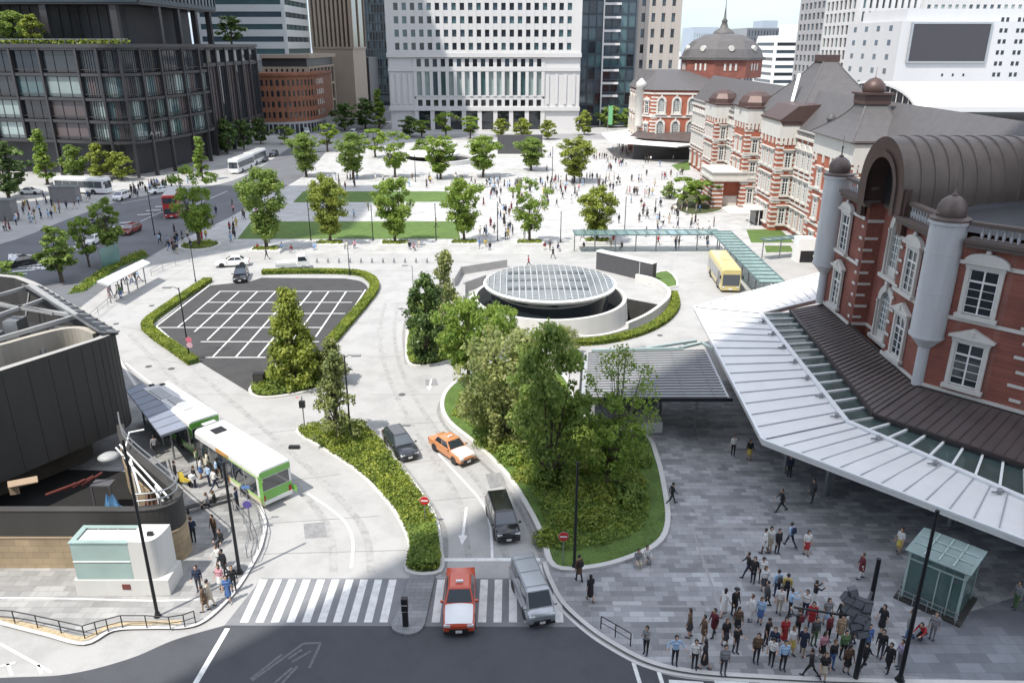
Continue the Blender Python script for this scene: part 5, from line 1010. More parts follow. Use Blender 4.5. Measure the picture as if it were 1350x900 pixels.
def leaf_mesh(name, c, nrm, size, m, asp=.62):
    N = len(c); size = np.asarray(size).reshape(-1, 1) * np.ones((N, 1)); nrm = nrm / (np.linalg.norm(nrm, axis=1, keepdims=True) + 1e-9)
    t = RNG.normal(size=(N, 3)); u = t - (t * nrm).sum(1, keepdims=True) * nrm; u /= (np.linalg.norm(u, axis=1, keepdims=True) + 1e-9); v = np.cross(nrm, u)
    bend = nrm * size * .18
    V = np.stack([c - u * size, c - v * size * asp + bend, c + u * size, c + v * size * asp + bend], 1).reshape(-1, 3)
    me = bpy.data.meshes.new(name); me.vertices.add(4 * N); me.vertices.foreach_set('co', V.ravel()); me.loops.add(4 * N); me.loops.foreach_set('vertex_index', np.arange(4 * N, dtype=np.int32))
    me.polygons.add(N); me.polygons.foreach_set('loop_start', np.arange(0, 4 * N, 4, dtype=np.int32)); me.polygons.foreach_set('loop_total', np.full(N, 4, dtype=np.int32)); me.materials.append(m); me.update(calc_edges=True); return me
def unit(N): d = RNG.normal(size=(N, 3)); return d / np.linalg.norm(d, axis=1, keepdims=True)
def crown_points(shape, N, clumps, cr, fill=.25):
    """clump centres fill the crown outline; leaves gather round each clump"""
    H0, H1, Rm, prof = shape; cs = []
    while len(cs) < clumps:
        u = RNG.random(); rad = prof(u) * Rm; a = RNG.random() * 6.283; q = RNG.random() ** .45
        cs.append((rad * q * math.cos(a), rad * q * math.sin(a), H0 + (H1 - H0) * u))
    cs = np.array(cs); cs += RNG.normal(scale=Rm * .06, size=cs.shape); w = RNG.uniform(.55, 1.25, len(cs)); idx = RNG.choice(len(cs), N, p=(w ** 2) / (w ** 2).sum()); d = unit(N)
    rr = (cr * w[idx])[:, None] * (RNG.random((N, 1)) ** .5); p = cs[idx] + d * rr * np.array([1, 1, .75]); ax = p - np.array([0, 0, (H0 + H1) / 2]); n = d * .6 + unit(N) * .7 + np.array([0, 0, .45]); return p, n, cs
PROF = {
 'vase': lambda u: (.28 + .72 * math.sin(min(1, u * 1.25) * math.pi * .5) ** 1.2) * (1 if u < .8 else max(.0, 1 - ((u - .8) / .2) ** 2 * .75)),
 'round': lambda u: math.sqrt(max(.02, 1 - (2 * u - 1) ** 2)),
 'cone': lambda u: max(.08, (1 - u) ** .8) * (1 if u > .12 else .8 + u * 1.6),
 'column': lambda u: max(.12, math.sin(max(.06, min(.97, u)) * math.pi) ** .45),
 'spread': lambda u: (math.sin((.18 + .82 * u) * math.pi * .62) ** .8) * (1 if u < .75 else max(.15, 1 - ((u - .75) / .25) ** 1.6)),
}
TREES = {}
def tree_proto(key, h, rad, kind, leaf, N, clumps, size, trunk_h=.3, cr=.22, limbs=6, bark=None, tr=None, lean=0.0):
    """unit meshes for one tree: a tapered forking trunk and a leafy crown"""
    p, n, cs = crown_points((h * trunk_h, h, rad, PROF[kind]), N, clumps, rad * cr); crown = leaf_mesh('crown', p, n, RNG.uniform(.6, 1.3, N) * size, leaf)
    b = MB(); tr = tr or h * .018 + .05; fk = h * trunk_h * 1.05
    b.tube([(0, 0, -.05), (0, 0, .15), (.03 * h * lean, 0, fk * .6), (.05 * h * lean, 0.02 * h, fk), (0.0, .01 * h, h * .72)], [tr * 1.5, tr * 1.1, tr, tr * .85, tr * .25], 8)
    sel = cs[RNG.choice(len(cs), min(limbs, len(cs)), replace=False)]
    for c in sel:
        s0 = fk * RNG.uniform(.75, 1.05) if c[2] > fk else fk * .7; mid = (c[0] * .4, c[1] * .4, s0 + (c[2] - s0) * .45); b.tube([(0, 0, s0), mid, tuple(c * np.array([.85, .85, 1]))], [tr * .5, tr * .32, tr * .07], 6)
        for q in range(2): c2 = cs[RNG.integers(len(cs))]; e = Vector(mid).lerp(Vector(c2), .55); b.tube([mid, tuple(e)], [tr * .22, tr * .05], 5)
    TREES[key] = (crown, b.mesh('trunk', bark or M_BARK), h, rad)
def tree(key, px, py, ptop, label, rad=None, z=0.0, name='tree', group=None, rz=None, h=None, xy=None):
    crown, trunk, h0, r0 = TREES[key]
    x, y = xy or G(px, py, z); hh = h or HT(px, py, ptop); s = hh / h0; sr = (rad / r0) if rad else s
    r = thing(name, label, 'tree', (x, y, z), rz if rz is not None else random.uniform(0, 6.28), group); qx = random.uniform(.9, 1.12); sc_ = (sr * qx, sr / qx, s); inst(crown, 'crown', r, sc=sc_); inst(trunk, 'trunk', r, sc=sc_); return r
for i in range(4): tree_proto('vase%d' % i, 10, 3.1, 'vase', (L_FRESH, L_MID, L_FRESH, L_YEL)[i], 8500, 110, .2, .2, .27, 9)
tree_proto('airy', 10, 3.3, 'vase', L_FRESH, 4200, 70, .2, .24, .22, 10)
tree_proto('round', 8, 3, 'round', L_MID, 2600, 50, .3, .12, .3); tree_proto('yellow', 8, 3, 'round', L_YEL, 2400, 45, .3, .12, .3)
tree_proto('slim', 10, 1.6, 'cone', L_FRESH, 1800, 45, .26, .12, .4); tree_proto('slimdark', 9, 1.9, 'column', L_MID, 2200, 45, .26, .25, .35); tree_proto('street', 9, 3, 'round', L_DARK, 1600, 40, .4, .2, .3)
tree_proto('small', 6, 1.9, 'vase', L_FRESH, 1200, 30, .26, .22, .3)
# --- front rows of the plaza
P1 = [(352, 331, 227, 'dark green plaza tree at the left end of the large lawn', 'vase1', 3.2), (436, 323, 236, 'yellowish plaza tree second from left along the large lawn', 'vase3', 2.9), (521, 323, 237, 'bright green plaza tree before the middle of the large lawn', 'vase0', 3.0), (612, 322, 239, 'plaza tree at the right end of the large lawn', 'vase2', 2.9), (698, 322, 239, 'pale airy plaza tree above the glass rotunda', 'airy', 3.1), (787, 320, 248, 'yellow tinged plaza tree beside the long glass canopy', 'vase3', 3.1), (264, 326, 222, 'large airy tree in a round planter by the avenue pavement', 'airy', 4.0)]
for px, py, pt, lb, k, rd in P1: tree(k, px, py, pt, lb, rd, name='plaza_tree', group='trees in the front row of the plaza')
P2 = [(404, 233, 178, 'dense dark tree at the left end of the far plaza row'), (466, 236, 178, 'dense green tree second from left in the far plaza row'), (521, 234, 175, 'airy tree third from left in the far plaza row'), (581, 236, 180, 'bright tree before the far round stone ring'), (637, 234, 182, 'dense tree left of the tall dark screen wall'), (700, 225, 183, 'round tree in front of the tall dark screen wall'), (757, 241, 183, 'pale tree nearest the station in the far plaza row')]
for i, (px, py, pt, lb) in enumerate(P2): tree(('vase1', 'vase1', 'airy', 'vase0', 'vase2', 'vase1', 'vase3')[i], px, py, pt, lb, 3.9, name='plaza_tree', group='trees in the far row of the plaza')
# planters with ledges under the front row
for (px, py, pt, lb, k, rd), lab in zip(P1[:6], ('planter bench under the dark tree left of the large lawn', 'planter bench under the yellowish tree by the large lawn', 'planter bench under the bright middle plaza tree', 'planter bench under the tree at the right end of the large lawn', 'planter bench under the pale tree above the rotunda', 'planter bench under the tree by the long glass canopy')):
    x, y = G(px, py); r = thing('planter', 'low white stone ' + lab, 'planter', (x, y - .3, 0), 0, 'stone planter benches under the plaza trees'); MB().box(-2.4, -1.3, .004, 2.4, 1.3, .46).build('stone_edge', M_GRANITE, r, bevel=.03); N = 260; c = np.stack([RNG.uniform(-1.9, 1.9, N), RNG.uniform(-.9, .9, N), RNG.uniform(.46, .75, N)], 1); inst(leaf_mesh('planting', c, unit(N) + np.array([0, 0, .6]), .2, L_HEDGE), 'planting', r)
x, y = G(264, 326); r = thing('planter', 'round planter ring under the large airy tree by the avenue', 'planter', (x, y, 0)); MB().lathe([(3.1, .0), (3.1, .42), (2.7, .42), (2.7, .3)], n=28, sm=False).build('stone_edge', M_GRANITE, r); N = 500; a = RNG.random(N) * 6.283; q = np.sqrt(RNG.random(N)) * 2.6; inst(leaf_mesh('planting', np.stack([q * np.cos(a), q * np.sin(a), RNG.uniform(.3, .7, N)], 1), unit(N) + np.array([0, 0, .6]), .2, L_HEDGE), 'planting', r)
# --- left side and background
BG = [('street', 12, 262, 190, 'large dark tree at the left edge before the dark office podium', 4.6), ('slim', 63, 243, 174, 'slim upright light green tree before the dark office podium', 2.3), ('round', 100, 236, 192, 'round dark green tree behind the white coach', 3.2), ('yellow', 133, 237, 192, 'round yellow green tree behind the white coach', 3.1), ('yellow', 161, 238, 203, 'lower yellow green tree right of the coach', 2.9), ('slim', 268, 238, 183, 'slim light tree standing by the far white coach', 1.9),
      ('slimdark', 82, 372, 300, 'leafy young tree on the verge nearest the avenue crossing', 2.2), ('slimdark', 148, 345, 264, 'young tree on the verge by the glass panel', 2.0), ('slimdark', 2, 392, 345, 'tree top showing at the left edge above the roof frame', 2.0), ('small', 118, 352, 290, 'thin tree between the two verge trees', 1.6),
      ('street', 300, 203, 160, 'dark street tree near the dark podium corner', 3.4), ('street', 322, 198, 160, 'second dark street tree beside the dark podium', 3.2), ('street', 344, 190, 158, 'dark street tree before the terracotta office', 3.0), ('small', 376, 190, 168, 'grey green street tree at the terracotta office', 3.2), ('street', 455, 172, 138, 'dark tree in the shaded side street opening', 4.5), ('street', 482, 170, 132, 'darker tree beside the shaded dark low office', 4.5), ('slim', 500, 170, 120, 'slim tree in the shaded gap left of the white tower', 3), ('street', 540, 180, 155, 'dark tree at the left pylon of the white tower', 4),
      ('small', 588, 182, 150, 'light tree before the white tower colonnade', 3.4), ('small', 620, 183, 155, 'second light tree before the white tower colonnade', 3.2), ('yellow', 690, 182, 158, 'yellowish tree before the white tower right half', 3.6), ('yellow', 660, 180, 158, 'yellowish tree in the middle of the white tower colonnade', 3.2), ('yellow', 722, 184, 160, 'yellowish tree by the right pylon of the white tower', 3), ('small', 556, 182, 160, 'small tree at the left end of the colonnade', 3), ('round', 555, 206, 184, 'round bush like tree left of the far stone ring', 3), ('small', 432, 200, 165, 'thin grey green tree between two far row trees', 3.2), ('small', 495, 208, 172, 'thin tree behind the gap in the far plaza row', 3.2),
      ('round', 805, 168, 140, 'green tree beside the far pavilion and its canopy', 4.5), ('round', 830, 168, 142, 'second green tree beside the far pavilion', 4.5), ('yellow', 770, 178, 148, 'brownish green tree at the foot of the glass tower', 3), ('small', 900, 272, 236, 'loose bushy tree in the bed before the station porch', 2.6), ('small', 922, 275, 240, 'second loose bushy tree in the bed before the station porch', 2.8), ('round', 882, 262, 244, 'small dark bush at the plaza end of the porch bed', 1.6)]
for k, px, py, pt, lb, rd in BG: tree(k, px, py, pt, lb, rd, name='street_tree' if k == 'street' else 'tree')
tree('round', 0, 0, 0, 'bright tree growing on the roof terrace of the dark office', 3.6, 29.3, xy=(-117.5, 197.5), h=7.2, name='terrace_tree'); tree('yellow', 0, 0, 0, 'second tree on the roof terrace at the left edge', 2.8, 29.3, xy=(-112.5, 197), h=6.0, name='terrace_tree'); tree('street', 0, 0, 0, 'dark bush at the far right end of the roof terrace', 4.2, 29.3, xy=(-84.5, 252), h=7.5, name='terrace_tree')
N = 900; tt = RNG.random(N); inst(leaf_mesh('terrace_planting', np.stack([-165 + 80 * tt, 197.3 - 11 * tt + RNG.uniform(-.4, .4, N), RNG.uniform(29.3, 30.2, N)], 1), unit(N), .4, L_HEDGE), 'terrace_hedge'); tag(bpy.data.objects['terrace_hedge'], 'low hedge along the terrace edge of the dark office', 'hedge')
# --- foreground trees
tree_proto('conifer', 7, 2.9, 'cone', L_YEL, 9000, 150, .17, .06, .24, 12); tree_proto('conifer2', 5, 1.6, 'cone', L_SPARSE, 3800, 70, .14, .08, .3, 10); tree_proto('thin', 7, 2.6, 'cone', L_SPARSE, 3000, 60, .16, .16, .24, 16)
tree_proto('darkoval', 7, 1.9, 'column', L_DARK, 7500, 110, .15, .06, .3, 8); tree_proto('lightcone', 7, 2.1, 'cone', L_PALE, 3600, 75, .16, .15, .26, 12, M_BARK2); tree_proto('broad', 7, 3.3, 'spread', L_FRESH, 7500, 120, .16, .34, .2, 10); tree_proto('palebroad', 7.5, 3.6, 'round', L_PALE, 9000, 130, .15, .08, .22, 10); tree_proto('darkbroad', 8, 2.8, 'column', L_MID, 7500, 120, .16, .08, .26, 10); tree_proto('bare', 7, 2.4, 'spread', L_FRESH, 2600, 70, .09, .2, .24, 14, M_BARK2)
FG = [('conifer', 390, 506, 386, 'dense yellow green conical tree on the car park island', 2.8), ('conifer2', 441, 505, 448, 'small olive conical tree on the right tip of the car park island', 1.7), ('thin', 446, 580, 474, 'thin see-through conical tree at the head of the median hedge', 2.4), ('darkoval', 563, 478, 365, 'dark oval evergreen left of the rotunda', 1.9), ('lightcone', 588, 455, 335, 'light airy cone-shaped tree behind the dark evergreen', 2.0), ('broad', 618, 520, 400, 'broad bright green tree at the head of the garden', 3.0), ('palebroad', 668, 585, 438, 'broad pale yellow green tree in the middle of the garden', 3.7), ('darkbroad', 724, 640, 442, 'tall dark green tree on the right of the garden', 2.5), ('bare', 812, 640, 462, 'thin-branched feathery pale tree before the ribbed shelter', 2.6)]
FG += [('airy', 800, 650, 530, 'feathery bright green small tree in the right part of the garden bed', 2.3), ('broad', 690, 560, 470, 'bright green tree between the pale and the dark garden trees', 2.4)]
for k, px, py, pt, lb, rd in FG: tree(k, px, py, pt, lb, rd, name='garden_tree')
tree('palebroad', 742, 470, 432, 'low pale shrub tree behind the garden by the rotunda hedge', 1.6, name='garden_tree'); tree('broad', 655, 470, 405, 'second bright green tree close to the rotunda drum', 2.2, name='garden_tree')
# --- hedges and ground cover
def inpoly(P, x, y):
    c = np.zeros(len(x), bool); n = len(P)
    for i in range(n):
        x1, y1 = P[i]; x2, y2 = P[(i + 1) % n]; k = ((y1 > y) != (y2 > y)); c ^= k & (x < (x2 - x1) * (y - y1) / ((y2 - y1) or 1e-9) + x1)
    return c
def poly_leaves(name, P, dens, zlo, zhi, size, m, lump=0.0, seed=0):
    xs = np.array([p[0] for p in P]); ys = np.array([p[1] for p in P]); A = .5 * abs(np.dot(xs, np.roll(ys, 1)) - np.dot(ys, np.roll(xs, 1))); N = int(A * dens); K = N * 4; x = RNG.uniform(xs.min(), xs.max(), K); y = RNG.uniform(ys.min(), ys.max(), K); k = inpoly(P, x, y); x, y = x[k][:N], y[k][:N]; N = len(x)
    h = zlo + (zhi - zlo) * RNG.random(N) ** .6
    if lump: h = h * (1 + lump * np.sin(x * 2.1 + seed) * np.cos(y * 2.6 + seed * 2) + lump * .5 * np.sin(x * 5 + y * 4))
    return leaf_mesh(name, np.stack([x, y, h], 1), unit(N) * .9 + np.array([0, 0, .7]), RNG.uniform(.7, 1.3, N) * size, m)
def hedge(label, pts, wd, h, dens=150, m=None, size=.11, name='hedge'):
    L = MB(); L.ribbon(pts, wd * .82, .02, 0, th=h * .86); r = thing(name, label, 'hedge', (*pts[len(pts) // 2], 0)); L.build('hedge_core', mat('hedge_core_green', (.055, .095, .02), .9, var=.3, scale=6, bump=.5), r, True)
    seg = [(Vector(pts[i]), Vector(pts[i + 1])) for i in range(len(pts) - 1)]; ln = np.array([(b - a).length for a, b in seg]); N = int(ln.sum() * (wd + h) * dens); idx = RNG.choice(len(seg), N, p=ln / ln.sum()); t = RNG.random(N); A = np.array([s[0][:] for s in seg])[idx]; Bv = np.array([s[1][:] for s in seg])[idx]; d = Bv - A; d /= np.linalg.norm(d, axis=1, keepdims=True); nn = np.stack([-d[:, 1], d[:, 0]], 1); o = RNG.uniform(-1, 1, N); top = RNG.random(N) < wd / (wd + h)
    off = np.where(top, o * wd * .5, np.sign(o) * wd * .47); z = np.where(top, h * (.9 + .12 * RNG.random(N)), RNG.random(N) * h); xy = A + (Bv - A) * t[:, None] + nn * off[:, None]; c = np.stack([xy[:, 0], xy[:, 1], z], 1); c -= np.array([*root_loc(r)]); inst(leaf_mesh('foliage', c, unit(N) * .8 + np.array([0, 0, .6]), size, m or L_HEDGE), 'foliage', r); return r
hedge('clipped yellow green hedge along the left side of the car park', GC([(275, 371), (235, 398), (196, 427), (203, 442), (228, 460), (256, 480)], 5), 1.15, .55)
hedge('clipped hedge along the far side of the car park bending down its right edge', GC([(346, 361), (400, 360), (462, 361), (486, 367), (494, 381), (480, 402), (456, 430), (437, 452)], 5), 1.15, .55)
hedge('curved hedge in front of the glass rotunda', GC([(736, 454), (790, 452), (840, 441), (874, 424), (889, 405), (886, 388)], 5), 1.2, .5)
hedge('dense clipped hedge on the near end of the median', GC([(559, 752), (560, 722), (556, 700)], 4), 1.75, .62, 190, L_MID)
def stuff(name, label, P, *a, **k): o = inst(poly_leaves(name, P, *a, **k), name); return tag(o, label, 'planting', kind='stuff')
def shrink(P, d): c = Vector((sum(p[0] for p in P) / len(P), sum(p[1] for p in P) / len(P))); return [tuple(Vector(p) + (c - Vector(p)).normalized() * d) for p in P]
stuff('ground_cover', 'yellow green ground cover filling the median bed', shrink(MEDIAN, .12), 170, .12, .55, .10, L_HEDGE, .18, 1)
stuff('ground_cover', 'leafy ground cover on the car park island', shrink(LOTBED, .12), 130, .12, .6, .12, L_COVER, .25, 2)
stuff('ground_cover', 'ground cover under the trees left of the rotunda', shrink(GARD2, .12), 110, .12, .6, .12, L_COVER, .3, 3)
stuff('garden_grass', 'short rough grass along the edges of the large garden bed', shrink(GARDEN, .2), 60, .22, .27, .05, L_COVER, 0, 4)
stuff('ground_cover', 'low leafy plants filling the middle of the large garden bed', shrink(GARDEN, 1.7), 110, .26, .5, .10, L_COVER, .25, 4)
stuff('ground_cover', 'low plants on the avenue verge', Gs([(90, 388), (150, 347), (188, 332), (195, 338), (160, 351), (112, 384)]), 40, .05, .5, .16, L_HEDGE)
SH = [(L_YEL, 'yellow green'), (L_COVER, 'mid green'), (L_MID, 'deep green'), (L_HEDGE, 'olive green')]; PS = []
for m_, nm in SH: N = 900; d = unit(N); d[:, 2] = np.abs(d[:, 2]); rr = RNG.random((N, 1)) ** .3; PS.append(leaf_mesh('shrub', d * rr * np.array([1, 1, .95]) * (1 + .18 * np.sin(d[:, :1] * 7) * np.cos(d[:, 1:2] * 6)), d + unit(N) * .6, .10, m_))
SPOT = [(655, 590, 1.1, 0), (640, 585, 1.0, 1), (690, 628, 1.0, 0), (760, 650, 1.0, 0), (795, 655, 1.1, 0), (800, 680, 1.0, 1), (835, 640, 1.0, 0), (780, 620, 1.2, 0), (830, 660, 1.3, 2), (845, 610, 1.0, 1), (806, 600, 1.5, 1), (720, 712, .9, 3), (610, 545, .9, 3), (675, 605, 1.3, 1), (625, 530, 1.0, 1), (660, 530, 1.3, 2), (700, 560, 1.5, 2), (765, 580, 1.3, 1), (780, 690, 1.1, 0), (745, 690, .8, 0)]
for px, py, s, k in SPOT: o = inst(PS[k], 'shrub', None, (*G(px, py, .25), .2), random.uniform(0, 6), (s, s, s * random.uniform(.85, 1.15))); tag(o, SH[k][1] + ' rounded shrub among others in the large garden bed', 'shrub', 'shrubs filling the large garden bed')
# ================================================================ VEHICLES
PAINT = {}
def paint(name, col, rough=.3, metal=.0):
    if name not in PAINT: PAINT[name] = mat('car_paint_' + name, col, rough, metal, .04, 2.0, coat=.6)
    return PAINT[name]
M_CARGLASS = mat_glass('car_glass', (.03, .04, .05), .03); M_CARGLASS.node_tree.nodes['Principled BSDF'].inputs['Coat Weight'].default_value = 1; M_LAMP = mat_glass('headlight_glass', (.55, .56, .56), .1); M_TAIL = mat('tail_light_red', (.35, .02, .015), .25); M_PLATE = mat('plate_white', (.7, .7, .68), .5); M_RIM = mat('alloy_rim', (.42, .42, .43), .3, .8); M_GRILLE = mat('black_grille', (.02, .02, .02), .4)
def swap(mb): mb.v = [(c, a, b) for a, b, c in mb.v]; return mb
WH = {}
def wheel(root, x, y, r, w):
    k = (round(r, 2), round(w, 2))
    if k not in WH: WH[k] = (swap(MB().lathe([(r * .62, -w / 2), (r * .93, -w / 2), (r, -w * .3), (r, w * .3), (r * .93, w / 2), (r * .62, w / 2)], n=20)).mesh('tyre', M_RUBBER), swap(MB().lathe([(.01, w * .38), (r * .2, w * .42), (r * .28, w * .3), (r * .55, w * .36), (r * .63, w * .46)], n=20)).mesh('rim', M_RIM))
    h = bpy.data.objects.new('wheel', None); COL.objects.link(h); h.parent = root; h.location = (x, y, r); h.rotation_euler = (0, 0, 0 if x > 0 else math.pi); inst(WH[k][0], 'tyre', h); inst(WH[k][1], 'rim', h)
def quadpanel(q, u0, u1, v0, v1, off, th=.012):
    """slab set on a quad (bl, br, tr, tl), inset by fractions"""
    bl, br, tr, tl = [Vector(p) for p in q]; P = lambda u, v: (bl.lerp(br, u)).lerp(tl.lerp(tr, u), v); n = (br - bl).cross(tl - bl).normalized(); c = [P(u0, v0), P(u1, v0), P(u1, v1), P(u0, v1)]
    b = MB(); b.add([p + n * (off - th) for p in c] + [p + n * off for p in c], [(3, 2, 1, 0), (4, 5, 6, 7), (0, 1, 5, 4), (1, 2, 6, 5), (2, 3, 7, 6), (3, 0, 4, 7)]); return b
KINDS = {
 'sedan': dict(L=4.6, W=1.72, st=[(-2.3, .70, .36, .78), (-2.22, .80, .26, .90), (-1.5, .855, .22, .97), (0, .86, .2, .94), (1.2, .85, .22, .90), (1.95, .82, .24, .78), (2.22, .78, .28, .66), (2.3, .70, .34, .58)], gb=(-1.7, .95), gr=(-1.05, .15), belt=.92, h=1.42, hr=.58, ax=(-1.35, 1.38), wr=.32, side=2),
 'taxi': dict(L=4.65, W=1.70, st=[(-2.32, .74, .36, .84), (-2.25, .82, .28, .96), (-1.5, .85, .24, 1.0), (0, .85, .22, .97), (1.0, .85, .22, .96), (2.0, .83, .26, .90), (2.25, .81, .28, .80), (2.32, .76, .34, .70)], gb=(-1.55, .85), gr=(-1.1, .2), belt=.96, h=1.5, hr=.62, ax=(-1.35, 1.4), wr=.32, side=2),
 'wagon': dict(L=4.65, W=1.78, st=[(-2.32, .74, .36, .9), (-2.26, .84, .26, 1.0), (-1.5, .885, .22, 1.0), (0, .89, .2, .97), (1.1, .88, .22, .93), (1.9, .85, .24, .80), (2.22, .78, .28, .68), (2.32, .68, .34, .60)], gb=(-2.2, 1.15), gr=(-1.8, .2), belt=.95, h=1.5, hr=.62, ax=(-1.35, 1.4), wr=.33, side=3),
 'minivan': dict(L=4.9, W=1.84, st=[(-2.44, .82, .36, 1.0), (-2.38, .90, .26, 1.1), (-1.5, .92, .22, 1.1), (0, .92, .2, 1.08), (1.4, .91, .22, 1.06), (2.1, .88, .24, .98), (2.36, .84, .28, .86), (2.45, .76, .34, .74)], gb=(-2.36, 1.62), gr=(-2.2, .75), belt=1.05, h=1.70, hr=.70, ax=(-1.5, 1.5), wr=.34, side=3),
 'van': dict(L=4.7, W=1.72, st=[(-2.34, .80, .34, 1.0), (-2.3, .85, .26, 1.12), (-1.5, .86, .22, 1.14), (0, .86, .2, 1.14), (1.5, .86, .22, 1.14), (2.05, .85, .24, 1.08), (2.3, .82, .26, .92), (2.36, .78, .32, .8)], gb=(-2.31, 2.02), gr=(-2.24, 1.38), belt=1.12, h=1.98, hr=.72, ax=(-1.35, 1.25), wr=.33, side=3),
}
def make_car(label, kind, front, rear, body, hood=None, roof=None, cat='car', name='car', extras=(), sc=1.0):
    K = KINDS[kind]; f = Vector(G(*front)); b_ = Vector(G(*rear)); d = (f - b_).normalized(); c = f - d * K['L'] * sc / 2; r = thing(name, label, cat, (c.x, c.y, .02), math.atan2(-d.x, d.y)); r.scale = (sc, sc, sc); hoodm = hood or body; roofm = roof or body
    rings = []
    for y, hw, zb, zt in K['st']:
        q = .10; rings.append([(-hw + q, y, zb), (hw - q, y, zb), (hw, y, zb + q), (hw + .01, y, (zb + zt) * .52), (hw - .03, y, zt - .08), (hw - .14, y, zt), (-hw + .14, y, zt), (-hw + .03, y, zt - .08), (-hw - .01, y, (zb + zt) * .52), (-hw, y, zb + q)])
    m = MB(); m.loft([[tuple(p) for p in reversed(R_)] for R_ in rings], 0, True); n = 10
    # the bonnet carries its own colour
    o = m.build('body', body, r); o.modifiers.new('edge', 'EDGE_SPLIT').split_angle = R(38)
    g0, g1 = K['gb']; r0, r1 = K['gr']; hb = K['W'] / 2 - .05; hr = K['hr']; bz, rz = K['belt'] - .03, K['h']
    bb = [(-hb, g0, bz), (hb, g0, bz), (hb, g1, bz), (-hb, g1, bz)]; tt = [(-hr, r0, rz - .05), (hr, r0, rz - .05), (hr, r1, rz - .05), (-hr, r1, rz - .05)]
    m = MB(); m.loft([bb, tt], 0, False, cap=False); ro = [(-hr + .1, r0 + .1, rz), (hr - .1, r0 + .1, rz), (hr - .1, r1 - .12, rz), (-hr + .1, r1 - .12, rz)]; m.loft([tt, ro], 0, False, cap=True); cb_ = m.build('cabin', roofm, r, bevel=.03)
    Q = {'windscreen': (bb[2], bb[3], tt[3], tt[2]), 'rear_window': (bb[0], bb[1], tt[1], tt[0]), 'l': (bb[3], bb[0], tt[0], tt[3]), 'r': (bb[1], bb[2], tt[2], tt[1])}
    quadpanel(Q['windscreen'], .06, .94, .1, .94, .012).build('windscreen', M_CARGLASS, r); quadpanel(Q['rear_window'], .09, .91, .2, .9, .012).build('rear_window', M_CARGLASS, r)
    for k, (u0, u1) in (('l', (.05, .95)), ('r', (.05, .95))):
        N = K['side']
        for q in range(N): a = u0 + (u1 - u0) * q / N + .015; e = u0 + (u1 - u0) * (q + 1) / N - .015; quadpanel(Q[k], a, e, .16, .9, .012).build('side_window', M_CARGLASS, r)
    y1, hw1, zb1, zt1 = K['st'][-3]; y0 = g1 - .05
    st = [s for s in K['st'] if s[0] > y0]; ytop = [(y0, K['W'] / 2, 0, K['belt'] - .03)] + st[:-1]; m = MB(); rr = []
    for (y, hw, zb, zt) in ytop: rr.append([(-hw + .1, y, zt - .015), (-hw + .15, y, zt + .018), (0, y, zt + .035), (hw - .15, y, zt + .018), (hw - .1, y, zt - .015)])
    m.loft([list(R_) for R_ in rr], 0, True, cap=False, closed=False); m.f = [tuple(reversed(f_)) for f_ in m.f]; m.build('bonnet', hoodm, r)
    yf, hf, zbf, ztf = K['st'][-2]
    for s in (-1, 1):
        MB().obox((s * (hf - .2), yf + .03, ztf - .09), (.17, 0, 0), (0, .05, 0), (0, 0, .065)).build('headlight', M_LAMP, r); yb, hb2, zbb, ztb = K['st'][1]; MB().obox((s * (hb2 - .12), yb - .05, ztb - .18), (.1, 0, 0), (0, .04, 0), (0, 0, .12)).build('tail_light', M_TAIL, r)
        MB().obox((s * (K['W'] / 2 + .08), g1 - .15, K['belt'] + .05), (.09, 0, 0), (0, .05, 0), (0, 0, .06)).build('wing_mirror', body, r)
        for ya in K['ax']: wheel(r, s * (K['W'] / 2 - .1), ya, K['wr'], .2); m = MB(); m.v = []; swap(m.lathe([(K['wr'] * 1.18, 0), (.01, .0)], n=18)); m.v = [(s * (K['W'] / 2 + .012), y + ya, z + K['wr']) for x, y, z in m.v]; m.build('wheel_arch', M_BLACK, r)
    MB().obox((0, K['st'][-1][0] + .02, .42), (hf * .62, 0, 0), (0, .03, 0), (0, 0, .12)).build('grille', M_GRILLE, r); MB().obox((0, K['st'][-1][0] + .055, .40), (.17, 0, 0), (0, .008, 0), (0, 0, .08)).build('number_plate', M_PLATE, r)
    MB().obox((0, yf + .05, .30), (hf * .97, 0, 0), (0, .06, 0), (0, 0, .07)).build('bumper', M_BLACK if kind in ('taxi', 'van') else body, r)
    if 'sign' in extras: MB().obox((0, (r0 + r1) / 2 + .2, rz + .07), (.2, 0, 0), (0, .07, 0), (0, 0, .07)).build('roof_lamp', M_WHITE, r, bevel=.02)
    if 'stripe' in extras:
        for s in (-1, 1): MB().obox((s * (K['W'] / 2 + .012), -.1, .5), (.008, 0, 0), (0, 1.9, 0), (0, 0, .05)).build('side_stripe', M_WHITE, r)
    if 'rack' in extras:
        for y in (r0 + .5, (r0 + r1) / 2, r1 - .4): MB().obox((0, y, rz + .02), (hr * .9, 0, 0), (0, .03, 0), (0, 0, .015)).build('roof_rib', roofm, r)
    return r
P_RED = paint('vermilion', (.52, .07, .028)); P_WH = paint('white', (.74, .74, .73)); P_OR = paint('orange', (.52, .22, .09)); P_BLK = paint('black', (.012, .013, .016), .18); P_NAVY = paint('dark_grey', (.035, .04, .048), .2, .3); P_SIL = paint('silver', (.38, .40, .42), .3, .5); P_DRED = paint('dark_red', (.16, .015, .015)); P_YEL = paint('pale_yellow', (.58, .48, .20)); P_GRN = paint('fresh_green', (.16, .42, .07)); P_SRED = paint('bus_red', (.42, .03, .03))
make_car('red taxi with white bonnet driving over the zebra crossing', 'taxi', (605, 836, .2), (608, 757, .2), P_RED, P_WH, P_RED, 'taxi', 'taxi', ('sign',))
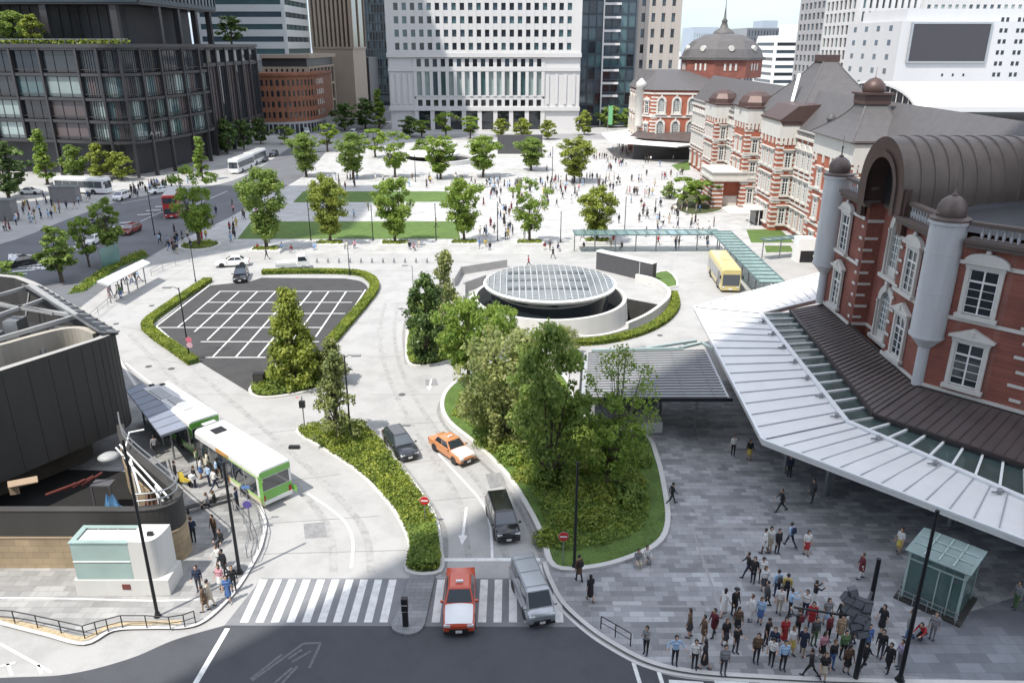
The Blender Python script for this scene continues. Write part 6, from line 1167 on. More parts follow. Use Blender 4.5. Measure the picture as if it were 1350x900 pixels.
make_car('silver van turning at the kerb beside the red taxi', 'van', (715, 823, .2), (690, 764, .2), P_SIL, None, None, 'van', 'van', ('rack',), .9)
make_car('black minivan waiting at the stop line behind the silver van', 'minivan', (671, 714, .2), (654, 664, .2), P_BLK, None, None, 'car', 'minivan', (), .88)
make_car('dark grey estate car coming down the middle lane past the median hedge', 'wagon', (541, 604, .3), (519, 560, 1.45), P_NAVY, None, None, 'car', 'car', (), .93)
make_car('orange taxi with white bonnet passing the garden kerb', 'taxi', (618, 609, .3), (583, 575, 1.0), P_OR, P_WH, P_OR, 'taxi', 'taxi', ('sign',), .93)
make_car('white saloon car by the avenue side of the car park', 'sedan', (284, 349, .3), (320, 347, .3), P_WH, None, None, 'car')
make_car('black car at the car park entrance', 'wagon', (316, 371, .3), (316, 356, 1.4), P_BLK, None, None, 'car')
make_car('dark red car on the left avenue', 'wagon', (163, 309, .3), (188, 298, .3), P_DRED, None, None, 'car')
make_car('white taxi on the left avenue behind the young trees', 'taxi', (112, 324, .3), (136, 313, .3), P_WH, None, None, 'taxi', 'taxi', ('sign',))
make_car('white car parked left of the white coach', 'sedan', (55, 254, .3), (34, 254, .3), P_WH, None, None, 'car')
make_car('white people carrier in front of the white coach', 'minivan', (152, 264, .3), (172, 257, .3), P_WH, None, None, 'car', 'minivan')
make_car('white car between the coach and the avenue crowd', 'sedan', (196, 255, .3), (216, 252, .3), P_WH, None, None, 'car')
make_car('black car at the left edge beside the avenue crossing', 'sedan', (2, 352, .3), (30, 347, .3), P_BLK, None, None, 'car')
make_car('black car at the avenue kerb near the paved corner', 'wagon', (115, 296, .3), (133, 291, .3), P_BLK, None, None, 'car')
for i, (a, b_, p, lb, k) in enumerate([((405, 176, .3), (400, 170, .3), P_WH, 'white car far up the shaded side avenue', 'van'), ((464, 178, .3), (472, 173, .3), P_WH, 'white van far off in front of the dark low office', 'van'), ((478, 181, .3), (486, 178, .3), P_SIL, 'silver car far off beside the white van', 'sedan'), ((500, 181, .3), (508, 178, .3), P_BLK, 'black car far off by the left pylon of the white tower', 'sedan'), ((345, 213, .3), (352, 209, .3), P_BLK, 'black car behind the farther white coach', 'sedan'), ((358, 206, .3), (366, 202, .3), P_NAVY, 'dark car at the terracotta office corner', 'wagon')]): make_car(lb, k, a, b_, p)
# white pickup truck
f, b_ = Vector(G(406, 351, .2)), Vector(G(365, 354, .2)); d = (f - b_).normalized(); c = (f + b_) / 2; r = thing('pickup_truck', 'small white flatbed truck parked on the far side of the car park hedge', 'truck', (c.x, c.y, .02), math.atan2(-d.x, d.y))
MB().box(-.8, -2.2, .5, .8, .6, .75).build('load_bed', P_WH, r)
for s in (-1, 1): MB().box(s * .8 - .03, -2.2, .75, s * .8 + .03, .55, 1.1).build('bed_side', P_WH, r)
MB().box(-.8, -2.26, .75, .8, -2.2, 1.1).build('tailgate', P_WH, r); m = MB(); m.loft([[(-.8, .65, .4), (.8, .65, .4), (.8, 2.3, .4), (-.8, 2.3, .4)], [(-.8, .65, 1.1), (.8, .65, 1.1), (.8, 2.28, 1.1), (-.8, 2.28, 1.1)], [(-.7, .72, 1.85), (.7, .72, 1.85), (.7, 1.8, 1.85), (-.7, 1.8, 1.85)]]); m.build('cab', P_WH, r, bevel=.05)
quadpanel(((.8, 2.28, 1.1), (-.8, 2.28, 1.1), (-.7, 1.8, 1.85), (.7, 1.8, 1.85)), .08, .92, .08, .9, .012).build('windscreen', M_CARGLASS, r)
for s in (-1, 1): q = ((-.8, 2.28, 1.1), (-.8, .65, 1.1), (-.7, .72, 1.85), (-.7, 1.8, 1.85)); q = q if s < 0 else tuple((-x, y, z) for x, y, z in (q[1], q[0], q[3], q[2])); quadpanel(q, .1, .9, .1, .88, .012).build('side_window', M_CARGLASS, r); wheel(r, s * .7, 1.5, .3, .2); wheel(r, s * .7, -1.3, .3, .2)
# ---- buses
def make_bus(label, front, rear, L, Wd, H_, body, roofm, name='bus', cat='bus', belt=1.0, wtop=2.35, decks=1, doors=(), livery=(), rear_m=None, hatch=(), dest=True):
    f, b_ = Vector(G(*front)), Vector(G(*rear)); L = L or (f - b_).length; d = (f - b_).normalized(); c = b_ + d * L / 2; r = thing(name, label, cat, (c.x, c.y, .02), math.atan2(-d.x, d.y)); hw = Wd / 2; y0, y1 = -L / 2, L / 2; q = .16
    def ring(y, s=1.0, zt=H_): return [(-hw * s + .04, y, .32), (hw * s - .04, y, .32), (hw * s, y, .5), (hw * s, y, zt - .3), (hw * s - .06, y, zt - .1), (hw * s - q - .08, y, zt), (-hw * s + q + .08, y, zt), (-hw * s + .06, y, zt - .1), (-hw * s, y, zt - .3), (-hw * s, y, .5)]
    m = MB(); R_ = [ring(y0, .95, H_ - .12), ring(y0 + .12), ring(y1 - .25), ring(y1, .94, H_ - .16)]; m.loft([list(reversed(x)) for x in R_], 0, False); o = m.build('body', body, r, bevel=.05)
    MB().box(-hw + .2, y0 + .2, H_ - .02, hw - .2, y1 - .35, H_ + .035).build('roof', roofm, r, bevel=.03)
    for dk in range(decks):
        zb = belt + dk * 1.85; zt = (wtop if decks == 1 else belt + .85) + dk * 1.85
        for s in (-1, 1):
            n = max(3, int(L / 1.7)); a0, a1 = y0 + .3, y1 - .55
            for k in range(n): yy0, yy1 = a0 + (a1 - a0) * k / n + .03, a0 + (a1 - a0) * (k + 1) / n - .03; MB().box(min(s * hw, s * (hw + .014)), yy0, zb, max(s * hw, s * (hw + .014)), yy1, zt).build('window', M_CARGLASS, r)
        MB().box(-hw * .86, y1 - .015, zb - .1, hw * .86, y1 + .02, zt).build('windscreen', M_CARGLASS, r); MB().box(-hw * .80, y0 - .02, zb + .35, hw * .80, y0 + .015, zt - .1).build('rear_window', M_CARGLASS, r)
    for s, ya, yb in doors: MB().box(min(s * hw, s * (hw + .02)), ya, .4, max(s * hw, s * (hw + .02)), yb, wtop).build('door', M_GLASSD, r)
    for s, ya, yb, za, zb, m_ in livery: MB().box(min(s * hw, s * (hw + .008)), ya, za, max(s * hw, s * (hw + .008)), yb, zb).build('livery_panel', m_, r)
    if rear_m: MB().box(-hw * .93, y0 - .012, .55, hw * .93, y0 + .01, belt + .3).build('rear_panel', rear_m, r); MB().box(-hw * .93, y0 - .012, wtop - .05, hw * .93, y0 + .01, H_ - .25).build('rear_header', rear_m, r)
    for s in (-1, 1):
        wheel(r, s * (hw - .14), y0 + L * .24, .48, .28); wheel(r, s * (hw - .14), y1 - L * .24, .48, .28); MB().obox((s * hw * .72, y1 + .01, .72), (.16, 0, 0), (0, .03, 0), (0, 0, .1)).build('headlight', M_LAMP, r); MB().obox((s * hw * .80, y0 - .01, .8), (.1, 0, 0), (0, .03, 0), (0, 0, .2)).build('tail_light', M_TAIL, r); MB().obox((s * (hw + .16), y1 + .1, wtop - .3), (.08, 0, 0), (0, .06, 0), (0, 0, .2)).build('mirror', M_BLACK, r)
        for ya in (y0 + L * .24, y1 - L * .24): m = MB(); swap(m.lathe([(.6, 0), (.01, 0)], n=18)); m.v = [(s * (hw + .017), y + ya, max(.34, z + .48)) for x, y, z in m.v]; m.build('wheel_arch', M_BLACK, r)
    MB().obox((0, y0 - .03, .46), (hw * .9, 0, 0), (0, .04, 0), (0, 0, .14)).build('bumper', M_WHITE if rear_m else body, r); MB().obox((0, y1 + .02, .48), (.22, 0, 0), (0, .012, 0), (0, 0, .1)).build('number_plate', M_PLATE, r)
    for x0, ya, x1, yb, m_ in hatch: MB().box(x0, ya, H_ + .036, x1, yb, H_ + .10).build('roof_hatch', m_, r, bevel=.02)
    return r
M_LGREY = mat('roof_unit_grey', (.42, .43, .43), .6); P_AMB = paint('amber', (.62, .30, .05)); P_LGR = paint('light_green', (.42, .62, .22)); P_CRM = paint('cream', (.66, .58, .40))
make_bus('white and green city bus with amber side panels at the near bus stop', (275, 558, 3.0), (361, 612, 3.0), None, 2.45, 3.0, P_WH, P_WH, doors=((-1, 3.6, 4.7), (-1, -.2, 1.0)), livery=((-1, 1.0, 4.9, .5, .98, P_CRM), (-1, -.6, 1.2, 2.36, 2.68, P_AMB), (-1, -.4, -.22, .5, 2.35, P_AMB), (-1, -4.9, -.5, .74, .98, P_LGR), (-1, -4.9, -1.0, .5, .7, P_CRM), (-1, -4.9, -4.4, .5, 2.6, P_GRN), (1, -4.9, 0, .5, .98, P_GRN), (-1, -5.0, .0, 2.36, 2.5, P_LGR)), rear_m=P_GRN, hatch=((-.55, 2.3, .35, 3.2, M_BLACK), (-.5, 4.1, .5, 4.6, M_LGREY)))
make_bus('white city bus with green rear standing ahead under the shelter edge', (203, 506, 3.0), (268, 549, 3.0), None, 2.45, 3.0, P_WH, P_WH, livery=((-1, -4.9, 4.5, .5, .98, P_GRN), (-1, -4.9, -4.3, .5, 2.6, P_GRN)), rear_m=P_GRN, hatch=((-.6, -2.5, .1, .5, M_LGREY), (-.9, .8, .0, 3.2, M_LGREY), (.2, 3.4, .6, 3.8, M_BLACK), (-.5, 3.9, -.1, 4.3, M_BLACK)))
make_bus('pale yellow bus facing the viewer beside the teal glass canopy', (966, 388, .3), (944, 356, .3), 9.6, 2.45, 3.1, P_YEL, P_YEL, doors=((1, 2.5, 3.6),), hatch=((-.5, -.5, .4, .6, P_YEL),))
make_bus('white coach side-on before the dark office podium', (150, 254, .3), (78, 252, .3), 11.5, 2.5, 3.4, P_WH, P_WH, 'coach', 'coach', 1.35, 2.7, livery=((-1, -3, 2, .8, 1.1, P_SRED),))
make_bus('farther white coach heading toward the viewer at the terracotta corner', (299, 232, .3), (330, 219, .3), 11.5, 2.5, 3.5, P_WH, P_WH, 'coach', 'coach', 1.4, 2.75, hatch=((-.8, 1, .8, 3.4, P_WH),))
make_bus('second far white coach partly behind the first one', (318, 222, .3), (346, 210, .3), 11.0, 2.5, 3.3, P_WH, P_WH, 'coach', 'coach', 1.4, 2.7)
make_bus('red double-decker bus on the avenue', (227, 285, .3), (233, 273, .3), 10.0, 2.5, 4.2, P_SRED, P_WH, 'double_decker_bus', 'bus', 1.0, 2.0, 2)
# motor scooter on the bus stop deck
f = Vector(G(246, 640, .13)); r = thing('scooter', 'yellow and white motor scooter parked on the pavement by the bus', 'scooter', (f.x, f.y, .13), R(60)); m = MB(); m.loft([[(-.12, -.6, .55), (.12, -.6, .55), (.12, -.6, .7), (-.12, -.6, .7)], [(-.18, -.1, .35), (.18, -.1, .35), (.18, -.1, .78), (-.18, -.1, .78)], [(-.12, .1, .25), (.12, .1, .25), (.12, .1, .4), (-.12, .1, .4)], [(-.15, .45, .25), (.15, .45, .25), (.15, .45, .95), (-.15, .45, .95)], [(-.08, .62, .5), (.08, .62, .5), (.08, .62, .9), (-.08, .62, .9)]]); m.build('body', paint('lemon', (.62, .48, .06)), r, bevel=.03); MB().box(-.14, -.6, .78, .14, -.05, .86).build('seat', M_BLACK, r, bevel=.02); MB().tube([(-.3, .45, 1.05), (0, .5, 1.0), (.3, .45, 1.05)], .025, 6).build('handlebar', M_BLACK, r); wheel(r, .001, -.45, .23, .12); wheel(r, .001, .6, .23, .12); MB().box(-.2, -.95, .75, .2, -.6, 1.1).build('top_box', M_WHITE, r, bevel=.03)
# ================================================================ STREET FURNITURE
def lamp_post(label, px, py, ptop, z=0.0, r0=.09, arm=None, disc=None, h=None, m=None, name='street_lamp', cat='street lamp', group=None):
    x, y = G(px, py, z); H_ = h or HT(px, py, ptop); r = thing(name, label, cat, (x, y, z), 0, group); m = m or M_DKMETAL; MB().tube([(0, 0, 0), (0, 0, .25), (0, 0, .26), (0, 0, H_ * .35), (0, 0, H_)], [r0 * 1.7, r0 * 1.6, r0 * 1.1, r0, r0 * .75], 10, sm=False).build('pole', m, r)
    MB().lathe([(r0 * 2.4, 0), (r0 * 2.4, .04), (.01, .05)], n=10, sm=False).build('base_plate', m, r)
    if arm:
        dx, dy, dz = arm; MB().tube([(0, 0, H_ - .15), (dx * .4, dy * .4, H_ + dz), (dx, dy, H_ + dz)], [r0 * .6, r0 * .45, r0 * .4], 8).build('arm', m, r)
        MB().obox((dx * 1.12, dy * 1.12, H_ + dz - .03), (abs(dx) * .28 + .12, 0, 0), (0, .14, 0), (0, 0, .06)).build('lamp_head', mat('lamp_grey', (.22, .22, .22), .5), r, bevel=.02)
    elif disc: dx, dz, rad = disc; MB().tube([(0, 0, H_ + dz), (dx, 0, H_ + dz)], r0 * .4, 6).build('arm', m, r); b = MB(); b.lathe([(.01, H_ + dz + .16), (rad * .6, H_ + dz + .12), (rad, H_ + dz), (rad * .9, H_ + dz - .06), (.01, H_ + dz - .08)], (dx - rad * .6, 0), 20); b.build('lamp_disc', mat('lamp_disc_grey', (.30, .30, .29), .5), r)
    else: MB().lathe([(r0 * .9, H_), (r0 * .95, H_ + .02), (r0 * .95, H_ + .22), (.01, H_ + .26)], n=10, sm=False).build('lamp_head', m, r)
    return r
lamp_post('tall dark lamp post with round disc lamp before the glass subway entrance', 208, 812, 582, .13, .085, disc=(-.55, -.9, .52))
lamp_post('tall plain dark post at the kerb bend near the bus stop', 316, 755, 615, .13, .095)
lamp_post('dark post standing in the near end of the garden bed', 757, 748, 615, .2, .085)
lamp_post('tall thick dark post at the bottom right before the lift house', 1186, 896, 680, .12, .10)
lamp_post('dark lamp post with side arm on the left hedge of the car park', 250, 472, 380, .1, .07, arm=(-1.0, 0, .05))
lamp_post('slim lamp post on the far hedge of the car park', 461, 362, 328, .1, .06)
lamp_post('dark lamp post in the conical tree at the head of the median', 463, 582, 470, .15, .07, arm=(.8, 0, .05))
lamp_post('thin pale lamp post left of the dark evergreen', 545, 386, 350, .0, .05, arm=(-.8, 0, .03), m=M_GREYMETAL)
lamp_post('dark lamp post at the corner of the car park entrance', 258, 371, 330, .0, .06)
lamp_post('tall dark lamp post at the avenue kerb', 204, 310, 252, 0, .08)
for px, py, pt, lb in ((410, 317, 266, 'dark lamp post on the lawn left of the yellowish tree'), (492, 317, 272, 'dark lamp post on the lawn left of the bright tree'), (575, 317, 270, 'dark lamp post on the lawn right of the bright tree'), (656, 317, 268, 'pale lamp post right of the large lawn'), (739, 319, 281, 'lamp post between the pale tree and the yellow tinged tree'), (823, 311, 262, 'lamp post right of the yellow tinged tree')): lamp_post(lb, px, py, pt, 0, .07, name='plaza_lamp', group='lamp posts along the plaza')
for px, py, pt, lb in ((728, 237, 195, 'far lamp post by the screen wall'), (937, 268, 230, 'lamp post by the station porch bed'), (548, 240, 205, 'far lamp post behind the middle plaza trees')): lamp_post(lb, px, py, pt, 0, .08, name='plaza_lamp', group='far lamp posts on the plaza')
# red and white no-entry signs, round signs
def sign_post(label, px, py, z, h, kind, rad=.3, name='road_sign', face=-math.pi / 2):
    x, y = G(px, py, z); r = thing(name, label, 'sign', (x, y, z)); MB().tube([(0, 0, 0), (0, 0, h + rad)], .03, 8).build('post', M_GREYMETAL, r)
    cols = {'noentry': (M_RED, M_WHITE), 'violet': (mat('violet_blue_enamel', (.11, .09, .30), .4), M_WHITE), 'pink': (mat('pink_red_enamel', (.60, .16, .22), .4), M_WHITE)}[kind]
    b = MB(); n = 28; D = [(rad * math.cos(6.2832 * i / n), rad * math.sin(6.2832 * i / n)) for i in range(n)]; b.add([(a, -.06, h + c) for a, c in D] + [(a, -.035, h + c) for a, c in D], [tuple(reversed(range(n))) if False else tuple(range(n)), tuple(range(2 * n - 1, n - 1, -1))] + [(i, n + i, n + (i + 1) % n, (i + 1) % n) for i in range(n)]); b.build('disc', cols[0], r)
    b = MB(); n = 28; b.add([(a * 1.06, -.034, h + c * 1.06) for a, c in D] + [(a * 1.06, -.03, h + c * 1.06) for a, c in D], [tuple(range(n)), tuple(range(2 * n - 1, n - 1, -1))] + [(i, n + i, n + (i + 1) % n, (i + 1) % n) for i in range(n)]); b.build('rim', M_WHITE, r)
    if kind == 'noentry': MB().box(-rad * .72, -.068, h - rad * .17, rad * .72, -.0605, h + rad * .17).build('bar', M_WHITE, r)
    return r
sign_post('round red no-entry sign with white bar by the median hedge', 561, 690, .2, 1.75, 'noentry', .29)
sign_post('round red no-entry sign with white bar in the garden bed corner', 742, 744, .2, 2.0, 'noentry', .29)
sign_post('round violet blue sign on a kerb post beside the near bus', 331, 700, .13, 2.0, 'violet', .28)
x, y = G(330, 694, .13); r = thing('bus_stop_sign', 'small blue bus stop plate above the violet sign', 'sign', (x, y + .12, .13)); MB().tube([(0, 0, 0), (0, 0, 3.0)], .03, 8).build('post', M_GREYMETAL, r); MB().box(-.25, -.05, 2.75, .25, -.032, 2.98).build('plate', mat('sky_blue_enamel', (.14, .26, .52), .4), r)
r = thing('sign_pair', 'pink and white round signs on a post at the car park hedge', 'sign', (*G(253, 474, .1), .1)); MB().tube([(0, 0, 0), (0, 0, 2.4)], .03, 8).build('post', M_GREYMETAL, r)
for h, m_ in ((2.1, mat('pink_red_enamel', (.60, .16, .22), .4)), (1.55, mat('pale_pink_enamel', (.62, .40, .46), .4))): b = MB(); n = 20; b.add([(.3 * math.cos(6.2832 * i / n), -.05, h + .3 * math.sin(6.2832 * i / n)) for i in range(n)] + [(.3 * math.cos(6.2832 * i / n), -.03, h + .3 * math.sin(6.2832 * i / n)) for i in range(n)], [tuple(range(n)), tuple(range(2 * n - 1, n - 1, -1))] + [(i, n + i, n + (i + 1) % n, (i + 1) % n) for i in range(n)]); b.build('disc', m_, r)
# signal at the head of the median
r = thing('traffic_signal', 'short traffic signal with red lamp at the head of the median', 'signal', (*G(402, 566, .1), .1)); MB().tube([(0, 0, 0), (0, 0, 2.9)], .05, 8).build('post', M_GREYMETAL, r); MB().box(-.22, -.2, 2.0, .22, .1, 2.55).build('lower_box', M_BLACK, r); MB().box(-.5, -.15, 2.75, .3, .1, 3.1).build('signal_head', M_BLACK, r); MB().lathe([(.11, 0), (.01, .03)], n=12).build('lens', M_RED, r).location = (-.3, -.2, 2.92)
bpy.data.objects[r.children[-1].name].rotation_euler = (R(90), 0, 0)
# beacon on the refuge island
r = thing('island_beacon', 'black beacon post with stacked lamps on the refuge island', 'beacon', (*G(535, 824, .13), .13)); MB().box(-.15, -.12, 0, .15, .12, .95).build('post', M_BLACK, r, bevel=.02); MB().box(-.17, -.14, 1.0, .17, .14, 1.34).build('lower_lamp_box', M_BLACK, r, bevel=.02); MB().box(-.17, -.14, 1.42, .17, .14, 1.78).build('upper_lamp_box', M_BLACK, r, bevel=.02); MB().box(-.14, -.1, .951, .14, .1, 1.42).build('collar', M_WHITE, r)
# railings
def railing(label, pts, h, z, m=M_DKMETAL, name='guard_rail', posts=None, mid=True):
    P = [Vector((*G(a, b, z), z)) for a, b in pts]; c = P[len(P) // 2]; r = thing(name, label, 'railing', tuple(c)); b = MB(); Z = lambda p, q: tuple(p - c + Vector((0, 0, q)))
    b.tube([Z(p, h) for p in P], .03, 6); r1 = b.build('top_rail', m, r)
    if mid: MB().tube([Z(p, h * .5) for p in P], .022, 6).build('middle_rail', m, r)
    for p in P: MB().tube([Z(p, 0), Z(p, h)], .032, 6).build('post', m, r)
railing('dark pipe railing along the bottom left pavement edge', [(-30, 818), (20, 821), (50, 827), (81, 834), (112, 841), (128, 836), (143, 832), (162, 827), (194, 827), (225, 829), (244, 826), (258, 821)], .8, .13)
railing('short dark pipe railing at the right pavement corner', [(792, 828), (811, 839), (831, 851)], .8, .12)
railing('curved steel railing along the kerb by the near bus stop', [(318, 655), (332, 668), (342, 686), (346, 704), (341, 724), (333, 742)], .85, .13, M_GREYMETAL)
railing('inner steel railing along the bus stop pavement', [(308, 672), (322, 690), (330, 712), (326, 735)], .85, .13, M_GREYMETAL)
railing('steel railing by the white bus shelter', [(118, 425), (130, 415), (143, 404), (154, 397)], .9, .1, M_GREYMETAL)
railing('steel railing between the shelter and the round planter', [(200, 364), (215, 356), (232, 350), (250, 345)], .9, 0, M_GREYMETAL)
# traffic signal gantry in the crowd
x, y = G(1128, 893, .12); H_ = HT(1128, 893, 737); r = thing('signal_pole', 'dark signal pole with side arm and cluster of lamp boxes above the crowd', 'signal', (x, y, .12)); MB().tube([(0, 0, 0), (0, 0, H_ * .5), (0, 0, H_)], [.13, .12, .10], 10).build('pole', M_DKMETAL, r)
def at_pole(px, py): p = AT(px, py, y); return p[0] - x, p[2] - .12
ax_, az_ = at_pole(1046, 798); bx_, bz_ = at_pole(1108, 808); MB().tube([(ax_, -.1, az_), (bx_, -.1, bz_), (0, -.05, bz_ - .02)], .055, 8).build('arm', M_DKMETAL, r)
for i, (px, py, w_, h_, t) in enumerate([(1128, 790, 20, 13, -25), (1120, 800, 22, 12, -28), (1130, 808, 22, 14, -20), (1116, 785, 16, 12, -30), (1125, 818, 20, 13, 15), (1133, 828, 18, 12, 12), (1140, 795, 14, 16, -10), (1122, 775, 12, 10, 20), (1138, 815, 10, 20, 0)]):
    cx, cz = at_pole(px, py); sx = w_ / 2 * 33 / 1030; sz = h_ / 2 * 40 / 1030; a = R(t); MB().obox((cx, -.15 - .06 * (i % 3), cz), (sx * math.cos(a), 0, sx * math.sin(a)), (0, .16, 0), (-sz * math.sin(a), 0, sz * math.cos(a))).build('lamp_box', mat('signal_box_grey', (.075, .08, .09), .5), r, bevel=.02)
    MB().obox((cx, -.33 - .06 * (i % 3), cz), (sx * .8 * math.cos(a), 0, sx * .8 * math.sin(a)), (0, .012, 0), (-sz * .7 * math.sin(a), 0, sz * .7 * math.cos(a))).build('box_face', mat('signal_face_grey', (.16, .17, .19), .5), r)
cx, cz = at_pole(1141, 800); MB().obox((cx, -.05, cz), (.05, 0, .0), (0, .06, 0), (.12, 0, .95)).build('side_bracket', M_GREYMETAL, r)
# box by the car park tree, glass wind screen on the verge, ad boxes of the avenue pavement
r = thing('control_box', 'black control cabinet at the foot of the conical tree', 'cabinet', (*G(343, 508, .05), .05)); MB().box(-.5, -.3, 0, .5, .3, 1.25).build('cabinet', M_BLACK, r, bevel=.03); MB().box(-.44, -.33, .1, .44, -.305, 1.15).build('door', M_CHAR, r)
r = thing('wind_screen', 'pale green glass panel screen on the avenue verge', 'screen', (*G(147, 354), 0)); p, q = Vector(G(135, 356)) - Vector(G(147, 354)), Vector(G(160, 348)) - Vector(G(147, 354)); b = MB(); b.ribbon([p, q], .06, .1, th=2.9); b.build('glass_panel', mat_glass('aqua_glass', (.28, .50, .46), .1, .6), r)
for t in (p, q): MB().tube([(t.x, t.y, 0), (t.x, t.y, 3.05)], .06, 8).build('post', M_GREYMETAL, r)
for px, py, w_, h_, lb in ((88, 266, 5.2, 3.0, 'grey kiosk box on the pavement before the coach'), (6, 290, 4.5, 3.6, 'grey kiosk box at the left edge of the pavement')): x, y = G(px, py); r = thing('kiosk', lb, 'kiosk', (x, y, 0)); MB().box(-w_ / 2, -1, 0, w_ / 2, 1, h_).build('body', mat('kiosk_grey', (.20, .19, .19), .6), r, bevel=.05); MB().box(-w_ / 2 - .12, -1.12, h_ + .002, w_ / 2 + .12, 1.12, h_ + .14).build('roof', M_GREYMETAL, r)
r = thing('plaza_sign', 'green banner mast by the far street left of the far pavilion', 'banner', (*G(801, 172), 0)); MB().tube([(0, 0, 0), (0, 0, 9)], .1, 8).build('mast', M_GREYMETAL, r); MB().box(.12, -.05, 2, 1.6, .0, 8.6).build('banner', mat('mint_banner', (.16, .42, .20), .6), r)
for i in range(12):
    px = 418 + i * 14.5; x, y = G(px, 346.5); r = thing('bollard', 'small stone bollard in the row along the roadway edge before the plaza planters', 'bollard', (x, y, 0), 0, 'bollards along the plaza roadway'); MB().lathe([(.14, 0), (.14, .6), (.10, .72), (.01, .75)], n=12).build('post', M_GREYMETAL, r); MB().lathe([(.145, .5), (.145, .56)], n=12, sm=False).build('band', M_WHITE, r)
# ================================================================ PEOPLE
M_SKIN = mat('skin', (.50, .31, .22), .6, var=.06); M_HAIRB = mat('black_hair', (.016, .013, .012), .5, var=.2); M_HAIRN = mat('brown_hair', (.09, .05, .025), .5, var=.2); M_SHOE = mat('dark_shoe', (.03, .027, .025), .5)
CLOTH = {k: mat('cloth_' + k.replace(' ', '_'), c, .85, var=.12, scale=5) for k, c in {'black': (.018, .018, .02), 'white': (.66, .65, .63), 'grey': (.22, .22, .23), 'dark grey': (.06, .06, .065), 'navy': (.022, .03, .065), 'blue': (.08, .16, .36), 'light blue': (.34, .48, .66), 'red': (.36, .03, .035), 'maroon': (.13, .02, .03), 'brown': (.11, .065, .04), 'tan': (.36, .26, .16), 'beige': (.48, .42, .33), 'yellow': (.52, .40, .10), 'pink': (.52, .26, .30), 'green': (.09, .16, .07), 'lavender': (.38, .32, .46), 'cream': (.58, .54, .44)}.items()}
def capsule(b, p, q, r0, r1, n=10):
    p, q = Vector(p), Vector(q); d = q - p; L = d.length or 1e-4; d.normalize(); u = d.orthogonal().normalized(); v = d.cross(u); rings = []
    for a in (-80, -45, 0): t = R(a); rings.append((p + d * r0 * math.sin(t), r0 * math.cos(t)))
    for a in (0, 45, 80): t = R(a); rings.append((q + d * r1 * math.sin(t), r1 * math.cos(t)))
    b.loft([[tuple(c + (u * math.cos(6.28318 * i / n) + v * math.sin(6.28318 * i / n)) * rr) for i in range(n)] for c, rr in rings])
SKINI, TOPI, BOTI, SHOEI, EYEI = range(5)
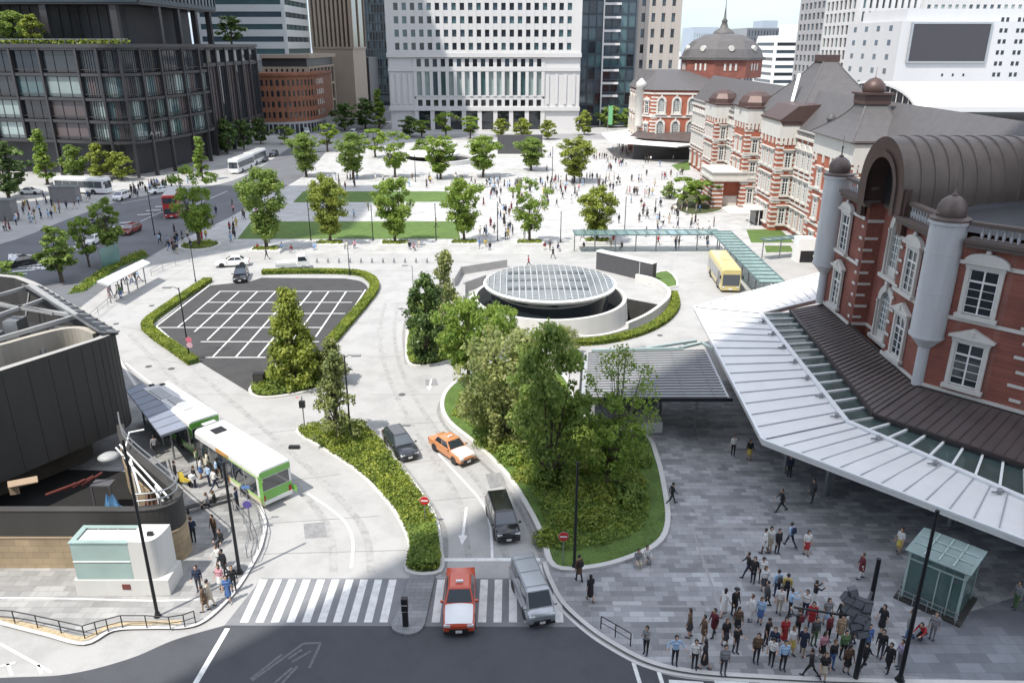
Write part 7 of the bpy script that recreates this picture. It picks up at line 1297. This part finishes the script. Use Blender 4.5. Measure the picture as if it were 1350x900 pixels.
def person_proto(key, hip=(10, -12), knee=(4, 18), sh=(-14, 12), el=(18, 22), lean=3, style='trousers', hair='short', spread=(8, 8), sit=False, head=(0, 0), fine=True, long_sleeve=True, turn=0):
    """one figure: limbs from joint angles, fused into a single continuous skin; clothes coloured by the limb below"""
    caps = []; C_ = lambda p, q, r0, r1, m: caps.append((Vector(p), Vector(q), r0, r1, m)); hz = .90 if not sit else .48; ln = R(lean)
    def up(x, y, z): return Vector((x, y * math.cos(ln) + (z) * math.sin(ln), hz + z * math.cos(ln) - y * math.sin(ln)))
    for s, i in ((-1, 0), (1, 1)):
        h = Vector((s * .085, 0, hz - .02)); a = R(hip[i]); k = h + Vector((s * .015, math.sin(a), -math.cos(a))) * .43; c = a - R(knee[i]); an = k + Vector((0, math.sin(c), -math.cos(c))) * .41; lo = BOTI if style in ('trousers', 'coat') else SKINI; C_(h, k, .088, .062, BOTI if style != 'skirt' or True else SKINI); C_(k, an, .058, .040, lo); f = c * .25; C_(an + Vector((0, -.04, -.03)), an + Vector((0, .15 * math.cos(f), -.035 + .15 * math.sin(f))), .042, .034, SHOEI)
    C_(up(-.07, 0, 0), up(.07, 0, 0), .115, .115, BOTI); C_(up(-.05, .0, .08), up(.05, 0, .08), .115, .115, TOPI if style != 'x' else BOTI); C_(up(-.07, 0, .20), up(.07, 0, .20), .108, .108, TOPI); C_(up(-.095, .005, .36), up(.095, .005, .36), .112, .112, TOPI); C_(up(-.15, -.01, .48), up(.15, -.01, .48), .07, .07, TOPI); C_(up(0, -.01, .48), up(0, .0, .60), .062, .052, SKINI)
    hd = up(0, .02, .70); yw = R(head[0]); pt = R(head[1]); fwd = Vector((math.sin(yw), math.cos(yw) * math.cos(pt), -math.sin(pt))).normalized(); side = Vector((math.cos(yw), -math.sin(yw), 0)); upv = side.cross(fwd)
    C_(hd - upv * .035 + fwd * .012, hd + upv * .05 - fwd * .008, .078, .090, SKINI); C_(hd + fwd * .086 - upv * .0, hd + fwd * .104 - upv * .028, .011, .016, SKINI); C_(hd + fwd * .05 - upv * .085, hd + fwd * .055 - upv * .09, .034, .034, SKINI)
    for s in (-1, 1): C_(hd + side * s * .086, hd + side * s * .090 - upv * .03, .016, .012, SKINI); C_(hd + side * s * .034 + fwd * .074 + upv * .012, hd + side * s * .036 + fwd * .075 + upv * .012, .014, .014, EYEI)
    C_(hd + fwd * .078 - upv * .052 - side * .015, hd + fwd * .078 - upv * .052 + side * .015, .010, .010, EYEI)
    for s, i in ((-1, 0), (1, 1)):
        p = up(s * .185, -.01, .47); a = R(sh[i]); o = math.sin(R(spread[i])); e = p + Vector((s * o, math.sin(a), -math.cos(a))).normalized() * .28; c = a + R(el[i]); w_ = e + Vector((s * o * (.5 if sh[i] < 40 else -.6), math.sin(c), -math.cos(c))).normalized() * .25; C_(p, e, .055, .044, TOPI); C_(e, w_, .042, .030, TOPI if long_sleeve else SKINI); d = (w_ - e).normalized(); pal = w_ + d * .085; C_(w_, pal, .026, .030, SKINI)
        if fine:
            t = d.cross(Vector((0, 0, 1)) if abs(d.z) < .9 else Vector((0, 1, 0))).normalized(); nrm = d.cross(t).normalized(); curl = (nrm * .5 + d).normalized()
            for q, L in ((-.033, .062), (-.011, .074), (.011, .07), (.033, .055)): b0 = pal + t * q; m_ = b0 + d * L * .55; C_(b0, m_, .0105, .0098, SKINI); C_(m_, m_ + curl * L * .5, .0098, .009, SKINI)
            tb = w_ + d * .03 - t * .025; tm = tb - t * .03 + d * .025; C_(tb, tm, .012, .011, SKINI); C_(tm, tm + d * .03 + nrm * .012, .0105, .0095, SKINI)
    if style == 'skirt': C_(Vector((0, 0, hz + .02)), Vector((0, .01, .56)), .13, .20, BOTI)
    if style == 'dress': C_(Vector((0, 0, hz + .05)), Vector((0, .01, .42)), .13, .20, TOPI)
    if style == 'coat': C_(up(0, 0, .2), Vector((0, .0, .62)), .15, .18, TOPI)
    b = MB()
    for p, q, r0, r1, m in caps: capsule(b, p, q, r0, r1, 10 if fine else 7)
    me = b.mesh('tmp', M_SKIN); o = bpy.data.objects.new('tmp', me); COL.objects.link(o); rm = o.modifiers.new('r', 'REMESH'); rm.mode = 'VOXEL'; rm.voxel_size = .0125 if fine else .042; rm.use_smooth_shade = True
    if fine: sm = o.modifiers.new('s', 'SMOOTH'); sm.factor = .4; sm.iterations = 1
    dg = bpy.context.evaluated_depsgraph_get(); out = bpy.data.meshes.new_from_object(o.evaluated_get(dg)); bpy.data.objects.remove(o); bpy.data.meshes.remove(me); out.name = 'person'
    n = len(out.polygons); cen = np.empty(n * 3); out.polygons.foreach_get('center', cen); cen = cen.reshape(-1, 3); best = np.full(n, 9e9); mi = np.zeros(n, np.int32)
    for p, q, r0, r1, m in caps:
        P = np.array(p); D = np.array(q) - P; L2 = (D ** 2).sum() or 1e-9; t = np.clip(((cen - P) @ D) / L2, 0, 1); ds = np.linalg.norm(cen - P - t[:, None] * D, axis=1) - (r0 + (r1 - r0) * t); k = ds < best; best[k] = ds[k]; mi[k] = m
    hb = MB(); hr_ = .106; cc = hd + upv * .046 - fwd * .012; nseg = 12 if fine else 8; rings = []
    for j in range(7): th = R(-35 + 125 * j / 6) if hair != 'long' else R(-60 + 150 * j / 6); rings.append([tuple(cc + (side * math.cos(6.2832 * i / nseg) + (-fwd) * math.sin(6.2832 * i / nseg) * (1.05 if math.sin(6.2832 * i / nseg) > 0 else .80)) * hr_ * math.cos(th) * 1.0 + upv * hr_ * math.sin(th) * 1.08 - (upv * (-.03) if math.sin(6.2832 * i / nseg) < -.2 and j < 4 else Vector()) * -1.0 * (1 if math.sin(6.2832 * i / nseg) < -.2 else 0)) for i in range(nseg)])
    hb.loft(rings, 0, True)
    if hair == 'long': hb.loft([[tuple(hd - fwd * .05 + side * (.085 * w_ * math.cos(6.2832 * i / 8)) - fwd * .045 * math.sin(6.2832 * i / 8) - upv * dz) for i in range(8)] for dz, w_ in ((-.04, 1.0), (.08, 1.1), (.2, 1.05), (.3, .7))], 0, True)
    if hair == 'hat': hb.lathe([(.17, hd.z + .07), (.105, hd.z + .085), (.10, hd.z + .14), (.06, hd.z + .165), (.005, hd.z + .17)], (hd.x, hd.y), nseg)
    mats = [M_SKIN, CLOTH['black'], CLOTH['navy'], M_SHOE, M_HAIRB]
    if not fine:                                        # small far figures keep the hair in the one mesh
        hm = len(out.vertices); v0 = [tuple(v.co) for v in out.vertices]; f0 = [tuple(p.vertices) for p in out.polygons]; v1 = v0 + hb.v; f1 = f0 + [tuple(i + hm for i in f) for f in hb.f]; me = bpy.data.meshes.new('person'); me.from_pydata(v1, [], f1); mi = np.concatenate([mi, np.full(len(hb.f), EYEI)]).astype(np.int32); out = me
    for m in mats: out.materials.append(m)
    out.polygons.foreach_set('material_index', mi); out.polygons.foreach_set('use_smooth', [True] * len(out.polygons)); out.update()
    z0 = min(v.co.z for v in out.vertices)
    PROTO[key] = (out, hb.mesh('hair', M_HAIRB) if fine else None, -z0 if not sit else 0)
PROTO = {}
for suf, fine in (('', True), ('_far', False)):
    person_proto('stand' + suf, (2, -3), (2, 2), (-4, 5), (12, 14), 1, fine=fine)
    person_proto('walk' + suf, (24, -20), (6, 24), (-24, 22), (22, 28), 4, fine=fine)
    person_proto('skirt' + suf, (6, -6), (2, 6), (2, 6), (20, 24), 1, 'skirt', 'long', fine=fine, long_sleeve=False)
    person_proto('dress' + suf, (14, -12), (4, 16), (-12, 12), (18, 20), 3, 'dress', 'long', fine=fine, long_sleeve=False)
    person_proto('coat' + suf, (10, -10), (4, 12), (-8, 8), (20, 16), 3, 'coat', fine=fine)
    person_proto('sit' + suf, (82, 84), (82, 80), (18, 22), (40, 44), 8, sit=True, fine=fine)
person_proto('photo', (3, -3), (2, 2), (62, 58), (75, 78), 0, spread=(2, 2), head=(0, 5)); person_proto('hips', (4, -4), (2, 2), (-22, -22), (78, 78), 0, spread=(48, 48)); person_proto('phone', (2, -4), (2, 4), (18, 6), (82, 14), 3, head=(0, 28), style='trousers', long_sleeve=False); person_proto('tall', (2, -2), (0, 2), (0, 4), (10, 60), 2, hair='short', head=(25, 0)); person_proto('look', (3, -5), (2, 6), (4, -2), (24, 20), 2, 'skirt', 'long', head=(-30, 10)); person_proto('hat', (3, -3), (2, 2), (0, 6), (20, 30), 2, 'coat', 'hat'); person_proto('crouch', (96, 70), (128, 120), (40, 44), (40, 30), 30)
def person(px, py, pose, face, top, bot, label, z=.12, hair=None, hs=1.0, group=None, xy=None, far=False):
    me, hm, dz = PROTO[pose]; x, y = xy or G(px, py, z); s = hs * random.uniform(.97, 1.03)
    o = inst(me, 'person', None, (x, y, z + dz * s), R(face), (s, s, s)); tag(o, label, 'person', group)
    for i, m in ((1, CLOTH[top]), (2, CLOTH[bot])): o.material_slots[i].link = 'OBJECT'; o.material_slots[i].material = m
    if hm:
        h = inst(hm, 'hair', o); hc = hair or (M_HAIRN if random.random() < .25 else M_HAIRB); h.material_slots[0].link = 'OBJECT'; h.material_slots[0].material = hc
    elif hair: o.material_slots[4].link = 'OBJECT'; o.material_slots[4].material = hair
    return o
# facing: 0 = away from the viewer, 180 = towards, 90 = left, -90 = right
CROWD = [
 (992, 767, 'stand', 150, 'black', 'black', 'in black, upper left edge of the crowd'), (1006, 779, 'look', 170, 'white', 'dark grey', 'in white top and grey skirt beside the upper left of the crowd'), (953, 811, 'dress', -60, 'white', 'white', 'in long white dress with long black hair'), (967, 810, 'hat', 200, 'black', 'black', 'in black coat and hat next to the white dress'), (940, 838, 'coat', 120, 'maroon', 'dark grey', 'in maroon coat at the left of the crowd'), (927, 846, 'coat', 100, 'brown', 'tan', 'in brown coat and tan trousers, left of the maroon coat'), (955, 851, 'skirt', 190, 'black', 'dark grey', 'in black top and short grey skirt, lower left of the crowd'), (971, 834, 'look', 170, 'brown', 'black', 'in brown jacket behind the short grey skirt'), (969, 860, 'phone', 200, 'black', 'dark grey', 'looking down in black and dark grey, lower left of the crowd'), (928, 881, 'dress', 60, 'black', 'black', 'in black dress leaning over at the kerb'), (953, 888, 'stand', 180, 'grey', 'dark grey', 'in grey top standing at the kerb edge'), (996, 872, 'tall', 170, 'brown', 'black', 'tall in dark brown coat in the lower middle of the crowd'), (989, 818, 'stand', 90, 'white', 'white', 'all in white at the left middle of the crowd'), (1001, 821, 'look', 150, 'light blue', 'blue', 'in pale blue blouse and blue skirt'), (1009, 850, 'phone', 220, 'black', 'black', 'in black checking a phone, behind the tall brown coat'), (1023, 786, 'stand', 10, 'light blue', 'navy', 'in light blue shirt at the top of the crowd'), (1035, 791, 'stand', -20, 'yellow', 'black', 'in yellow top and black trousers at the top of the crowd'), (1010, 799, 'coat', 80, 'dark grey', 'black', 'in dark grey coat left of the yellow top'), (1026, 808, 'phone', 160, 'white', 'beige', 'in white top and beige trousers in the upper crowd'), (1040, 811, 'photo', -100, 'light blue', 'black', 'in light blue jacket with raised arms'), (1072, 799, 'photo', -90, 'black', 'white', 'in black top and white trousers taking a picture'), (1088, 823, 'skirt', 180, 'grey', 'light blue', 'in grey top and pale blue skirt'), (1068, 829, 'coat', 160, 'red', 'black', 'in dark red coat in the middle of the crowd'), (1032, 848, 'dress', 180, 'red', 'black', 'in bright red dress, centre of the crowd'), (1042, 862, 'skirt', 200, 'white', 'yellow', 'in white top and yellow skirt'), (1057, 862, 'coat', 150, 'navy', 'tan', 'in navy coat and tan trousers'), (1072, 850, 'stand', 190, 'dark grey', 'green', 'in dark grey top and green trousers'), (1016, 876, 'phone', 150, 'white', 'black', 'in white blouse and black trousers near the kerb'), (1031, 882, 'stand', 180, 'light blue', 'black', 'in light blue shirt and black trousers near the kerb'), (1067, 891, 'walk', 60, 'black', 'black', 'in black striding along the kerb'), (1084, 896, 'skirt', 170, 'black', 'beige', 'in black top and beige skirt at the kerb'), (1090, 845, 'stand', 210, 'maroon', 'black', 'in maroon top in the right half of the crowd'), (1106, 846, 'coat', 160, 'tan', 'black', 'in tan coat in the right half of the crowd'), (1107, 827, 'stand', 120, 'black', 'black', 'in black by the end of the signal arm'), (1095, 881, 'stand', 200, 'black', 'blue', 'in black top and blue jeans at the lower right of the crowd'), (1115, 886, 'look', 180, 'brown', 'black', 'in brown top and black skirt beside the signal pole foot'), (1122, 850, 'coat', 90, 'dark grey', 'dark grey', 'all in dark grey close behind the signal pole'), (1141, 858, 'coat', 180, 'blue', 'navy', 'in blue coat right of the signal pole'), (1137, 881, 'walk', -60, 'black', 'black', 'in black walking right of the signal pole foot'), (1159, 866, 'stand', 140, 'black', 'dark grey', 'in black right of the blue coat'), (1169, 884, 'coat', 130, 'black', 'black', 'in black coat nearest the thick bottom right post'), (1184, 880, 'stand', 100, 'lavender', 'grey', 'in lavender top beside the thick bottom right post'), (1161, 832, 'dress', 120, 'black', 'black', 'in black dress between crowd and lift house'), (1134, 762, 'coat', 90, 'maroon', 'white', 'in maroon jacket and white trousers above the signal boxes'), (1050, 838, 'photo', 20, 'dark grey', 'black', 'with arms raised in dark grey, between red dress and navy coat'), (1018, 862, 'stand', 160, 'navy', 'navy', 'all in navy left of the red dress'), (1082, 868, 'look', 200, 'pink', 'black', 'in pink top and black skirt in the lower crowd'), (1110, 868, 'stand', 180, 'green', 'black', 'in green top just left of the signal pole'), (1060, 812, 'stand', 150, 'white', 'navy', 'in white shirt and navy trousers left of the picture taker'),
 (763, 765, 'coat', 30, 'brown', 'black', 'in brown coat at the garden corner kerb'), (778, 791, 'dress', 20, 'black', 'black', 'in black dress walking below the garden corner'), (851, 861, 'photo', 150, 'grey', 'black', 'in grey jacket raising a camera near the short railing'), (889, 875, 'hips', 180, 'light blue', 'black', 'in light blue jacket with hands on hips at the kerb'), (915, 880, 'stand', 170, 'white', 'black', 'small in white top beside the leaning black dress'), (908, 839, 'look', 80, 'brown', 'dark grey', 'in brown top and dark skirt left of the brown coat'),
 (1007, 729, 'coat', 60, 'white', 'brown', 'in white jacket in the small group above the crowd'), (1024, 729, 'stand', 200, 'black', 'black', 'in black in the small group above the crowd'), (1041, 720, 'walk', 30, 'light blue', 'navy', 'in light blue shirt striding above the crowd'), (1062, 731, 'skirt', 180, 'white', 'red', 'in white top and red skirt right of the small group'), (1014, 726, 'look', 140, 'white', 'beige', 'in white top and beige skirt in the small group above the crowd'), (1003, 768, 'phone', 170, 'white', 'dark grey', 'in white top and grey trousers, upper left of the crowd'), (985, 760, 'walk', 90, 'black', 'navy', 'in black top and navy trousers walking off left of the crowd'), (1029, 674, 'walk', 90, 'black', 'black', 'in black striding alone across the shaded pavement'), (966, 600, 'stand', 170, 'white', 'black', 'in white top by the ribbed shelter column'), (987, 606, 'look', 170, 'black', 'yellow', 'in black top and yellow skirt by the ribbed shelter'), (885, 664, 'walk', -80, 'black', 'black', 'in black walking beside the garden kerb'), (1070, 661, 'coat', 120, 'dark grey', 'black', 'in dark grey coat beside a canopy column'), (1040, 628, 'stand', 170, 'navy', 'black', 'in navy under the forecourt canopy'), (1184, 728, 'skirt', 120, 'white', 'yellow', 'in white top and yellow skirt behind the lift house'), (1197, 840, 'coat', 60, 'grey', 'blue', 'in grey coat and blue trousers below the lift house'), (1216, 843, 'crouch', 120, 'red', 'black', 'crouching in red top below the lift house'), (1228, 842, 'stand', 140, 'grey', 'grey', 'in grey beside the crouching red top'), (1337, 802, 'stand', 100, 'grey', 'green', 'in grey top at the far right edge beside the plants')]
for px, py, pose, fc, t, b_, lb in CROWD: person(px, py, pose, fc, t, b_, 'person ' + lb)
person(851, 741, 'sit', 200, 'white', 'grey', 'person in white sitting on the garden kerb', .0); person(840, 746, 'sit', 190, 'grey', 'beige', 'person in grey and beige sitting on the garden kerb', .0)
LEFT = [(247, 712, 'stand', 0, 'black', 'black', 'in black, left of a pair by the yard wall end'), (256, 714, 'tall', 20, 'navy', 'black', 'in navy, right of a pair by the yard wall end'), (284, 710, 'stand', 150, 'brown', 'dark grey', 'in brown top on the pale pavement by the bus stop'), (293, 719, 'sit', 160, 'black', 'black', 'in black sitting by the plain dark post'), (263, 779, 'tall', 190, 'navy', 'dark grey', 'in navy suit left of the group at the kerb bend'), (271, 805, 'coat', 100, 'brown', 'tan', 'in brown coat at the front of the kerb bend group'), (278, 799, 'coat', 80, 'beige', 'beige', 'in beige coat at the front of the kerb bend group'), (292, 777, 'skirt', 170, 'pink', 'white', 'in pink top and white skirt in the kerb bend group'), (302, 791, 'dress', 190, 'blue', 'navy', 'in blue dress in the kerb bend group'), (309, 779, 'stand', 200, 'black', 'black', 'in black beside the plain dark post foot'), (290, 749, 'walk', 140, 'white', 'black', 'in white top and black trousers above the kerb bend group'), (297, 757, 'coat', 150, 'dark grey', 'black', 'in dark grey coat above the kerb bend group'), (206, 600, 'walk', 10, 'grey', 'black', 'in grey walking in the shade beside the bus shelter'), (233, 636, 'stand', -60, 'black', 'dark grey', 'in black with pale cap beside the scooter'), (258, 642, 'stand', -40, 'black', 'navy', 'in black top between scooter and bus'), (266, 630, 'look', -50, 'white', 'blue', 'in white top and blue skirt boarding the near bus'), (277, 640, 'stand', -30, 'light blue', 'navy', 'in light blue shirt in the bus queue'), (284, 646, 'walk', -40, 'white', 'navy', 'in white top and navy trousers in the bus queue'), (287, 632, 'phone', -60, 'light blue', 'black', 'in light blue shirt and black trousers at the bus door'), (275, 622, 'coat', -60, 'cream', 'grey', 'in cream coat at the front of the bus queue'), (262, 618, 'stand', -70, 'green', 'black', 'in green top near the shelter end post'), (314, 672, 'stand', 90, 'navy', 'black', 'in navy behind the kerb railing'), (285, 668, 'sit', 100, 'black', 'black', 'in black sitting on a low bench at the bus stop'), (276, 671, 'sit', 100, 'grey', 'black', 'in grey sitting on a low bench at the bus stop')]
for px, py, pose, fc, t, b_, lb in LEFT: person(px, py, pose, fc, t, b_, 'person ' + lb, .13 if pose != 'sit' else .0)
def backpack(px, py, face, col, label, z=.12):
    x, y = G(px, py, z); a = R(face); r = thing('backpack', label, 'backpack', (x + .17 * math.sin(a), y - .17 * math.cos(a), z + 1.05), a); MB().loft([[(-.13, -.05, 0), (.13, -.05, 0), (.13, .05, 0), (-.13, .05, 0)], [(-.15, -.10, .12), (.15, -.10, .12), (.15, .05, .12), (-.15, .05, .12)], [(-.12, -.06, .38), (.12, -.06, .38), (.12, .05, .38), (-.12, .05, .38)]]).build('bag', CLOTH[col], r, bevel=.03); MB().box(-.10, -.12, .06, .10, -.085, .2).build('pocket', CLOTH[col], r, bevel=.015)
for px, py, fc, col, lb in ((1023, 786, 10, 'dark grey', 'dark grey backpack on the person in light blue shirt at the crowd top'), (1035, 791, -20, 'black', 'black backpack on the person in the yellow top'), (1041, 720, 30, 'navy', 'navy backpack on the striding person in light blue'), (763, 765, 30, 'black', 'black backpack on the person in brown at the garden corner'), (1050, 838, 20, 'maroon', 'maroon backpack on the person with raised arms'), (1067, 891, 60, 'grey', 'grey backpack on the person striding along the kerb')): backpack(px, py, fc, col, lb)
r = thing('bench', 'long low dark bench on the pavement by the near bus', 'bench', (*G(275, 668, .13), .13), R(32)); MB().box(-1.6, -.2, .36, 1.6, .2, .45).build('seat', M_CHAR, r, bevel=.02)
for xx in (-1.3, 1.3): MB().box(xx - .06, -.18, 0, xx + .06, .18, .36).build('leg', M_CHAR, r)
MB().box(*G(270, 655, .13), .131, G(270, 655)[0] + 2.6, G(270, 655)[1] + 1.6, .135) if False else None
# ---- small figures
def crowd(label, polys, n):
    V = []; F = []; M = []; o = 0; pal = ['black', 'navy', 'dark grey', 'white', 'maroon', 'light blue']; mats = [M_SKIN] + [CLOTH[c] for c in pal] + [M_HAIRB]; keys = ['stand_far', 'walk_far', 'dress_far', 'coat_far']; data = {}
    for k in keys:
        me, _, dz = PROTO[k]; co = np.empty(len(me.vertices) * 3); me.vertices.foreach_get('co', co); data[k] = (co.reshape(-1, 3) + [0, 0, dz], [tuple(p.vertices) for p in me.polygons], [p.material_index for p in me.polygons])
    while n > 0:
        P = Gs(random.choice(polys)); xs = [p[0] for p in P]; ys = [p[1] for p in P]; x, y = random.uniform(min(xs), max(xs)), random.uniform(min(ys), max(ys))
        if not inpoly(P, np.array([x]), np.array([y]))[0]: continue
        co, f, mi = data[random.choice(keys)]; a = random.uniform(0, 6.28); c, s = math.cos(a), math.sin(a); V += [(x + p[0] * c - p[1] * s, y + p[0] * s + p[1] * c, p[2] + .006) for p in co]; F += [tuple(i + o for i in q) for q in f]; t, b_ = random.choice([1, 1, 2, 3, 3, 4, 5, 6]), random.choice([1, 1, 2, 3]); M += [(0, t, b_, 3, 7)[m] for m in mi]; o += len(co); n -= 1
    b = MB(); b.v = V; b.f = F; b.m = M; b.s = [True] * len(F); tag(b.build('distant_crowd', mats), label, 'crowd', kind='stuff')
TOPS = ['black', 'black', 'black', 'dark grey', 'navy', 'black', 'white', 'white', 'navy', 'grey', 'dark grey', 'light blue', 'brown', 'beige', 'red', 'pink', 'yellow', 'green', 'maroon', 'blue', 'cream']; BOTS = ['black', 'black', 'navy', 'dark grey', 'blue', 'beige', 'grey', 'brown']; FP = ['stand_far', 'walk_far', 'skirt_far', 'dress_far', 'coat_far', 'walk_far', 'stand_far']
def scatter(n, poly, where, group, z=.006, pose=None, rnd=None):
    P = Gs(poly); xs = [p[0] for p in P]; ys = [p[1] for p in P]; k = 0; tries = 0
    while k < n and tries < n * 60:
        tries += 1; x, y = random.uniform(min(xs), max(xs)), random.uniform(min(ys), max(ys))
        if not inpoly(P, np.array([x]), np.array([y]))[0]: continue
        t, b_ = random.choice(TOPS), random.choice(BOTS); ps = pose or random.choice(FP)
        person(0, 0, ps, random.uniform(0, 360), t, b_, 'small distant person in %s %s' % (t, where), z, hair=M_HAIRN if random.random() < .2 else None, group=group, xy=(x, y)); k += 1
        if random.random() < .35 and k < n: person(0, 0, random.choice(FP), random.uniform(0, 360), random.choice(TOPS), random.choice(BOTS), 'small distant person walking in a pair ' + where, z, group=group, xy=(x + random.uniform(.5, .8), y + random.uniform(-.3, .3))); k += 1
scatter(54, [(805, 208), (905, 208), (890, 262), (790, 262)], 'in the dense crowd before the far pavilion', 'people in the crowd before the far pavilion')
scatter(16, [(780, 200), (900, 200), (905, 212), (775, 212)], 'near the far white canopy', 'people by the far canopy')
scatter(20, [(690, 240), (800, 235), (790, 275), (690, 275)], 'on the plaza behind the airy trees', 'people on the middle plaza')
scatter(18, [(845, 262), (960, 285), (955, 312), (840, 312)], 'between the porch bed and the long glass canopy', 'people near the long glass canopy')
scatter(12, [(760, 305), (940, 312), (935, 333), (765, 330)], 'under the long glass canopy', 'people under the long glass canopy')
scatter(20, [(440, 236), (800, 238), (800, 248), (440, 248)], 'along the far lawn edge', 'people along the far lawn edge')
scatter(14, [(610, 250), (690, 250), (690, 320), (612, 320)], 'right of the large lawn', 'people right of the large lawn')
scatter(12, [(400, 268), (600, 268), (600, 290), (350, 290)], 'on the paving between the two lawns', 'people between the lawns')
scatter(30, [(200, 318), (300, 285), (345, 262), (350, 300), (320, 318), (230, 345)], 'on the pavement by the avenue', 'people on the avenue pavement')
scatter(22, [(165, 252), (250, 236), (262, 243), (175, 262)], 'on the sunlit corner across the avenue', 'people on the sunlit corner across the avenue')
scatter(20, [(0, 312), (90, 280), (130, 262), (60, 262), (0, 280)], 'on the shaded pavement left of the avenue', 'people on the shaded pavement left of the avenue')
scatter(11, [(135, 394), (150, 397), (192, 369), (178, 364)], 'queueing under the white bus shelter', 'people queueing under the white bus shelter')
for px, py in ((372, 330), (415, 329), (458, 328), (468, 327), (540, 328), (553, 326), (545, 330), (632, 328), (640, 325), (646, 329), (718, 329), (725, 330), (735, 331), (770, 329), (805, 327), (820, 329), (340, 331), (385, 333)): person(0, 0, random.choice(['sit_far', 'stand_far', 'sit_far']), random.uniform(120, 240), random.choice(TOPS), random.choice(BOTS), 'small distant person resting by the planter benches', .006, group='people resting by the planters', xy=G(px, py))
for px, py in ((697, 352), (729, 341), (352, 342), (575, 300)): person(0, 0, 'walk_far', random.uniform(0, 360), random.choice(TOPS), 'black', 'small lone person crossing open ground near the rotunda or lawn', .006, group='lone walkers', xy=G(px, py))
crowd('scattered far pedestrians too small and many to count across the sunlit plaza', [[(700, 205), (905, 205), (900, 262), (690, 275)], [(640, 240), (800, 240), (800, 262), (640, 262)], [(420, 236), (800, 236), (800, 250), (420, 250)], [(780, 262), (940, 280), (950, 318), (760, 318)], [(200, 322), (330, 262), (350, 300), (300, 322)], [(165, 250), (260, 234), (266, 244), (175, 262)], [(0, 310), (130, 262), (60, 262), (0, 280)], [(600, 255), (700, 255), (700, 318), (612, 318)], [(795, 186), (905, 196), (905, 212), (795, 205)]], 230)
